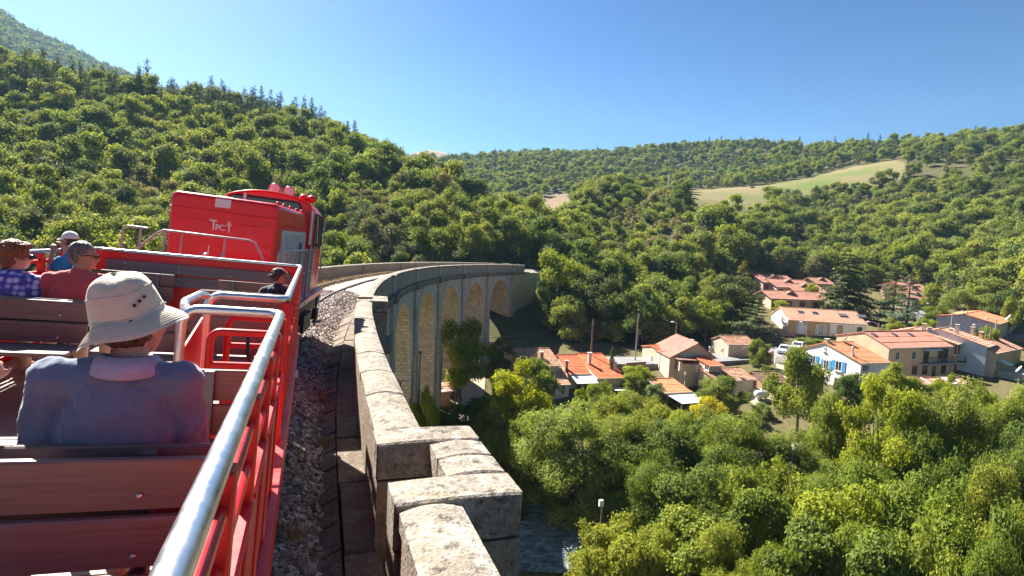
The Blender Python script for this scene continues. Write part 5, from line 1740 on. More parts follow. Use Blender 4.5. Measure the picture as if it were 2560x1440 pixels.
# frame, running board, walkway, wheels
MB().box((0, 2.9, 1.18), (2.26, 7.0, 0.1), 0).build('running_board', M_grey, loco)
MB().box((0, 2.9, 0.95), (2.0, 8.2, 0.36), 0).build('main_frame', M_black, loco)
MB().box((1.15, 2.4, 1.2), (0.03, 7.0, 0.12), 0).build('red_edge', M_redl, loco)
for y in (1.0, 2.6, 4.4, 6.0):
    for x in (-0.76, 0.76): obj('wheel', wheel, loco, (x, y, 0.44))
    MB().box((1.02, y, 0.5), (0.16, 0.3, 0.3), 0).build('axle_box', M_black, loco)
MB().box((0.95, 3.5, 0.62), (0.4, 1.2, 0.42), 0).build('fuel_tank', M_black, loco)
for y in (0.2, 0.55, 5.2):
    MB().box((1.12, y, 0.72), (0.05, 0.05, 0.9), 0).box((1.16, y, 0.4), (0.2, 0.3, 0.03), 0).build('step', M_black, loco)
for x in (-0.87, 0.87):
    MB().lathe([(0.05, 0), (0.06, 0.4), (0.2, 0.42), (0.2, 0.46), (0.0001, 0.47)], (x, -1.15, 0.98), 0, 16, MX).build('buffer', M_black, loco)
# front hood of the locomotive beyond the cab
rounded_hood(0.85, HB - 0.3, 2.6, 0.12, CY1 + 0.02, CY1 + 1.5).build('front_hood', M_redl, loco)
# pipework railings: rear platform
def rail_frame(pts, r=0.018, mt=M_grey, name='platform_rail'):
    return MB().tube(pts, r, 0, 8).build(name, mt, loco)
z1 = 2.57; yb = -0.95
rail_frame([(-1.2, yb, 1.2), (-1.2, yb, z1 - 0.06), (-1.14, yb, z1), (-0.84, yb, z1)])
rail_frame([(-1.18, yb, 2.0), (-0.72, yb + 0.02, z1 - 0.06), (-0.62, yb + 0.02, z1), (0.66, yb + 0.02, z1), (0.76, yb + 0.02, z1 - 0.03), (1.12, yb + 0.02, 1.9)])
for x in (-0.95, -0.6, -0.35, 0.3): rail_frame([(x, yb + 0.02, 1.2), (x, yb + 0.02, z1)], 0.016)
rail_frame([(-0.95, yb + 0.01, 1.2), (-0.95, yb + 0.01, z1)], 0.016)
# side fence of the platform with pickets
def fence_panel(x, y0, y1, z0, zt, n):
    f = rail_frame([(x, y0, z0), (x, y0, zt - 0.05), (x, y0 + 0.05, zt), (x, y1, zt), (x, y1, z0)], 0.02, M_grey, 'side_fence')
    for zz in (z0 + 0.05, (z0 + zt) / 2 + 0.05):
        MB().tube([(x, y0, zz), (x, y1, zz)], 0.016, 0, 6).build('fence_bar', M_grey, f)
    for k in range(1, n):
        y = y0 + (y1 - y0) * k / n
        MB().tube([(x, y, z0), (x, y, zt)], 0.012, 0, 6).build('picket', M_grey, f)
fence_panel(1.1, -0.7, 2.6, 1.25, 2.42, 12)
fence_panel(1.1, 3.0, 3.6, 1.25, 2.42, 3)
mb = MB()
for k in range(14): mb.box((1.172, -0.6 + k * 0.25, 1.2), (0.012, 0.1, 0.1), 0)
tag(mb.build('white_edge_marks', M_white, loco), kind='stuff')
# brake handle on the carriage front
MB().tube([(0, 0, 0), (0, 0, 0.16)], 0.008, 0, 6).lathe([(0.0001, -0.02), (0.04, -0.015), (0.045, 0.015), (0.0001, 0.03)], (-0.03, 0, 0.02), 0, 10).build('brake_valve', M_steel, car, None, loc=(0.0, YF + 0.25, 2.27))
MB().box((0.0, YF + 0.25, 2.05), (0.03, 0.4, 0.36), 0).build('valve_bracket', M_red, car)
# a hanging hose
MB().tube([(1.1, -0.2, 1.1), (1.18, -0.1, 0.7), (1.2, 0.05, 0.55), (1.15, 0.2, 0.8)], 0.02, 0, 6).build('hose', M_black, loco)
# ================================================================== passengers
def skin_mat(name, col):
    m = mat(name, col, 0.55, var=0.1, vscale=12)
    m.node_tree.nodes['Principled BSDF'].inputs['Subsurface Weight'].default_value = 0.12
    m.node_tree.nodes['Principled BSDF'].inputs['Subsurface Radius'].default_value = (0.012, 0.005, 0.003)
    return m
M_skin = skin_mat('skin', (0.48, 0.26, 0.18)); M_skin2 = skin_mat('skin_tanned', (0.4, 0.2, 0.13))
def cloth(name, col, rough=0.85, var=0.12, weave=260.0, fold=0.25):
    m = bpy.data.materials.new(name); t = NT(m)
    c = t.coord('Object')
    out = t.ramp(t.noise(40, 4, 0.8, c), [(0.3, tuple(x * (1 - var) for x in col)), (0.7, tuple(min(1, x * (1 + var)) for x in col))])
    t.link(out, t.b.inputs['Base Color']); t.b.inputs['Roughness'].default_value = rough
    t.b.inputs['Specular IOR Level'].default_value = 0.2
    t.b.inputs['Sheen Weight'].default_value = 0.35; t.b.inputs['Sheen Roughness'].default_value = 0.5
    mp = t.coord('Object', (9, 9, 3.2))
    f = t.noise(1.0, 4, 0.6, mp, 0.8)
    ad = t.node('ShaderNodeMath', _operation='MULTIPLY_ADD'); t.link(t.noise(weave, 2, 0.5, c), ad.inputs[0]); ad.inputs[1].default_value = 0.06; t.link(f, ad.inputs[2])
    t.bump(ad.outputs[0], fold, 0.05)
    return m
M_polo = cloth('blue_grey_pique', (0.13, 0.18, 0.27)); M_collar = cloth('pale_lilac_collar', (0.36, 0.35, 0.47), fold=0.1)
M_redtee = cloth('faded_red_cotton', (0.5, 0.075, 0.08)); M_bluetee = cloth('turquoise_cotton', (0.015, 0.19, 0.42)); M_navy = cloth('navy_cotton', (0.014, 0.018, 0.04))
M_beige = cloth('beige_trousers', (0.5, 0.42, 0.34)); M_hat = cloth('sun_hat_canvas', (0.6, 0.53, 0.42), 0.9, 0.06, 300, 0.22); M_whitecap = cloth('pale_cap', (0.68, 0.62, 0.6)); M_darkcap = cloth('dark_cap', (0.02, 0.025, 0.03))
M_jeans = cloth('dark_shorts', (0.03, 0.035, 0.06))
def flower_mat():
    m = bpy.data.materials.new('flower_print'); t = NT(m)
    c = t.coord('Object')
    v = t.n.new('ShaderNodeTexVoronoi'); v.inputs['Scale'].default_value = 19; v.inputs['Randomness'].default_value = 0.35; t.link(c, v.inputs['Vector'])
    col = t.ramp(v.outputs['Distance'], [(0.0, (0.55, 0.2, 0.3)), (0.16, (0.7, 0.62, 0.72)), (0.36, (0.45, 0.38, 0.68)), (0.52, (0.1, 0.09, 0.4)), (0.7, (0.06, 0.06, 0.28))])
    t.link(col, t.b.inputs['Base Color']); t.b.inputs['Roughness'].default_value = 0.8
    t.bump(t.noise(14, 3, 0.6, c), 0.3, 0.03)
    return m
M_flower = flower_mat()
def hairm(name, c0, c1):
    m = bpy.data.materials.new(name); t = NT(m)
    mp = t.coord('Object', (60, 60, 14))
    n = t.noise(1.4, 5, 0.7, mp, 0.5)
    t.link(t.ramp(n, [(0.35, c0), (0.68, c1)]), t.b.inputs['Base Color']); t.b.inputs['Roughness'].default_value = 0.45
    t.bump(n, 0.9, 0.02)
    return m
M_hairg = hairm('greying_hair', (0.05, 0.04, 0.035), (0.25, 0.23, 0.21)); M_haira = hairm('auburn_hair', (0.11, 0.03, 0.012), (0.36, 0.12, 0.045)); M_hairb = hairm('brown_hair', (0.03, 0.018, 0.012), (0.1, 0.06, 0.035))
M_lens = mat('dark_lens', (0.012, 0.012, 0.014), 0.12, var=0.0)

def rotz(v, a, tilt=0.0, pitch=0.0):
    M = Matrix.Rotation(a, 3, 'Z') @ Matrix.Rotation(pitch, 3, 'X') @ Matrix.Rotation(tilt, 3, 'Y')
    return M
def head(root, c, yaw, s=1.0, skin=M_skin, tilt=0.0, pitch=0.0, female=False):
    """face along +y turned by yaw; c is the middle of the skull"""
    M = rotz(None, yaw, tilt, pitch)
    def w(p): return tuple(np.array(M @ Vector(p)) * s + np.array(c))
    e = M.to_euler()
    def ell(p, r, rx=0): return ('ell', w(p), tuple(x * s for x in r), (M @ Matrix.Rotation(rx, 3, 'X')).to_euler())
    parts = [ell((0, -0.012, 0.02), (0.076, 0.095, 0.088)), ell((0, 0.028, -0.045), (0.058, 0.062, 0.07)), ell((0, 0.05, -0.088), (0.032, 0.03, 0.026)),
             ell((0, 0.094, -0.022), (0.012, 0.018, 0.024), 0.35), ell((0, 0.1, -0.036), (0.016, 0.014, 0.011)), ell((0, 0.079, -0.066), (0.024, 0.012, 0.008)), ell((0, 0.078, -0.076), (0.02, 0.011, 0.007)),
             ell((0.03, 0.07, 0.012), (0.026, 0.016, 0.01)), ell((-0.03, 0.07, 0.012), (0.026, 0.016, 0.01)), ell((0.045, 0.052, -0.03), (0.022, 0.022, 0.02)), ell((-0.045, 0.052, -0.03), (0.022, 0.022, 0.02)),
             ell((0.079, -0.01, -0.02), (0.009, 0.02, 0.033)), ell((-0.079, -0.01, -0.02), (0.009, 0.02, 0.033))]
    return parts, w, M, ell
def eyes(root, w, s):
    mb = MB()
    for sx in (-1, 1):
        mb.ball(w((sx * 0.03, 0.079, -0.008)), 0.011 * s, 0, 8)
    mb.build('eyes', M_lens, root)
def hand_parts(wr, d, up, s=1.0, curl=0.5, thumb=1):
    """palm, four bent fingers and a thumb: wr wrist, d direction, up back of the hand"""
    d = np.asarray(d, float); d /= np.linalg.norm(d); up = np.asarray(up, float); up = up - d * (up @ d); up /= np.linalg.norm(up)
    sd = np.cross(d, up)
    wr = np.asarray(wr, float)
    P = [('cap', wr, wr + d * 0.03 * s, 0.024 * s, 0.026 * s)]
    pc = wr + d * 0.05 * s
    for k in range(4): P.append(('cap', wr + d * 0.02 * s + sd * (k - 1.5) * 0.014 * s, wr + d * 0.082 * s + sd * (k - 1.5) * 0.019 * s, 0.014 * s, 0.0115 * s))
    for k, ln in enumerate((0.062, 0.076, 0.07, 0.054)):
        b = wr + d * 0.082 * s + sd * (k - 1.5) * 0.019 * s
        a1 = curl; d1 = d * math.cos(a1) - up * math.sin(a1); m = b + d1 * ln * 0.45 * s
        a2 = curl * 2.1; d2 = d * math.cos(a2) - up * math.sin(a2); t = m + d2 * ln * 0.55 * s
        P += [('cap', b, m, 0.0098 * s, 0.009 * s), ('cap', m, t, 0.009 * s, 0.0072 * s)]
    b = wr + d * 0.025 * s + sd * thumb * 0.026 * s
    m = b + (d * 0.6 + sd * thumb * 0.7 - up * 0.3) * 0.036 * s; t = m + (d * 0.9 + sd * thumb * 0.2 - up * 0.4) * 0.03 * s
    P += [('cap', b, m, 0.013 * s, 0.0105 * s), ('cap', m, t, 0.0105 * s, 0.008 * s)]
    return P
def V3(*a): return np.array(a, float)
def person(label, base, pelvis, chest, neck, headc, yaw, sh, elb, hnd, knee, foot, skin, shirt, pants, s=1.0, sleeve=0.55, tilt=0.0, pitch=0.0, hair=None, hairtype='short', build=1.0, group=None, fold=0.018, hcurl=0.5, vox=0.011, hup=((0, 0, 1), (0, 0, 1))):
    r = wthing('person', label, 'person', base)
    o = V3(*base)
    pelvis, chest, neck, headc = [V3(*p) - o for p in (pelvis, chest, neck, headc)]
    sh, elb, hnd, knee, foot = [[V3(*p) - o for p in q] for q in (sh, elb, hnd, knee, foot)]
    b = build * s
    hp, w, M, ell = head(r, headc, yaw, s, skin, tilt, pitch)
    body = list(hp)
    body += [('cap', neck - V3(0, 0, 0.06) * s, headc + np.array(M @ Vector((0, -0.02, -0.06))) * s, 0.062 * s, 0.05 * s)]
    tor = [('ell', pelvis, (0.165 * b, 0.12 * b, 0.12 * s), (0, 0, 0)), ('ell', (pelvis + chest) / 2, (0.15 * b, 0.11 * b, 0.18 * s), (0, 0, 0)), ('ell', chest, (0.165 * b, 0.115 * b, 0.17 * s), (0, 0, 0)),
           ('cap', chest + V3(0, 0, 0.09) * s, neck - V3(0, 0, 0.03) * s, 0.1 * s, 0.065 * s), ('cap', neck + (sh[0] - neck) * 0.25 - V3(0, 0, 0.03) * s, sh[0] - V3(0, 0, 0.012) * s, 0.062 * s, 0.058 * s), ('cap', neck + (sh[1] - neck) * 0.25 - V3(0, 0, 0.03) * s, sh[1] - V3(0, 0, 0.012) * s, 0.062 * s, 0.058 * s),
           ('cap', chest + V3(0.02, -0.05, 0.05) * s, chest + V3(0.06, -0.04, 0.1) * s, 0.06 * s, 0.05 * s), ('cap', chest + V3(-0.02, -0.05, 0.05) * s, chest + V3(-0.06, -0.04, 0.1) * s, 0.06 * s, 0.05 * s)]
    arms = []
    slv = []
    for k in range(2):
        arms += [('cap', sh[k], elb[k], 0.054 * s, 0.043 * s), ('cap', elb[k], hnd[k], 0.042 * s, 0.028 * s)]
        arms += hand_parts(hnd[k], hnd[k] - elb[k], hup[k], s, hcurl, 1 if k == 0 else -1)
        m = sh[k] + (elb[k] - sh[k]) * sleeve
        slv += [('cap', sh[k], m, 0.064 * s, 0.062 * s)]
    legs = []
    for k in range(2):
        hpj = pelvis + V3((-0.09 if k == 0 else 0.09) * s, 0.02, -0.02)
        legs += [('cap', hpj, knee[k], 0.088 * b, 0.062 * s), ('cap', knee[k], foot[k], 0.055 * s, 0.04 * s), ('cap', foot[k], foot[k] + V3(0, 0.15, -0.02) * s, 0.04 * s, 0.034 * s)]
    bo = lump('body', body + tor + arms + legs, vox, skin, r, 4)
    # clothes: slightly larger shells
    def grow(ps, g): return [(p[0], p[1], p[2], p[3] + g, p[4] + g) if p[0] == 'cap' else (p[0], p[1], tuple(x + g for x in p[2]), p[3]) for p in ps]
    lump('shirt', grow(tor, 0.014) + grow(slv, 0.01), vox * 0.85, shirt, r, 4, (fold, 0.085))
    lump('trousers', grow(legs[:2] + legs[3:5], 0.012) + grow(tor[:1], 0.012), vox, pants, r, 5, (0.01, 0.06))
    eyes(r, w, s)
    if hair is not None:
        if hairtype == 'short':
            hs = [ell((0, -0.026, 0.036), (0.083, 0.094, 0.086)), ell((0, -0.062, -0.02), (0.07, 0.05, 0.062))]
        elif hairtype == 'fringe':
            hs = [ell((0, -0.035, -0.03), (0.08, 0.07, 0.06)), ell((0, -0.05, 0.0), (0.082, 0.07, 0.05))]
        else:
            hs = [ell((0, -0.03, 0.04), (0.098, 0.108, 0.098)), ell((0, -0.062, -0.045), (0.086, 0.06, 0.075)), ell((0.05, 0.0, 0.03), (0.052, 0.07, 0.07)), ell((-0.05, 0.0, 0.03), (0.052, 0.07, 0.07)), ell((0.01, 0.05, 0.085), (0.06, 0.05, 0.035))]
        lump('hair', hs, 0.009, hair, r, 3, (0.02, 0.02))
    return r, w, M

# ---- the man in the sun hat, seen from behind
r, w, M = person('man from behind in a cream sun hat and blue grey polo shirt', (0.9, 2.2, FZ), (0.885, 2.16, 1.74), (0.885, 2.13, 2.02), (0.895, 2.13, 2.22), (0.895, 2.17, 2.36), R_(-28),
       [(0.7, 2.13, 2.17), (1.045, 2.13, 2.165)], [(0.665, 2.17, 1.9), (1.075, 2.18, 1.88)], [(0.74, 2.4, 1.82), (1.02, 2.42, 1.8)], [(0.78, 2.62, 1.7), (1.0, 2.62, 1.7)], [(0.78, 2.66, 1.26), (1.0, 2.66, 1.26)],
       M_skin, M_polo, M_beige, 1.0, 0.98, R_(-6), 0.0, M_hairb, 'fringe', 1.0, vox=0.0075, fold=0.027)
# sleeve hems
for sh_, el_ in (((0.7, 2.13, 2.17), (0.665, 2.17, 1.9)), ((1.045, 2.13, 2.165), (1.075, 2.18, 1.88))):
    a_ = V3(*sh_) - V3(0.9, 2.2, FZ); b_ = V3(*el_) - V3(0.9, 2.2, FZ); d_ = (b_ - a_) / np.linalg.norm(b_ - a_)
    MB().tube([a_ + (b_ - a_) * 0.9, a_ + (b_ - a_) * 1.04], [0.0765, 0.0785], 0, 18).build('sleeve_hem', M_polo, r)
# collar
mb = MB(); n = 26
cc = np.array([0.895 - 0.9, 2.125 - 2.2, 2.215 - FZ])
ring = []
for k in range(n):
    a = 2 * PI * k / n
    back = max(0, -math.sin(a))
    ring.append([(cc[0] + 0.07 * math.cos(a), cc[1] + 0.066 * math.sin(a), cc[2] + 0.045 - 0.02 * max(0, math.sin(a))), (cc[0] + 0.082 * math.cos(a), cc[1] + 0.078 * math.sin(a), cc[2] + 0.046 - 0.02 * max(0, math.sin(a))),
                 (cc[0] + (0.108 + 0.006 * back) * math.cos(a), cc[1] + (0.096 + 0.014 * back) * math.sin(a), cc[2] - 0.002 - 0.012 * back), (cc[0] + (0.1 + 0.006 * back) * math.cos(a), cc[1] + (0.088 + 0.014 * back) * math.sin(a), cc[2] - 0.009 - 0.012 * back)])
V = [p for q in ring for p in q]
mb.add(V, [(k * 4 + j, ((k + 1) % n) * 4 + j, ((k + 1) % n) * 4 + (j + 1) % 4, k * 4 + (j + 1) % 4) for k in range(n) for j in range(4)], 0, True)
mb.build('collar', M_collar, r)
# hat
def bucket_hat(root, c, rot, s=1.0):
    h = obj('sun_hat', None, root) if False else None
    n = 56
    prof = [(0.0, 0.139), (0.03, 0.137), (0.055, 0.131), (0.074, 0.119), (0.086, 0.101), (0.094, 0.078), (0.099, 0.054), (0.103, 0.03), (0.106, 0.01), (0.107, -0.004), (0.116, -0.011), (0.128, -0.019), (0.141, -0.029), (0.153, -0.04), (0.162, -0.05), (0.165, -0.054), (0.163, -0.056), (0.152, -0.046), (0.139, -0.035), (0.125, -0.025), (0.104, -0.014), (0.1, 0.02), (0.09, 0.085)]
    rg = np.random.default_rng(4)
    V = []
    ph = rg.uniform(0, 6.28, 6)
    for i, (rr_, z) in enumerate(prof):
        for k in range(n):
            a = 2 * PI * k / n
            wob = 1 + 0.02 * math.sin(2 * a + ph[0]) + 0.012 * math.sin(5 * a + ph[1]) * (1 if z > 0.05 else 0.6) + 0.01 * math.sin(9 * a + ph[2]) * (z > 0.06)
            dz = 0.006 * math.sin(3 * a + ph[3]) + (0.012 * math.sin(2 * a + ph[4]) + 0.006 * math.sin(4 * a + ph[5]) if rr_ > 0.11 else 0) + (0.007 * math.sin(4 * a + ph[1]) * (rr_ / 0.1) if z > 0.09 else 0)
            V.append((rr_ * wob * math.cos(a) * 0.96, rr_ * wob * math.sin(a) * 1.06, z + dz))
    F = [(i * n + k, i * n + (k + 1) % n, (i + 1) * n + (k + 1) % n, (i + 1) * n + k) for i in range(len(prof) - 1) for k in range(n)]
    F = [f[::-1] for f in F]
    mb = MB(); mb.add(V, F, 0, True)
    me = mb.mesh('sun_hat', M_hat)
    o = obj('sun_hat', me, root, c, rot, (s, s, s))
    md = o.modifiers.new('sub', 'SUBSURF'); md.levels = 1; md.render_levels = 2
    # stitched rows on the brim, band seam
    for rr_, z in ((0.118, -0.0122), (0.125, -0.0171), (0.132, -0.022), (0.1385, -0.027), (0.145, -0.0329), (0.151, -0.0381), (0.157, -0.0443), (0.1075, 0.004), (0.0945, 0.08)):
        st = MB()
        pts = []
        for k in range(n + 1):
            a = 2 * PI * k / n
            wob = 1 + 0.02 * math.sin(2 * a + ph[0]) + 0.012 * math.sin(5 * a + ph[1]) * (1 if z > 0.05 else 0.6) + 0.01 * math.sin(9 * a + ph[2]) * (z > 0.06)
            dz = 0.006 * math.sin(3 * a + ph[3]) + (0.012 * math.sin(2 * a + ph[4]) + 0.006 * math.sin(4 * a + ph[5]) if rr_ > 0.11 else 0)
            pts.append((rr_ * wob * math.cos(a) * 0.96, rr_ * wob * math.sin(a) * 1.06, z + dz + 0.0008))
        st.tube(pts, 0.0013, 0, 5, False).build('stitching', M_hat, o)
    for k in range(3):
        a = R_(-38 + k * 10)
        e = MB(); e.lathe([(0.0001, 0.003), (0.0035, 0.003), (0.0055, 0.002), (0.006, 0.0)], (0, 0, 0), 0, 10, Matrix.Rotation(PI / 2, 3, 'X'))
        rr_ = 0.1035
        e.build('eyelet', M_lens, o, None, loc=(rr_ * math.cos(a) * 0.97, rr_ * math.sin(a) * 1.07, 0.038 + 0.008 * k), rot=(0, 0, a + PI / 2))
    return o
hc = w((-0.012, -0.014, 0.026))
bucket_hat(r, hc, (R_(13), R_(-16), R_(-20)), 1.0)

# ---- the woman in the flowered top
r, w, M = person('woman with short auburn hair and sunglasses in a purple flowered top', (-0.85, 5.8, FZ), (-0.85, 5.72, 1.76), (-0.85, 5.7, 2.0), (-0.86, 5.72, 2.16), (-0.85, 5.74, 2.3), R_(-62),
       [(-1.03, 5.7, 2.09), (-0.68, 5.72, 2.08)], [(-1.06, 5.78, 1.86), (-0.64, 5.82, 1.84)], [(-0.95, 5.98, 1.8), (-0.74, 5.98, 1.78)], [(-0.95, 6.2, 1.72), (-0.76, 6.2, 1.72)], [(-0.95, 6.24, 1.27), (-0.76, 6.24, 1.27)],
       M_skin, M_flower, M_beige, 0.98, 0.42, 0, 0, M_haira, 'full', 1.0)
def glasses(root, w, s=1.0, dark=True):
    mb = MB()
    for sx in (-1, 1):
        mb.ball(w((sx * 0.033, 0.094, -0.006)), 0.026 * s, 0, 10, (1, 0.9, 0.8))
        mb.tube([w((sx * 0.058, 0.085, 0.0)), w((sx * 0.082, 0.04, 0.002)), w((sx * 0.084, -0.02, 0.0))], 0.004 * s, 0, 6)
    mb.tube([w((-0.02, 0.1, 0.0)), w((0.02, 0.1, 0.0))], 0.004 * s, 0, 6)
    mb.build('sunglasses' if dark else 'spectacles', M_lens, root)
glasses(r, w)
# ---- the man in the red T-shirt
r, w, M = person('man with short greying hair and spectacles in a faded red T-shirt', (-0.42, 5.8, FZ), (-0.42, 5.72, 1.76), (-0.42, 5.7, 2.01), (-0.41, 5.71, 2.2), (-0.385, 5.74, 2.35), R_(-75),
       [(-0.6, 5.7, 2.12), (-0.24, 5.71, 2.13)], [(-0.63, 5.78, 1.88), (-0.2, 5.8, 1.88)], [(-0.52, 5.98, 1.8), (-0.3, 5.98, 1.8)], [(-0.52, 6.2, 1.72), (-0.32, 6.2, 1.72)], [(-0.52, 6.24, 1.27), (-0.32, 6.24, 1.27)],
       M_skin2, M_redtee, M_beige, 1.0, 0.6, 0, 0, M_hairg, 'short', 1.04)
mb = MB()
for sx in (-1, 1):
    mb.tube([w((sx * 0.033 + 0.024 * math.cos(a), 0.098, -0.008 + 0.018 * math.sin(a))) for a in np.linspace(0, 2 * PI, 13)], 0.003, 0, 5)
    mb.tube([w((sx * 0.057, 0.094, 0.0)), w((sx * 0.083, 0.03, 0.003)), w((sx * 0.085, -0.025, -0.004))], 0.0045, 0, 6)
mb.build('spectacles', M_lens, r)
# ---- the boy in blue at the rail
r, w, M = person('boy in a pale cap and turquoise T-shirt at the rail, hand at mouth', (-1.08, 7.62, FZ), (-1.08, 7.62, 1.78), (-1.1, 7.64, 2.04), (-1.12, 7.65, 2.22), (-1.15, 7.67, 2.385), R_(66),
       [(-1.16, 7.52, 2.15), (-1.08, 7.78, 2.15)], [(-1.26, 7.5, 2.02), (-1.18, 7.86, 2.0)], [(-1.275, 7.6, 2.25), (-1.26, 7.84, 2.27)], [(-1.1, 7.58, 1.52), (-1.05, 7.7, 1.5)], [(-1.08, 7.52, 1.27), (-1.04, 7.72, 1.27)],
       M_skin2, M_bluetee, M_jeans, 0.84, 0.5, 0, 0, M_hairb, 'fringe', 0.86, hcurl=0.7)
def cap(root, w, M, m, s=1.0, back=False, patch=None):
    """baseball cap: domed crown, bill, button"""
    n = 22
    prof = [(0.0001, 0.118), (0.03, 0.114), (0.058, 0.1), (0.078, 0.074), (0.088, 0.045), (0.091, 0.022), (0.089, 0.018), (0.08, 0.05)]
    V = []
    for rr_, z in prof:
        for k in range(n):
            a = 2 * PI * k / n
            V.append(w((rr_ * math.cos(a) * 0.95, rr_ * math.sin(a) * 1.12 - 0.012, z + 0.008)))
    mb = MB(); mb.add(V, [(i * n + k, (i + 1) * n + k, (i + 1) * n + (k + 1) % n, i * n + (k + 1) % n) for i in range(len(prof) - 1) for k in range(n)], 0, True)
    c = mb.build('cap', m, root)
    sg = -1 if back else 1
    bl = MB(); top = []; bot = []
    for k in range(13):
        a = R_(10 + 160 * k / 12)
        for lst, dz in ((top, 0.0), (bot, -0.006)):
            lst.append([w((0.083 * math.cos(a), sg * 0.098 * math.sin(a) - 0.012, 0.03 + dz)), w((0.082 * math.cos(a), sg * (0.098 + 0.085 * math.sin(a)) * math.sin(a) - 0.012, 0.024 - 0.016 * abs(math.cos(a)) - 0.02 * math.sin(a) + dz))])
    V = [p for q in top for p in q] + [p for q in bot for p in q]
    F = []
    for k in range(12):
        F += [(2 * k, 2 * k + 1, 2 * k + 3, 2 * k + 2), (26 + 2 * k, 26 + 2 * k + 2, 26 + 2 * k + 3, 26 + 2 * k + 1), (2 * k + 1, 27 + 2 * k, 29 + 2 * k, 2 * k + 3)]
    bl.add(V, F, 0, True); bl.build('cap_bill', m, c)
    MB().ball(w((0, -0.012, 0.128)), 0.008 * s, 0, 8).build('cap_button', m, c)
    if patch:
        for (x, z, col, r_) in patch:
            MB().ball(w((x, -0.012 + sg * -0.09 + (0.05 if z > 0.07 else 0), z)), r_, 0, 8, (1, 0.5, 1)).build('cap_emblem', col, c)
    return c
cap(r, w, M, M_whitecap, 0.84)
# ---- the boy in the dark cap
M_emb1 = mat('emblem_red', (0.5, 0.02, 0.03), 0.7); M_emb2 = mat('emblem_yellow', (0.55, 0.4, 0.05), 0.7)
r, w, M = person('boy in a dark cap worn backward and navy shirt on the bench by the rail', (1.06, 7.5, FZ), (1.06, 7.42, 1.72), (1.06, 7.42, 1.92), (1.07, 7.44, 2.07), (1.075, 7.47, 2.19), R_(-50),
       [(0.93, 7.42, 1.99), (1.19, 7.43, 1.99)], [(0.9, 7.48, 1.8), (1.21, 7.52, 1.8)], [(0.98, 7.66, 1.74), (1.14, 7.66, 1.74)], [(1.0, 7.84, 1.7), (1.14, 7.84, 1.7)], [(1.0, 7.88, 1.3), (1.14, 7.88, 1.3)],
       M_skin2, M_navy, M_jeans, 0.84, 0.6, 0, 0, M_hairb, 'short', 0.86)
cap(r, w, M, M_darkcap, 0.84, True, [(0.045, 0.06, M_emb1, 0.022), (0.075, 0.055, M_emb2, 0.014)])
glasses(r, w, 0.84)
# ---- a passenger at the left edge: only the raised fist shows
r, w, M = person('passenger at the left edge with a raised fist, mostly outside the picture', (0.31, 2.25, FZ), (0.25, 2.16, 1.74), (0.23, 2.13, 2.02), (0.22, 2.13, 2.21), (0.22, 2.16, 2.36), R_(20),
       [(0.05, 2.13, 2.17), (0.39, 2.14, 2.16)], [(0.06, 2.2, 1.9), (0.45, 2.24, 1.93)], [(0.14, 2.42, 1.82), (0.495, 2.18, 2.13)], [(0.24, 2.62, 1.7), (0.4, 2.62, 1.7)], [(0.24, 2.66, 1.26), (0.4, 2.66, 1.26)],
       M_skin, M_navy, M_jeans, 1.0, 0.45, 0, 0, M_hairb, 'short', 1.0, hcurl=1.0)
# ================================================================== village
def c1(x, y): return (1060 + x / 4.5, 780 + y / 4.5)
def c2(x, y): return (1560 + x / 5.12, 800 + y / 5.12)
def c3(x, y): return (1820 + x / 3.459, 650 + y / 3.459)
def c4(x, y): return (2280 + x / 6.0, 760 + y / 6.0)
def c5(x, y): return (1880 + x / 5.12, 660 + y / 5.12)

def wallm(name, col, **k): return mat(name, col, 0.92, var=0.1, vscale=0.7, bump=0.35, bscale=9, spec=0.15, dirt=(tuple(x * 0.72 for x in col), 0.9, 0.52, 0.8), **k)
M_cream = wallm('cream_render', (0.56, 0.46, 0.34)); M_white_w = wallm('white_render', (0.74, 0.72, 0.68)); M_ochre = wallm('ochre_render', (0.5, 0.33, 0.17)); M_yellow = wallm('pale_yellow_render', (0.62, 0.5, 0.33))
M_shadewhite = wallm('white_gable_render', (0.62, 0.63, 0.65)); M_lav = wallm('lavender_render', (0.5, 0.45, 0.47)); M_beigew = wallm('beige_render', (0.52, 0.42, 0.33)); M_pale = wallm('pale_grey_render', (0.55, 0.55, 0.5))  # the white gable has the blue cast of its shade in its colour
M_brick = mat('old_brick', (0.36, 0.2, 0.13), 0.9, var=0.3, vscale=3.0, bump=0.6, bscale=12, dirt=((0.4, 0.32, 0.25), 2.0, 0.5, 0.75))
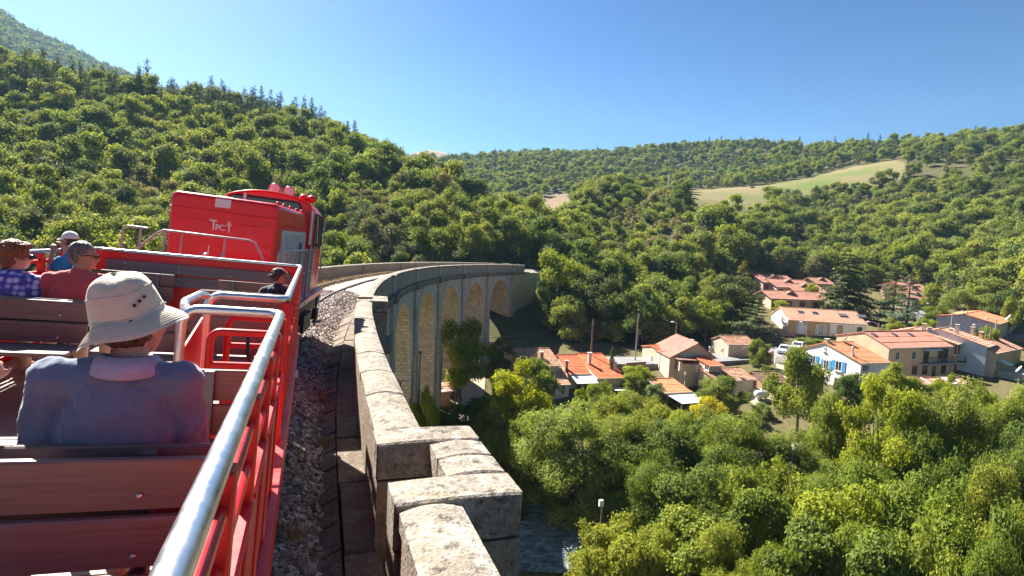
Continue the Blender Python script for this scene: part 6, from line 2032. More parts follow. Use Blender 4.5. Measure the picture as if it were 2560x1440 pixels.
def tile_mat(name, c0, c1, c2, col=0.0, spot=None):
    m = bpy.data.materials.new(name); t = NT(m)
    c = t.coord('Object')
    mp = t.n.new('ShaderNodeMapping'); mp.inputs['Scale'].default_value = (4.3, 2.9, 2.9); t.link(c, mp.inputs[0])
    v = t.n.new('ShaderNodeTexVoronoi'); v.inputs['Scale'].default_value = 1.0; v.inputs['Randomness'].default_value = 0.25; t.link(mp.outputs[0], v.inputs['Vector'])
    sp = t.n.new('ShaderNodeSeparateColor'); t.link(v.outputs['Color'], sp.inputs[0])
    out = t.ramp(sp.outputs[0], [(0.0, c0), (0.5, c1), (1.0, c2)])
    out = t.mix(out, t.ramp(t.noise(0.8, 5, 0.7, c), [(0.3, 0.75), (0.7, 1.15)]), 0.8, 'MULTIPLY')
    if spot: out = t.mix(out, spot, t.ramp(t.noise(3.5, 5, 0.75, c), [(0.55, 0.0), (0.72, 0.7)]))
    t.link(out, t.b.inputs['Base Color']); t.b.inputs['Roughness'].default_value = 0.85; t.b.inputs['Specular IOR Level'].default_value = 0.25
    w = t.n.new('ShaderNodeTexWave'); w.inputs['Scale'].default_value = 0.95; w.bands_direction = 'X'; t.link(c, w.inputs['Vector'])
    t.bump(w.outputs['Fac'], 0.7, 0.06)
    return m
M_rnew = tile_mat('new_orange_tiles', (0.52, 0.125, 0.05), (0.6, 0.16, 0.07), (0.64, 0.19, 0.09))
M_rorange = tile_mat('orange_tiles', (0.5, 0.19, 0.09), (0.58, 0.23, 0.11), (0.62, 0.28, 0.15))
M_rold = tile_mat('weathered_tiles', (0.28, 0.15, 0.1), (0.42, 0.22, 0.14), (0.55, 0.34, 0.22), spot=(0.16, 0.12, 0.09))
M_rbrown = tile_mat('red_brown_tiles', (0.3, 0.13, 0.1), (0.35, 0.155, 0.12), (0.39, 0.18, 0.14))
M_rpink = tile_mat('pink_tiles', (0.46, 0.24, 0.16), (0.53, 0.28, 0.19), (0.6, 0.35, 0.25), spot=(0.34, 0.2, 0.15))
M_rsalmon = tile_mat('salmon_sheet_roof', (0.47, 0.2, 0.14), (0.5, 0.22, 0.155), (0.53, 0.24, 0.17))
M_rterr = tile_mat('terracotta_brown_tiles', (0.38, 0.18, 0.13), (0.42, 0.2, 0.15), (0.46, 0.23, 0.17))
M_rdark = tile_mat('dark_brown_tiles', (0.16, 0.09, 0.07), (0.21, 0.12, 0.09), (0.26, 0.16, 0.12))
M_zinc = mat('zinc_trim', (0.45, 0.46, 0.47), 0.5, 0.5, var=0.1)
M_sheetw = mat('pale_roof_sheet', (0.68, 0.68, 0.68), 0.6, var=0.1, dirt=((0.4, 0.36, 0.32), 1.2, 0.55, 0.8))
M_rust = mat('rusty_sheet', (0.4, 0.16, 0.1), 0.75, var=0.35, vscale=1.5, dirt=((0.62, 0.48, 0.42), 1.1, 0.5, 0.7))
M_shutb = mat('pale_blue_shutter', (0.42, 0.52, 0.62), 0.6, var=0.06); M_shutblue = mat('bright_blue_shutter', (0.05, 0.28, 0.6), 0.6, var=0.06); M_shutw = mat('white_shutter', (0.72, 0.74, 0.76), 0.6, var=0.05); M_shutbr = mat('brown_shutter', (0.2, 0.08, 0.05), 0.6, var=0.1); M_shutgold = mat('wooden_shutter', (0.45, 0.26, 0.09), 0.6, var=0.15)
M_framew = mat('white_window_frame', (0.72, 0.71, 0.68), 0.5, var=0.04); M_framebr = mat('brown_window_frame', (0.16, 0.06, 0.05), 0.6, var=0.1)
M_curtain = mat('white_curtain', (0.7, 0.7, 0.72), 0.9, var=0.06, vscale=8); M_iron = mat('dark_iron', (0.03, 0.03, 0.035), 0.5, 0.4); M_stonetrim = mat('pale_stone_trim', (0.55, 0.5, 0.43), 0.9, var=0.1)
M_dish = mat('dish_white', (0.7, 0.69, 0.68), 0.5, var=0.04); M_concrete = mat('concrete', (0.36, 0.35, 0.33), 0.9, var=0.15, bump=0.3)
M_pole = mat('pole_wood', (0.2, 0.14, 0.1), 0.9, var=0.25, vscale=6, bump=0.4)
M_rosep = mat('pole_concrete', (0.36, 0.33, 0.3), 0.9, var=0.15)

class House:
    """plan frame: u along the front eave, v inward, z up from the ground; roof from a ridge along u ('u') or along v ('v')"""
    def __init__(self, label, E0, D, L, dirn, run, rise, brun, bdrop, zbase, wall, roof, ov=0.28, ovs=0.15, name='house', cat='house', group=None, rows=0.34, trim=None, walls=True, thick=0.11, eave_z=None, lwall=None):
        p = at_d(E0[0], E0[1], D)
        self.e0 = p
        a = R_(dirn)
        self.U = np.array([math.sin(a), math.cos(a), 0]); self.V = np.array([-math.cos(a), math.sin(a), 0])
        if self.V @ p < 0: self.V = -self.V
        self.zg = float(zbase) if zbase is not None else float(gz_at(p[0], p[1]))
        self.org = np.array([p[0], p[1], self.zg])
        self.ez = p[2] - self.zg
        self.L = L; self.run = run; self.rise = rise; self.brun = brun; self.bdrop = bdrop; self.ov = ov; self.ovs = ovs
        rz = math.atan2(self.U[1], self.U[0])
        self.root = thing(name, label, cat, tuple(self.org), rz, group)
        self.wall = wall; self.roofm = roof
        D_ = run + brun; ez = self.ez; zr = ez + rise; zb = zr - bdrop
        self.zr = zr; self.zb = zb; self.D_ = D_
        base = -1.6
        def roof_z(v): return ez + rise * v / run if v <= run else zr - bdrop * (v - run) / brun
        self.roof_z = roof_z
        # walls
        if walls:
            u0, u1, v0, v1 = ovs, L - ovs, ov, D_ - ov
            t = thick
            mb = MB()
            pf = [(v0, base), (v0, roof_z(v0) - t), (run, zr - t), (v1, roof_z(v1) - t), (v1, base)]
            V = [(u0, v, z) for v, z in pf] + [(u1, v, z) for v, z in pf]
            mb.add(V, [(0, 1, 2, 3, 4), (9, 8, 7, 6, 5), (0, 5, 6, 1), (3, 8, 9, 4)], 0)
            mb.m[0] = 1
            mb.build('wall', [wall, lwall or wall], self.root)
            self.f = dict(front=('v', v0), left=('u', u0), right=('u', u1))
            if trim: MB().box(((u0 + u1) / 2, v0 - 0.012, base / 2 + 0.25), (u1 - u0 + 0.02, 0.03, 0.7 - base), 0).build('plinth', trim, self.root)
        self.make_roof(rows)
    def make_roof(self, rows):
        L, t = self.L, 0.1
        mb = MB()
        def slope(va, za, vb, zb_):
            ln = math.hypot(vb - va, zb_ - za); n = max(2, int(ln / rows))
            nn = np.array([-(zb_ - za), vb - va]) / ln
            if nn[1] < 0: nn = -nn
            for k in range(n):
                s0, s1 = k / n, (k + 1) / n
                lift = 0.045
                p0 = np.array([va + (vb - va) * s0, za + (zb_ - za) * s0]); p1 = np.array([va + (vb - va) * s1, za + (zb_ - za) * s1])
                j = random.uniform(-0.012, 0.012)
                a0 = p0 + nn * (lift + j); a1 = p1 + nn * 0.004; b0 = p0 - nn * t; b1 = p1 - nn * t
                q = [(0, *b0), (L, *b0), (L, *b1), (0, *b1), (0, *a0), (L, *a0), (L, *a1), (0, *a1)]
                mb.add(q, [(4, 5, 6, 7), (0, 1, 5, 4), (1, 2, 6, 5), (3, 0, 4, 7), (3, 2, 1, 0)], 0)
        slope(0, self.ez, self.run, self.zr)
        self.roof = mb.build('roof', self.roofm, self.root)
        if self.brun > 0.2:
            mb = MB()
            slope(self.D_, self.zb, self.run + 0.005, self.zr - 0.004)
            mb.build('rear_roof', self.roofm, self.root)
        # ridge and verge tiles, gutter
        MB().tube([(0, self.run, self.zr + 0.03), (L, self.run, self.zr + 0.03)], 0.09, 0, 8).build('ridge', self.roofm, self.roof)
        MB().tube([(0, -0.05, self.ez - 0.03), (L, -0.05, self.ez - 0.03)], 0.055, 0, 8).build('gutter', M_zinc, self.root)
    def loc(self, P):
        d = np.asarray(P, float) - self.org
        return np.array([d @ self.U, d @ self.V, d[2]])
    def on(self, face, px, py):
        d = ray(px, py)
        o = -self.org
        O = np.array([o @ self.U, o @ self.V, o[2]]); Dr = np.array([d @ self.U, d @ self.V, d[2]])
        if face == 'roof':
            n = np.array([0, -self.rise / self.run, 1.0]); P0 = np.array([0, 0, self.ez])
            t = ((P0 - O) @ n) / (Dr @ n)
        else:
            ax, c = self.f[face]
            i = 0 if ax == 'u' else 1
            t = (c - O[i]) / Dr[i]
        return O + Dr * t
    def win(self, face, p, w, h, shutter=None, frame=None, kind='window', open_=True, pane=None, bars=1, sill=True):
        """window or door centred where that picture point meets the wall"""
        q = self.on(face, *p)
        frame = frame or M_framew
        ax = self.f[face][0]
        sg = -1 if face in ('front', 'left') else 1
        def P(a, b, d):                      # a along the wall, b up, d outward
            return (q[0] + a, q[1] + sg * d, q[2] + b) if ax == 'v' else (q[0] + sg * d, q[1] + a, q[2] + b)
        def bx(a, b, d, sa, sb, sd): return (P(a, b, d), ((sa, sd, sb) if ax == 'v' else (sd, sa, sb)))
        mb = MB(); t = 0.07
        for (a, b, sa, sb) in ((0, h / 2 - t / 2, w, t), (0, -h / 2 + t / 2, w, t), (-w / 2 + t / 2, 0, t, h - 2 * t), (w / 2 - t / 2, 0, t, h - 2 * t)):
            c, s = bx(a, b, 0.02, sa, sb, 0.09); mb.box(c, s, 0)
        for k in range(bars):
            c, s = bx(-w / 2 + w * (k + 1) / (bars + 1), 0, 0.02, 0.045, h - 2 * t, 0.07); mb.box(c, s, 0)
        f = mb.build(kind, frame, self.root)
        mb = MB(); c, s = bx(0, 0, 0.012, w - 2 * t, h - 2 * t, 0.016); mb.box(c, s, 0); mb.build('pane', pane or M_glass, f)
        if sill and kind == 'window':
            mb = MB(); c, s = bx(0, -h / 2 - 0.04, 0.06, w + 0.2, 0.08, 0.2); mb.box(c, s, 0); mb.build('sill', M_stonetrim, f)
        if shutter is not None:
            for sd in (-1, 1):
                mb = MB()
                if open_: c, s = bx(sd * (w / 2 + w / 4 + 0.02), 0, 0.035, w / 2, h, 0.05)
                else: c, s = bx(sd * (w / 4), 0, 0.075, w / 2 - 0.01, h, 0.04)
                mb.box(c, s, 0)
                for k in range(3):
                    c2_, s2_ = bx(sd * ((w / 2 + w / 4 + 0.02) if open_ else w / 4), -h / 3 + h / 3 * k, 0.066 if open_ else 0.1, w / 2 - 0.06, 0.06, 0.02); mb.box(c2_, s2_, 0)
                mb.build('shutter', shutter, f)
        return f
    def chimney(self, p, w, d, h, m=None, cap=True, steel=False):
        q = self.on('roof', *p)
        m = m or M_beigew
        if steel:
            c = MB().tube([(q[0], q[1], q[2] - 0.1), (q[0], q[1], q[2] + h)], 0.11, 0, 10).box((q[0], q[1], q[2] + 0.1), (0.4, 0.4, 0.5), 0).build('chimney', M_zinc, self.root)
            MB().lathe([(0.19, 0), (0.19, 0.03), (0.02, 0.12)], (q[0], q[1], q[2] + h + 0.06), 0, 12).build('chimney_cap', M_zinc, c)
            return
        c = MB().box((q[0], q[1], q[2] + h / 2 - 0.25), (w, d, h + 0.5), 0).build('chimney', m, self.root)
        if cap:
            MB().box((q[0], q[1], q[2] + h + 0.12), (w + 0.16, d + 0.16, 0.06), 0).build('chimney_cap', M_stonetrim, c)
            mb = MB()
            for a in (-1, 1):
                for b in (-1, 1): mb.box((q[0] + a * (w / 2 - 0.05), q[1] + b * (d / 2 - 0.05), q[2] + h + 0.045), (0.07, 0.07, 0.09), 0)
            mb.build('cap_post', m, c)
    def skylight(self, p, w, h, m=None, lift=0.1):
        q = self.on('roof', *p)
        sl = math.atan2(self.rise, self.run)
        f = MB().box((0, 0, lift / 2), (w, h, lift), 0).build('skylight', M_leg, self.root, None, loc=(q[0], q[1], q[2] + 0.03), rot=(sl, 0, 0))
        MB().box((0, 0, lift + 0.004), (w - 0.12, h - 0.12, 0.01), 0).build('pane', m or M_glass, f)
    def W(self, u, v, z):
        return self.org + self.U * u + self.V * v + np.array([0, 0, z])

def dish(px, py, D, r, label, rzd=200, el=32):
    p = at_d(px, py, D)
    t = thing('satellite_dish', label, 'satellite dish', tuple(p), 0, 'satellite dishes on the village roofs')
    M = Matrix.Rotation(R_(rzd), 3, 'Z') @ Matrix.Rotation(R_(90 - el), 3, 'X')
    pr = [(0.0001, 0.0), (r * 0.4, r * 0.03), (r * 0.75, r * 0.1), (r, r * 0.19), (r * 0.99, r * 0.215), (r * 0.74, r * 0.125), (0.0001, r * 0.02)]
    MB().lathe(pr, (0, 0, 0), 0, 20, M).build('reflector', M_dish, t)
    a = M @ Vector((0, -r * 0.9, r * 0.1)); b = M @ Vector((0, -r * 0.2, r * 0.95))
    MB().tube([tuple(a), tuple(b)], 0.012, 0, 6).ball(tuple(b), 0.045, 0, 8).build('receiver_arm', M_leg, t)
    MB().tube([(0, 0, 0), tuple(M @ Vector((0, 0, -0.1))), tuple(M @ Vector((0, 0, -0.12)) + Vector((0, 0, -r - 0.3)))], 0.02, 0, 6).build('mount', M_leg, t)

# ---- the row of cottages below the viaduct
h = House('old cottage with weathered tiles and a cream gable at the end of the row', c1(1115, 612), 71.3, 5.4, 92, 4.6, 1.45, 4.8, 1.3, -20.1, M_cream, M_rold, ovs=0.2)
h.win('left', c1(970, 690), 0.75, 1.35, M_shutgold, M_shutgold, open_=False)
h.chimney(c1(1320, 520), 0.42, 0.42, 0.75, M_brick)
hR2 = House('middle cottage of the row with new orange tiles and a white awning', c1(1645, 705), 73.0, 3.1, 90, 4.4, 1.74, 3.6, 1.2, -20.1, M_cream, M_rnew)
hR2.win('front', c1(1740, 815), 0.8, 1.9, None, M_shutb, 'door', sill=False)
hR2.chimney(c1(1600, 640), 0.35, 0.35, 1.0, M_brick)
h3 = House('end house of the cottage row with new orange tiles and tall chimney', c1(1950, 750), 73.0, 4.4, 90, 7.1, 1.88, 3.8, 1.2, -20.2, M_cream, M_rnew, ovs=0.1)
h3.chimney(c1(1858, 585), 0.42, 0.4, 1.45, M_stonetrim); h3.chimney(c1(2142, 650), 0.42, 0.4, 0.95, M_stonetrim)
MB().box((3.0, -0.75, 2.65), (2.2, 1.6, 0.05), 0).build('lean_to_roof', M_sheetw, h3.root)
MB().box((0.02, 3.5, h3.ez + 0.62), (0.06, 7.6, 0.22), 0).build('verge_flashing', M_zinc, h3.root, None, loc=(0, 0, 0)) if False else None
mb = MB(); mb.slab([(0.0, 0.0, h3.ez + 0.02), (0.0, 7.1, h3.zr + 0.02), (0.0, 7.1, h3.zr - 0.16), (0.0, 0.0, h3.ez - 0.16)], (-0.05, 0, 0), 0); mb.build('verge_board', M_framew, h3.root)
mb = MB(); mb.slab([(0.1, -0.15, hR2.ez - 0.18), (3.2, -0.15, hR2.ez - 0.18), (3.2, -2.0, hR2.ez - 0.75), (0.1, -2.0, hR2.ez - 0.75)], (0, 0, 0.04), 0); mb.build('awning', M_white, hR2.root)
hw = House('small pale annexe with a red shuttered window in front of the cottage row', c1(1375, 828), 69.6, 3.5, 88, 2.4, 0.95, 0.3, 0.1, -19.9, M_pale, M_rpink, ov=0.2)
hw.win('front', c1(1512, 872), 0.85, 1.1, M_shutbr, M_framew, pane=M_curtain, open_=True)
MB().box((0.5, -0.5, 0.5), (0.45, 0.4, 1.0), 0).build('stone_pillar', M_concrete, hw.root)
t = thing('garden_table', 'small white garden table on the lawn by the pale annexe', 'table', tuple(hw.W(2.2, -0.9, 0)), 0.1)
MB().box((0, 0, 0.7), (1.1, 0.6, 0.04), 0).build('table_top', M_white, t)
for a in (-1, 1):
    for b in (-1, 1): MB().tube([(a * 0.48, b * 0.24, 0), (a * 0.48, b * 0.24, 0.69)], 0.02, 0, 6).build('leg', M_white, t)
t = thing('flowerpot', 'terracotta flowerpot with a dark plant on the pillar by the annexe', 'flowerpot', tuple(hw.W(0.5, -0.5, 1.0)), 0)
MB().lathe([(0.12, 0), (0.18, 0.26), (0.2, 0.28), (0.16, 0.26)], (0, 0, 0), 0, 12).build('pot', M_rnew, t); MB().ball((0, 0, 0.42), 0.22, 0, 8).build('leaves', M_shutbr, t)
dish(*c1(1298, 548), 70.5, 0.42, 'pale satellite dish standing before the old weathered cottage roof', 215)

# ---- cream house with the new roof, its neighbour and outbuildings
h2 = House('cream house with a broad new orange roof and one white shuttered window in its gable', c2(800, 572), 76.0, 3.6, 92, 8.9, 0.95, 2.6, 0.55, -16.9, M_cream, M_rnew, ovs=0.12, ov=0.25)
h2.win('left', c2(336, 508), 0.8, 1.3, M_shutw, open_=False); h2.win('front', c2(945, 615), 0.7, 1.1, M_shutw, open_=False)
ha = House('lower wing of the cream house with an orange roof and a small white window', c2(1100, 590), 75.5, 2.3, 92, 3.4, 0.55, 0.3, 0.05, -16.9, M_cream, M_rnew, ov=0.5)
ha.win('left', c2(1064, 604), 0.9, 0.8, None, M_framew)
ha.win('left', c2(1085, 604), 0.5, 0.8, None, M_framew) if False else None
hb = House('gabled cream house with a red brown roof and a covered terrace', c2(1190, 492), 80.0, 7.9, 14, 2.75, 1.95, 3.9, 2.1, -15.9, M_cream, M_rbrown, ov=0.15, ovs=0.25, lwall=M_cream)
# its gable looks at the viaduct: doors there
hb.win('left', c2(1335, 570), 0.75, 1.9, None, M_framebr, 'door', sill=False, pane=M_glass); hb.win('left', c2(1465, 560), 0.7, 1.3, None, M_framebr)
mb = MB(); p0 = hb.on('left', *c2(1510, 500)); p1 = hb.on('left', *c2(1690, 540)); p2 = hb.on('left', *c2(1690, 640))
mb.box(((p0[0] - 0.9), (p0[1] + p1[1]) / 2, (p0[2] + p1[2]) / 2 + 0.1), (1.9, abs(p1[1] - p0[1]) + 0.5, 0.08), 0); mb.build('terrace_roof', M_rdark, hb.root)
MB().box((p1[0] - 1.7, p1[1], (p1[2] + p2[2]) / 2), (0.22, 0.22, abs(p1[2] - p2[2]) + 0.2), 0).build('terrace_post', M_framew, hb.root)
MB().box((p0[0] + 0.0, (p0[1] + p1[1]) / 2, (p1[2] + p2[2]) / 2), (0.04, abs(p1[1] - p0[1]), 1.5), 0).build('terrace_opening', M_shutbr, hb.root)
hb.chimney(c2(850, 350), 0.4, 0.4, 1.05, M_cream); hb.chimney(c2(1172, 440), 0.3, 0.3, 0.9, None, True, True)
dish(*c2(800, 305), 81, 0.36, 'large satellite dish beside the cream chimney of the gabled house', 205); dish(*c2(1265, 392), 78.5, 0.36, 'satellite dish on the gable edge of the red brown roof', 205); dish(*c2(1545, 360), 84, 0.3, 'satellite dish by the round bush beside the street', 205)
hc = House('low outbuilding with weathered tiles in front of the gabled house', c2(1200, 790), 74.0, 6.6, 87, 3.1, 0.9, 0.5, 0.1, -17.4, M_beigew, M_rold, ov=0.15)
hc.win('front', c2(1670, 830), 0.6, 1.0, None, M_shutgold)
hs = House('open garden shed with orange tiles and a pale sheet roof below the cream house', c2(545, 940), 70.0, 3.9, 88, 3.9, 0.82, 0.25, 0.05, -18.6, M_beigew, M_rorange, name='shed', cat='shed', walls=False, rows=0.4)
mb = MB(); mb.slab([(0.05, -0.02, hs.ez - 0.12), (3.9, -0.02, hs.ez - 0.12), (4.35, -2.4, hs.ez - 0.62), (0.5, -2.4, hs.ez - 0.62)], (0, 0, -0.06), 0); mb.build('sheet_roof', M_sheetw, hs.root)
mb = MB(); mb.slab([(-0.1, 0.0, hs.ez + 0.05), (-0.1, 3.9, hs.zr + 0.05), (-0.1, 3.9, hs.zr - 0.15), (-0.1, 0.0, hs.ez - 0.15)], (-0.12, 0, 0), 0); mb.build('verge_board', M_zinc, hs.root)
for u, v in ((0.15, 0.1), (3.7, 0.1), (0.6, -2.2), (4.2, -2.2), (0.15, 3.7), (3.7, 3.7)):
    MB().box((u, v, (hs.roof_z(max(v, 0)) - 0.25 if v > 0 else hs.ez - 0.68) / 2 - 0.4), (0.12, 0.12, (hs.roof_z(max(v, 0)) - 0.25 if v > 0 else hs.ez - 0.68) + 0.8), 0).build('post', M_pole, hs.root)
MB().box((1.9, 3.8, 0.6), (3.6, 0.08, hs.ez + 1.0), 0).build('back_wall', M_beigew, hs.root)
hk = House('small brick shed with a dark tiled roof beside the low outbuilding', c2(1775, 800), 79.0, 4.2, 95, 2.3, 0.9, 2.2, 0.7, -16.9, M_brick, M_rdark, name='brick_shed', cat='shed', ov=0.1)
hk.win('front', c2(1840, 850), 0.9, 1.6, None, M_framebr, 'door', sill=False); hk.win('front', c2(1930, 870), 0.9, 1.5, None, M_framebr, 'door', sill=False)
hd = House('small house with a dark weathered roof behind the gabled house', c2(1345, 315), 92.0, 5.0, 96, 2.6, 1.0, 2.6, 1.0, -15.0, M_beigew, M_rold)
# gas tank
p = at_d(*c2(1755, 1000), 76.0); zt = float(gz_at(p[0], p[1]))
t = thing('gas_tank', 'white gas tank lying on legs in the bare yard', 'gas tank', (p[0], p[1], zt), R_(-8))
MB().lathe([(0.0001, -0.95), (0.25, -0.92), (0.42, -0.8), (0.48, -0.6), (0.48, 0.6), (0.42, 0.8), (0.25, 0.92), (0.0001, 0.95)], (0, 0, 0.78), 0, 20, Matrix.Rotation(PI / 2, 3, 'Y')).build('tank', M_white, t)
MB().lathe([(0.16, 0), (0.16, 0.14), (0.0001, 0.18)], (0, 0, 1.24), 0, 12).build('valve_cover', M_white, t)
for x in (-0.55, 0.55): MB().box((x, 0, 0.18), (0.1, 0.6, 0.45), 0).build('leg', M_white, t)

# ---- the street: white house, big cream house, the tall terrace
hW = House('white house with an orange roof and bright blue shutters', c3(1158, 895), 84.0, 5.6, 88, 5.6, 1.74, 4.7, 1.75, -15.9, M_white_w, M_rorange, ovs=0.15, ov=0.2)
hW.win('left', c3(958, 916), 0.95, 1.35, M_shutblue, M_framew); hW.win('left', c3(945, 1050), 0.95, 1.1, None, M_framew); hW.win('left', c3(735, 862), 0.9, 1.3, M_shutblue, M_framew); hW.win('left', c3(836, 770), 0.35, 0.6, None, M_framew); hW.win('left', c3(850, 905), 0.8, 1.3, M_shutblue, M_framew)
hW.win('front', c3(1190, 935), 1.3, 0.8, None, M_framew, bars=2)
hW.chimney(c3(1075, 830), 0.32, 0.32, 1.1, None, True, True)
hW.chimney(c3(858, 712), 0.5, 0.4, 0.35, M_beigew)
dish(*c3(1020, 684), 90, 0.5, 'big satellite dish above the ridge of the white house', 205)
hC = House('large cream house with a broad salmon roof and a balcony', c3(1410, 765), 92.0, 13.9, 87, 4.1, 1.7, 4.4, 1.2, -15.4, M_yellow, M_rsalmon, ovs=0.1, ov=0.3, rows=1.2)
for q, w_, h_ in ((c3(1463, 828), 0.95, 1.15), (c3(1605, 825), 0.95, 1.15)): hC.win('front', q, w_, h_, None, M_framew, pane=M_glass)
for q in (c3(1712, 828), c3(1835, 826), c3(1880, 822)): hC.win('front', q, 1.15, 2.0, None, M_framebr, 'door', sill=False)
for q in (c3(1700, 952), c3(1862, 946), c3(1612, 950)): hC.win('front', q, 1.1, 1.25, None, M_framebr, bars=3)
hC.win('front', c3(1776, 978), 0.8, 2.1, None, M_shutbr, 'door', sill=False)
for q in (c3(1262, 650), c3(1437, 648), c3(1575, 647)): hC.skylight(q, 0.6, 0.8)
a = hC.on('front', *c3(1650, 890)); b = hC.on('front', *c3(1945, 880))
bal = MB().box(((a[0] + b[0]) / 2, a[1] - 0.55, (a[2] + b[2]) / 2 - 0.06), (b[0] - a[0], 1.1, 0.16), 0).build('balcony', M_concrete, hC.root)
MB().tube([(a[0], a[1] - 1.08, a[2] + 0.95), (b[0], a[1] - 1.08, a[2] + 0.95)], 0.025, 0, 6).build('balcony_rail', M_iron, bal)
mb = MB()
for k in range(34): mb.tube([(a[0] + (b[0] - a[0]) * k / 33, a[1] - 1.08, a[2]), (a[0] + (b[0] - a[0]) * k / 33, a[1] - 1.08, a[2] + 0.95)], 0.012, 0, 5)
tag(mb.build('balusters', M_iron, bal), kind='stuff')
mb = MB(); q = hC.on('front', *c3(1740, 770)); mb.slab([(q[0] - 1.8, q[1], q[2] + 0.1), (q[0] + 2.0, q[1], q[2] + 0.1), (q[0] + 2.0, q[1] - 0.7, q[2] - 0.12), (q[0] - 1.8, q[1] - 0.7, q[2] - 0.12)], (0, 0, 0.03), 0); mb.build('awning', M_white, hC.root)
t = thing('plastic_chair', 'white plastic chair on the balcony of the cream house', 'chair', tuple(hC.W((a[0] + b[0]) / 2 - 0.5, a[1] - 0.5, a[2] + 0.03)), 0.4)
MB().box((0, 0, 0.43), (0.45, 0.45, 0.03), 0).build('seat', M_white, t); MB().box((0, 0.22, 0.66), (0.45, 0.03, 0.42), 0).build('backrest', M_white, t)
for x in (-0.2, 0.2):
    for y in (-0.2, 0.2): MB().tube([(x, y, 0), (x, y, 0.42)], 0.02, 0, 5).build('leg', M_white, t)
h11 = House('tall terrace house with a dark blue balcony and striped tile roof', c4(690, 612), 106.0, 7.2, 68, 6.0, 1.55, 3.0, 0.8, -15.5, M_yellow, M_rpink, ovs=0.1, ov=0.25, rows=0.5)
for x, y in ((652, 680), (700, 668), (645, 960), (690, 945), (660, 1110), (610, 1140)):
    h11.win('front', c4(x, y), 0.9, 1.6, None, M_framebr)
q = h11.on('front', *c4(700, 850)); MB().box((q[0] + 0.8, q[1] - 0.5, q[2]), (3.4, 1.0, 0.14), 0).build('balcony', M_iron, h11.root)
MB().box((q[0] + 0.8, q[1] - 0.98, q[2] + 0.5), (3.4, 0.05, 0.9), 0).build('balcony_panel', mat('dark_blue_panel', (0.05, 0.06, 0.11), 0.6), h11.root)
for c_ in (c4(175, 400), c4(255, 460), c4(570, 500)): h11.chimney(c_, 0.5, 0.45, 1.0 if c_[0] < 2360 else 1.3, M_stonetrim if c_[0] < 2330 else M_beigew)
h12 = House('tall terrace house with a blank white gable wall tinted bluish as in shade', c4(1150, 650), 108.0, 6.0, 70, 6.1, 1.85, 2.5, 0.7, -15.6, M_yellow, M_rpink, ovs=0.12, ov=0.2, rows=0.5, lwall=M_shadewhite)
for x, y in ((1165, 745), (1195, 735), (1230, 715), (1135, 950)): h12.win('front', c4(x, y), 0.8, 1.5, None, M_shutw)
h12.chimney(c4(670, 445), 0.5, 0.45, 1.3, M_stonetrim); h12.chimney(c4(905, 430), 0.55, 0.45, 0.8, M_beigew)
h13 = House('long lavender grey building with a thin orange roof edge at the right', c4(1305, 305), 128.0, 30.0, 68, 5.0, 1.2, 4.0, 0.8, -14.0, M_lav, M_rorange, ov=0.15)
dish(*c4(1448, 208), 120, 0.55, 'satellite dish on the roof edge of the lavender building', 215); h13.chimney(c4(1545, 190), 0.8, 0.5, 0.6, M_brick)
h14 = House('beige gabled house with a painted shop sign on its wall', c4(1240, 590), 119.0, 7.5, 350, 4.3, 1.0, 3.6, 1.0, -14.3, M_beigew, M_rpink, ov=0.12, ovs=0.15)
h14.chimney(c4(1440, 470), 0.5, 0.45, 0.7, M_brick)
# painted sign: J.BAR... in faded red capitals on a pale panel
q0 = h14.on('left', *c4(1258, 680)) if abs(h14.U @ np.array([1, 0, 0])) > 0.5 else h14.on('left', *c4(1258, 680))
def sign_on(h, face, px, py, w, hh):
    q = h.on(face, px, py)
    bd = MB().box((q[0] - 0.02, q[1], q[2]), (0.03, w, hh), 0).build('sign', M_framew, h.root)
    mb = MB(); lw = w / 7.0
    sy = -1 if (h.V @ CR) < 0 else 1
    def st(i, segs):
        for (a0, b0, a1, b1) in segs:
            ca = (i + 0.5) * lw - w / 2 + (a0 + a1) / 2 * lw * 0.62
            mb.box((q[0] - 0.045, q[1] + sy * ca, q[2] + (b0 + b1) / 2 * hh * 0.7), (0.02, max(abs(a1 - a0) * lw * 0.62, 0.05), max(abs(b1 - b0) * hh * 0.7, 0.05)), 0)
    st(0, [(0.3, -0.5, 0.3, 0.5), (-0.4, -0.5, 0.3, -0.5), (-0.4, -0.5, -0.4, -0.2)])                     # J
    st(1, [(-0.3, -0.5, -0.2, -0.5)])                                                                     # .
    st(2, [(-0.5, -0.5, -0.5, 0.5), (-0.5, 0.5, 0.4, 0.5), (0.4, 0.0, 0.4, 0.5), (-0.5, 0, 0.4, 0), (0.4, -0.5, 0.4, 0.0)])   # R
    st(3, [(-0.45, -0.5, -0.45, 0.5), (0.45, -0.5, 0.45, 0.5), (-0.45, 0.5, 0.45, 0.5), (-0.45, 0, 0.45, 0)])               # A
    st(4, [(-0.5, -0.5, -0.5, 0.5), (-0.5, 0.5, 0.4, 0.5), (0.4, 0.0, 0.4, 0.5), (-0.5, 0, 0.4, 0)])                        # P
    mb.build('sign_lettering', mat('faded_red_letter', (0.45, 0.06, 0.05), 0.8), bd)
sign_on(h14, 'left', *c4(1345, 682), 2.3, 0.6)
h15 = House('beige house with a salmon roof and a terrace under an awning at the right edge', c4(1268, 745), 108.0, 13.0, 75, 3.0, 1.2, 3.0, 1.0, -14.9, M_beigew, M_rpink, ov=0.2)
q = h15.on('front', *c4(1300, 1080)); MB().box((q[0] + 1.8, q[1] - 1.6, q[2] + 0.4), (6.5, 3.0, 1.3), 0).build('terrace', M_concrete, h15.root)
